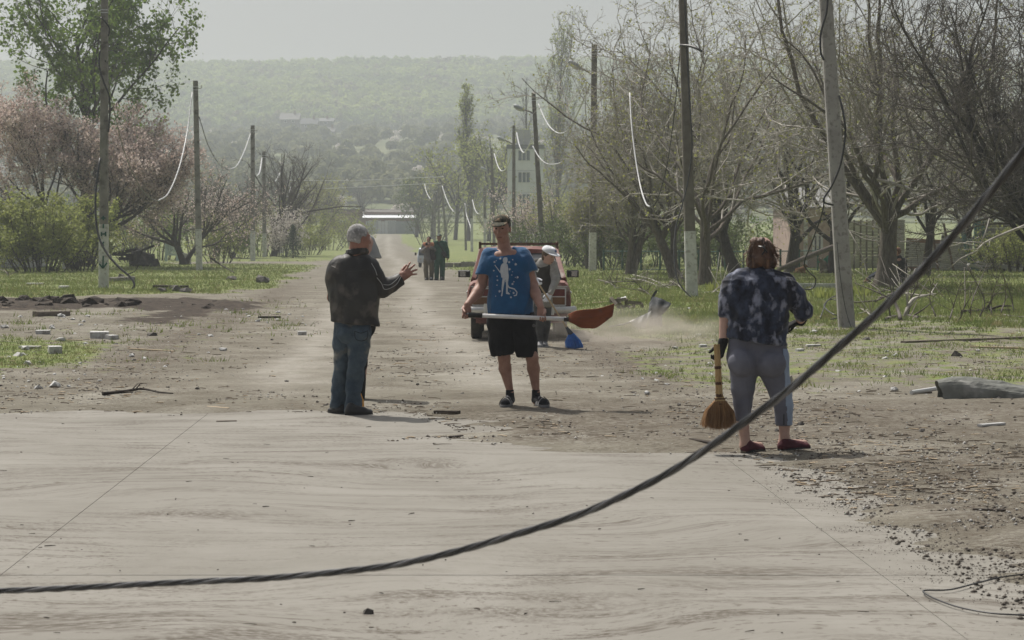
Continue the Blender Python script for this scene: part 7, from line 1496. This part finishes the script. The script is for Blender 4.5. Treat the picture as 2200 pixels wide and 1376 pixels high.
crumple('green_rag', [(1757, 562, 0), (1768, 558, 0), (1780, 548, 0)], [(1764, 572, 0), (1773, 578, 0), (1778, 566, 0)], 86.5, .1, mat('green_cloth', (.02, .17, .10), (.04, .24, .15), 6, .9), 'bright green rag hanging behind the sitting dog', 12, cat='cloth')
# broken wooden crate frame
cr = empty('broken_crate', G(1345, 664), 'broken wooden crate lying on the grass before the fence', 'crate'); Yk = float(G(1345, 664)[1])
for x0, y0, x1, y1 in ((1310, 648, 1345, 643), (1345, 643, 1346, 660), (1325, 660, 1343, 659), (1329, 640, 1331, 652), (1312, 640, 1325, 655), (1347, 650, 1378, 652), (1362, 652, 1360, 664), (1378, 653, 1380, 663), (1325, 646, 1340, 664), (1350, 658, 1358, 662)): meshobj('slat', *bar(P(x0, y0, Yk), P(x1, y1, Yk + rnd.uniform(-.2, .2)), .07, .025, (.2, -1, .1)), WOODG, cr)
crumple('tin_lid', [(1318, 643, 0), (1345, 637, 0)], [(1320, 648, -.2), (1347, 642, -.2)], 52, .02, WSHEET, 'pale tin lid on the broken crate', 14, nu=6, nv=4)
# branches on the ground
def branch(pts, r0, label, seed, twigs=8, m=TWIG_D, lift=0.02, tl=.5, group=None, name='fallen_branch'):
    q = []
    for p_ in pts:
        g_ = G(p_[0], p_[1] + (p_[2] if len(p_) > 2 else 0)) if len(p_) < 4 else None
        if len(p_) > 2: g_ = P(p_[0], p_[1], float(G(p_[0], p_[1] + p_[2])[1]))
        g_[2] += lift if len(p_) < 3 else 0; q.append(g_)
    path_ = spline(q, 16); r = np.random.default_rng(seed); parts = [tube(path_, np.linspace(r0, r0 * .3, 16), 6)]
    for k in range(twigs):
        i = r.integers(3, 15); p0 = path_[i]; d = nrm(nrm(path_[i] - path_[i - 1]) + r.standard_normal(3) * .7 + np.array((0, 0, .5))); L = tl * (.4 + r.random()); pp = [p0, p0 + d * L * .5 + .04 * r.standard_normal(3), p0 + d * L + .07 * r.standard_normal(3)]
        for z_ in pp: z_[2] = max(z_[2], gz(z_[0], z_[1]) + .01)
        parts.append(tube(pp, [r0 * .4, r0 * .3, r0 * .15], 4))
    o = meshobj(name, *join(parts), m, smooth=True, origin=q[0]); tag(o, label, 'branch', group); return o
branch([(455, 556, 30), (475, 570, 15), (505, 588)], .05, 'bare stick standing askew on the grass right of the second pole', 1, 2, BURNT)
branch([(1905, 690), (1920, 684), (1950, 682), (1975, 684)], .05, 'thick broken branch base lying on the right grass', 2, 6)
branch([(1945, 684), (1948, 668, 16), (1960, 645, 38), (1985, 636, 44), (2010, 632, 44)], .045, 'arched grey branch rising from the right grass', 3, 7, TWIG, tl=.7)
branch([(1935, 690), (1930, 668, 20), (1918, 645, 42), (1895, 638, 46), (1880, 650, 34)], .04, 'hooped dark branch left of the arched grey branch', 4, 7, TWIG_D, tl=.6)
branch([(1950, 680), (1958, 640, 40), (1975, 610, 70)], .025, 'upright twig between the arched branches', 5, 6, TWIG_D, tl=.5)
branch([(2070, 675), (2110, 672), (2190, 668)], .07, 'dark rotten log lying at the right', 6, 4, BURNT)
branch([(2155, 680), (2190, 684), (2260, 686)], .03, 'thin branch lying right of the rotten log', 7, 4)
bush = empty('bare_bush', G(2100, 686), 'thin leafless bush of upright twigs at the right', 'bush')
for k, (x, y) in enumerate(((2040, 690), (2062, 690), (2085, 684), (2105, 684), (2130, 680), (2150, 676), (2178, 672), (2010, 682))):
    o = branch([(x, y), (x + rnd.uniform(-14, 14), y - 40, 40), (x + rnd.uniform(-45, 45), y - rnd.uniform(80, 125), 110)], .016, None, 20 + k, 7, TWIG_D, tl=.5, name='stem'); del o['category']
    o.location = o.location - bush.location; o.parent = bush
branch([(2215, 480, 190), (2120, 520, 150), (2095, 549, 120)], .035, 'broken branch tip hanging down by the teal door', 9, 9, TWIG, tl=.6)
for k, (x0, y0, x1, y1, lab) in enumerate(((1285, 603, 1330, 624, 'short bare stick left of the brush heap'), (1345, 600, 1420, 618, 'long twiggy branch crossing the brush heap'), (1300, 610, 1390, 612, 'thin branch at the front of the brush heap'), (1360, 592, 1440, 622, 'forked branch behind the brush heap'), (1420, 620, 1475, 614, 'dark thick branch beside the whitewashed pole'), (1440, 606, 1470, 628, 'stubby branch at the whitewashed pole'), (1370, 622, 1400, 640, 'twig bent forward on the grass'), (1530, 632, 1555, 620, 'root clump right of the whitewashed pole'), (1870, 632, 1985, 622, 'fallen bough below the thick tree'), (1985, 640, 1900, 634, 'short bough below the thick tree'), (0, 580, 22, 598, 'dark stick at the left edge by the bush'), (1840, 660, 1880, 690, 'thin twig right of the near pole'))):
    branch([(x0, y0), ((x0 + x1) / 2, (y0 + y1) / 2 - 6, 8), (x1, y1)], .025, lab, 40 + k, 14, TWIG if k % 2 else TWIG_D, tl=.9)
branch([(222, 851), (270, 845), (305, 840), (340, 847), (372, 850)], .02, 'crooked brown twig on the dirt at the left', 60, 3, BURNT, tl=.1)
gcable([(1762, 690, .05), (1780, 672, .25), (1810, 676, .2), (1798, 690, .1), (1770, 682, .22), (1800, 668, .3), (1818, 686, .1), (1785, 693, .05)], .012, BLACK, 'tangle of dark wire left of the foot of the near pole')
# churned soil clods
SOIL = mat('dark_soil', (.022, .017, .013), (.06, .047, .036), 10, .95, .6, 30)
r = np.random.default_rng(70)
for k in range(46):
    x = r.uniform(-10, 290) if k < 34 else r.uniform(370, 480); y = 646 + r.uniform(0, 18) + (0 if k < 34 else 6); c = G(x, y); s_ = r.uniform(.12, .5) if k < 34 else r.uniform(.06, .25); V, Fc = rocklump(c, s_, 500 + k, .55)
    o = meshobj('soil_clod', V, Fc, SOIL, origin=c); tag(o, 'dark clod of turned soil in the bank on the left' if k < 34 else 'dark clod of soil beside the road on the left', 'soil clod', 'clods of the left bank' if k < 34 else 'clods beside the road')
# rubble: larger pieces singled out, the rest in groups
WR = mat('white_rubble', (.40, .40, .39), (.55, .55, .54), 5, .9, .5, 20, c3=(.28, .26, .24), scale2=8); DR = mat('dark_rubble', (.06, .055, .05), (.13, .12, .11), 8, .9, .5, 20)
def stone(x, y, s_, m, label, seed, group=None, name='rubble_chunk', flat=.6):
    c = G(x, y); V, Fc = rocklump(c, s_, seed, flat); o = meshobj(name, V, Fc, m, origin=c); tag(o, label, 'rubble', group)
def block(x, y, w, d, h, m, label, rz=.2, name='rubble_block'):
    c = G(x, y); V, Fc = box(-w / 2, w / 2, -d / 2, d / 2, 0, h); V = V * (1 + .06 * np.sin(np.arange(24).reshape(8, 3) * 1.7)); ca, sa = math.cos(rz), math.sin(rz); V = np.stack([V[:, 0] * ca - V[:, 1] * sa, V[:, 0] * sa + V[:, 1] * ca, V[:, 2]], -1) + c; o = meshobj(name, V, Fc, m, origin=c); tag(o, label, 'rubble')
block(214, 728, .28, .2, .11, WR, 'largest white block on the dirt at the left'); block(240, 730, .16, .14, .07, WR, 'smaller pale block touching the largest white block', .8); block(118, 760, .17, .14, .10, WR, 'white block on the left grass patch', .4); block(649, 720, .14, .1, .06, WR, 'pale brick end on the road left of the older man'); block(93, 718, .22, .14, .06, WR, 'flat white piece above the left grass patch', .1); block(65, 750, .3, .1, .04, WR, 'flat grey shard on the left grass patch', -.2)
block(1510, 748, .10, .07, .05, WR, 'white block left of the woman on the verge', .3); block(1505, 722, .13, .08, .03, WR, 'flat white shard on the grass left of the woman', .1); block(1718, 758, .10, .07, .05, WR, 'white block right of the hip of the woman', .5); block(1748, 745, .2, .1, .03, WR, 'flat pale shard left of the near pole', .2); block(75, 612, .5, .3, .05, WR, 'flat pale slab on the far left grass', .1); block(138, 622, .3, .2, .1, WR, 'white lump on the grass left of the lettered pole', .4)
stone(789, 1322, .065, DR, 'black lump lying alone on the front concrete', 3, flat=.8, name='black_lump'); stone(327, 722, .16, DR, 'dark clod on the dirt left of centre', 4); stone(248, 742, .1, DR, 'dark lump below the largest white block', 5); stone(698, 874, .06, DR, 'small dark stone left of the shoe of the older man', 6); stone(2055, 767, .14, DR, 'dark conical stone on the right verge', 7, flat=1.0); stone(1862, 732, .14, DR, 'dark lump beside the near right pole', 8)
for k, (x, y, s_) in enumerate(((345, 628, .35), (372, 625, .4), (380, 627, .35), (398, 629, .4), (497, 602, .4), (563, 608, .6), (262, 598, .4))): stone(x, y, s_, DR, 'dark clod lying on the left grass', 80 + k, 'clods on the left grass')
r = np.random.default_rng(71)
def scatter(n, x0, x1, y0, y1, s0, s1, m, label, group, seed):
    for k in range(n):
        x, y = r.uniform(x0, x1), r.uniform(y0, y1); stone(x, y, s0 + (s1 - s0) * r.random() ** 2.5, m, label, seed + k, group)
scatter(42, 0, 190, 680, 840, .03, .18, WR, 'small white rubble chunk on the left grass patch and its edge', 'white rubble on the left patch', 1000)
scatter(40, 120, 480, 655, 820, .03, .15, WR, 'small white rubble chunk on the dirt left of the older man', 'white rubble on the left dirt', 1100)
scatter(26, 480, 660, 655, 700, .04, .15, WR, 'pale rubble chunk along the left edge of the road', 'pale rubble at the road edge', 1200)
scatter(60, 1290, 2200, 735, 850, .025, .10, WR, 'small white rubble chunk on the worn right verge', 'white rubble on the right verge', 1300)
scatter(22, 1450, 2200, 660, 735, .03, .12, WR, 'white rubble chunk in the right grass', 'white rubble in the right grass', 1400)
scatter(40, 1290, 2200, 740, 960, .025, .08, DR, 'small dark stone on the worn right verge', 'dark stones on the right verge', 1500)
scatter(30, 100, 1000, 700, 860, .025, .07, DR, 'small dark stone on the dirt road', 'dark stones on the road', 1600)
# twigs, chips, gravel: litter nobody could count
def litter(name, n, xs, ys, L0, L1, r0, m, label, seed, dens=None, aniso=1.0):
    r = np.random.default_rng(seed); px = r.uniform(*xs, n); t = r.random(n); py = ys[0] + (ys[1] - ys[0]) * t; d = 1.6 * F / (py - HOR); X = (px - CX) / F * d; Yq = d; u = X + .0606 * Yq
    k = np.ones(n, bool) if dens is None else dens(X, Yq, u, r); X, Yq = X[k], Yq[k]; n = len(X); Z = relief(X, Yq) + np.where(sdist(X, Yq, CONC) < 0, .012, .012); a = r.normal(0, .5 * aniso, n) + math.pi * (r.random(n) < .5); L = L0 + (L1 - L0) * r.random(n) ** 2
    c = np.stack([X, Yq, Z], -1); dv = np.stack([np.cos(a), np.sin(a), r.normal(0, .04, n)], -1) * L[:, None] / 2; st = np.stack([c - dv, c + dv * .1 + np.stack([0 * X, r.normal(0, .08, n) * L, .02 * L], -1), c + dv], 1)
    o = meshobj(name, *tubes_batch(st, (r0 * (.6 + .8 * r.random((n, 1)))) * np.array((1, 1, .5)), 4), m); tag(o, label, 'litter', kind='stuff')
dirt_d = lambda X, Y, u, r: (sdist(X, Y, CONC) > -.15) & (r.random(len(X)) < .12 + .45 * smooth(-2.5, -3.5, u) * (Y < 56) + .8 * (fbm(np.stack([X * .9, Y * .5, X * 0], -1), 4, 77) > .02) + .6 * np.exp(-((np.abs(u - .1) - 2.9) / .6) ** 2) - .5 * np.exp(-((np.abs(u - .15) - .9) / .3) ** 2))
litter('twig_litter', 4200, (-80, 2280), (640, 1080), .03, .16, .0036, mat('brown_twig', (.06, .047, .036), (.16, .125, .09), 3, .9), 'dark twigs and chips strewn over the dirt', 201, dirt_d)
litter('chip_litter', 2200, (-80, 2280), (640, 1100), .02, .10, .0045, WOODL, 'pale chips strewn over the dirt', 202, dirt_d)
litter('swept_litter', 130, (-80, 2280), (890, 1376), .008, .06, .0022, BURNT, 'few twigs left on the swept concrete', 203, lambda X, Y, u, r: sdist(X, Y, CONC) < 0)
def gravel(name, n, size, m, label, seed, dens, ys=(640, 1376)):
    r = np.random.default_rng(seed); px = r.uniform(-80, 2280, n); py = ys[0] + (ys[1] - ys[0]) * r.random(n); d = 1.6 * F / (py - HOR); X = (px - CX) / F * d; u = X + .0606 * d; k = dens(X, d, u, r); X, d = X[k], d[k]; n = len(X)
    s_ = size * (.4 + 1.2 * r.random(n) ** 3); Z = relief(X, d) + np.where(sdist(X, d, CONC) < 0, .009, .010); base = nrm(np.array([(1, 1, 1), (1, -1, -1), (-1, 1, -1), (-1, -1, 1)], float)); base = np.array([(1, 0, 0), (-1, 0, 0), (0, 1, 0), (0, -1, 0), (0, 0, .8), (0, 0, -.4)], float); fc = np.array([(0, 2, 4), (2, 1, 4), (1, 3, 4), (3, 0, 4), (2, 0, 5), (1, 2, 5), (3, 1, 5), (0, 3, 5)])
    V = base[None] * (.6 + .7 * r.random((n, 6, 1))) * s_[:, None, None] + np.stack([X, d, Z], -1)[:, None]; Q = (fc[None] + 6 * np.arange(n)[:, None, None]).reshape(-1, 3); o = meshobj(name, V.reshape(-1, 3), Q, m); tag(o, label, 'gravel', kind='stuff')
gravel('dark_gravel', 34000, .011, mat('gravel_dark', (.075, .065, .055), (.16, .14, .12), 30, .95), 'dark crumbs of gravel over the dirt road', 301, dirt_d)
gravel('pale_gravel', 13000, .010, mat('gravel_pale', (.30, .29, .27), (.42, .41, .39), 30, .95), 'pale grit over the dirt road', 302, dirt_d, (640, 1150))
edge_d = lambda X, Y, u, r: (X > .9) & (Y < 17.5) & (sdist(X, Y, CONC) > -.45) & (fbm(np.stack([X * .9, Y * 2.6, X * 0], -1), 4, 79) + .25 * r.standard_normal(len(X)) * .5 - .25 * np.clip(-sdist(X, Y, CONC) * 2, 0, 1) > .06)
gravel('swept_gravel', 110000, .0034, MATS['gravel_dark'], 'gravel swept along the right edge of the concrete', 303, edge_d, (950, 1376))
# ------------------------------------------------------------------ grass blades
def grass_blades(n, ys, seed, h0, h1, name, label, m, thr=.35, xs=(-100, 2300), w=.010):
    r = np.random.default_rng(seed); px = r.uniform(*xs, n); py = ys[0] + (ys[1] - ys[0]) * r.random(n); d = 1.6 * F / (py - HOR) * (1 + .02 * r.standard_normal(n)); X = (px - CX) / F * d; g_, s_ = cover(X, d); clump = vnoise(np.stack([X * 1.3, d * 1.3, X * 0], -1), 91) * .5 + vnoise(np.stack([X * 4, d * 4, X * 0], -1), 92) * .4
    k = (g_ + .5 * clump > thr + .5 * r.random(n) * .6) & (s_ < .4) & (sdist(X, d, CONC) > .4); X, d, g_, clump = X[k], d[k], g_[k], clump[k]; n = len(X); Z = relief(X, d); h = (h0 + (h1 - h0) * r.random(n) ** 2) * (1 + .6 * clump); a = r.random(n) * 6.28; ww = w * (.6 + .8 * r.random(n)) * np.maximum(1, d / 45); b = np.stack([X, d, Z], -1); s = np.stack([np.cos(a), np.sin(a) * .4, 0 * a], -1) * ww[:, None]; t = b + np.stack([r.normal(0, .45, n) * h, r.normal(0, .45, n) * h, h], -1)
    V = np.stack([b - s, b + s, t], 1).reshape(-1, 3); o = meshobj(name, V, np.arange(len(V)).reshape(-1, 3), m); tag(o, label, 'grass', kind='stuff')
GRS = mat('grass_blade', (.10, .14, .04), (.21, .24, .085), .8, .7, trans=.45, lo=.3, hi=.7, c3=(.24, .21, .11), scale2=2.5)
grass_blades(260000, (566, 735), 401, .03, .10, 'verge_grass', 'short green grass on both verges', GRS)
grass_blades(90000, (715, 860), 402, .02, .07, 'worn_grass', 'thin worn grass near the road', GRS, .40, w=.006)
grass_blades(25000, (580, 700), 403, .10, .22, 'tall_grass', 'taller tufts in the verges', GRS, .75)
# iris clumps by the right pole
for k, (x, y) in enumerate(((1762, 640), (1775, 642), (1830, 636), (1845, 636), (1858, 638), (1700, 640), (1530, 628))):
    c = G(x, y); r = np.random.default_rng(600 + k); st = []
    for i in range(26):
        p0 = c + np.array((r.normal(0, .12), r.normal(0, .1), 0)); h = r.uniform(.15, .32); t = p0 + np.array((r.normal(0, .08), r.normal(0, .05), h)); st.append((p0, t))
    V = np.concatenate([np.array([p0 - (.016, 0, 0), p0 + (.016, 0, 0), (p0 + t) / 2 + (.018, 0, 0), t, (p0 + t) / 2 - (.014, 0, 0)]) for p0, t in st]); o = meshobj('leaf_clump', V, [tuple(range(5 * i, 5 * i + 5)) for i in range(26)], LEAF_Y, origin=c); tag(o, 'tuft of broad upright leaves in the right verge', 'plant', 'leaf tufts in the right verge')
# dust raised by the broom
dc = G(1395, 742); dust = empty('dust', dc); 
t = (1 + 5 ** .5) / 2
import bmesh as _bm
bm = _bm.new(); _bm.ops.create_icosphere(bm, subdivisions=4, radius=1.0); me = bpy.data.meshes.new('dust'); bm.to_mesh(me); bm.free(); bpy.data.objects.remove(dust)
dust = bpy.data.objects.new('dust', me); COL.objects.link(dust); dust.location = (float(dc[0]) - .15, float(dc[1]) + .6, .22); dust.scale = (1.6, 1.8, .42); tag(dust, 'pale cloud of dust raised by the blue broom', 'dust', kind='stuff')
dm = bpy.data.materials.new('dust'); dm.use_nodes = True; n_, l_ = dm.node_tree.nodes, dm.node_tree.links; n_.remove(n_['Principled BSDF']); pv = n_.new('ShaderNodeVolumePrincipled'); pv.inputs['Color'].default_value = (.80, .74, .66, 1); tc = n_.new('ShaderNodeTexCoord'); nz = n_.new('ShaderNodeTexNoise'); nz.inputs['Scale'].default_value = 2.4; nz.inputs['Detail'].default_value = 4; ln = n_.new('ShaderNodeVectorMath'); ln.operation = 'LENGTH'; mr = n_.new('ShaderNodeMapRange'); mr.inputs[1].default_value = 1.0; mr.inputs[2].default_value = .25; mr.inputs[3].default_value = 0; mr.inputs[4].default_value = 1; mr2 = n_.new('ShaderNodeMapRange'); mr2.inputs[1].default_value = .38; mr2.inputs[2].default_value = .68; mu = n_.new('ShaderNodeMath'); mu.operation = 'MULTIPLY'; mu2 = n_.new('ShaderNodeMath'); mu2.operation = 'MULTIPLY'; mu2.inputs[1].default_value = 1.15
l_.new(tc.outputs['Object'], nz.inputs['Vector']); l_.new(tc.outputs['Object'], ln.inputs[0]); l_.new(ln.outputs['Value'], mr.inputs[0]); l_.new(nz.outputs['Fac'], mr2.inputs[0]); l_.new(mr.outputs[0], mu.inputs[0]); l_.new(mr2.outputs[0], mu.inputs[1]); l_.new(mu.outputs[0], mu2.inputs[0]); l_.new(mu2.outputs[0], pv.inputs['Density']); l_.new(pv.outputs[0], n_['Material Output'].inputs['Volume']); me.materials.append(dm)
# ------------------------------------------------------------------ air
V, Fc = box(-900, 900, -90, 1750, -1.5, 125)
haze = meshobj('haze', V, Fc, None); tag(haze, 'thin dusty spring haze', kind='stuff')
hm = bpy.data.materials.new('haze'); hm.use_nodes = True; hn = hm.node_tree.nodes; hn.remove(hn['Principled BSDF'])
pv = hn.new('ShaderNodeVolumePrincipled'); pv.inputs['Color'].default_value = (0.85, 0.91, 0.97, 1); pv.inputs['Density'].default_value = 0.0006; pv.inputs['Anisotropy'].default_value = 0.25
hm.node_tree.links.new(pv.outputs[0], hn['Material Output'].inputs['Volume'])
haze.data.materials.append(hm)
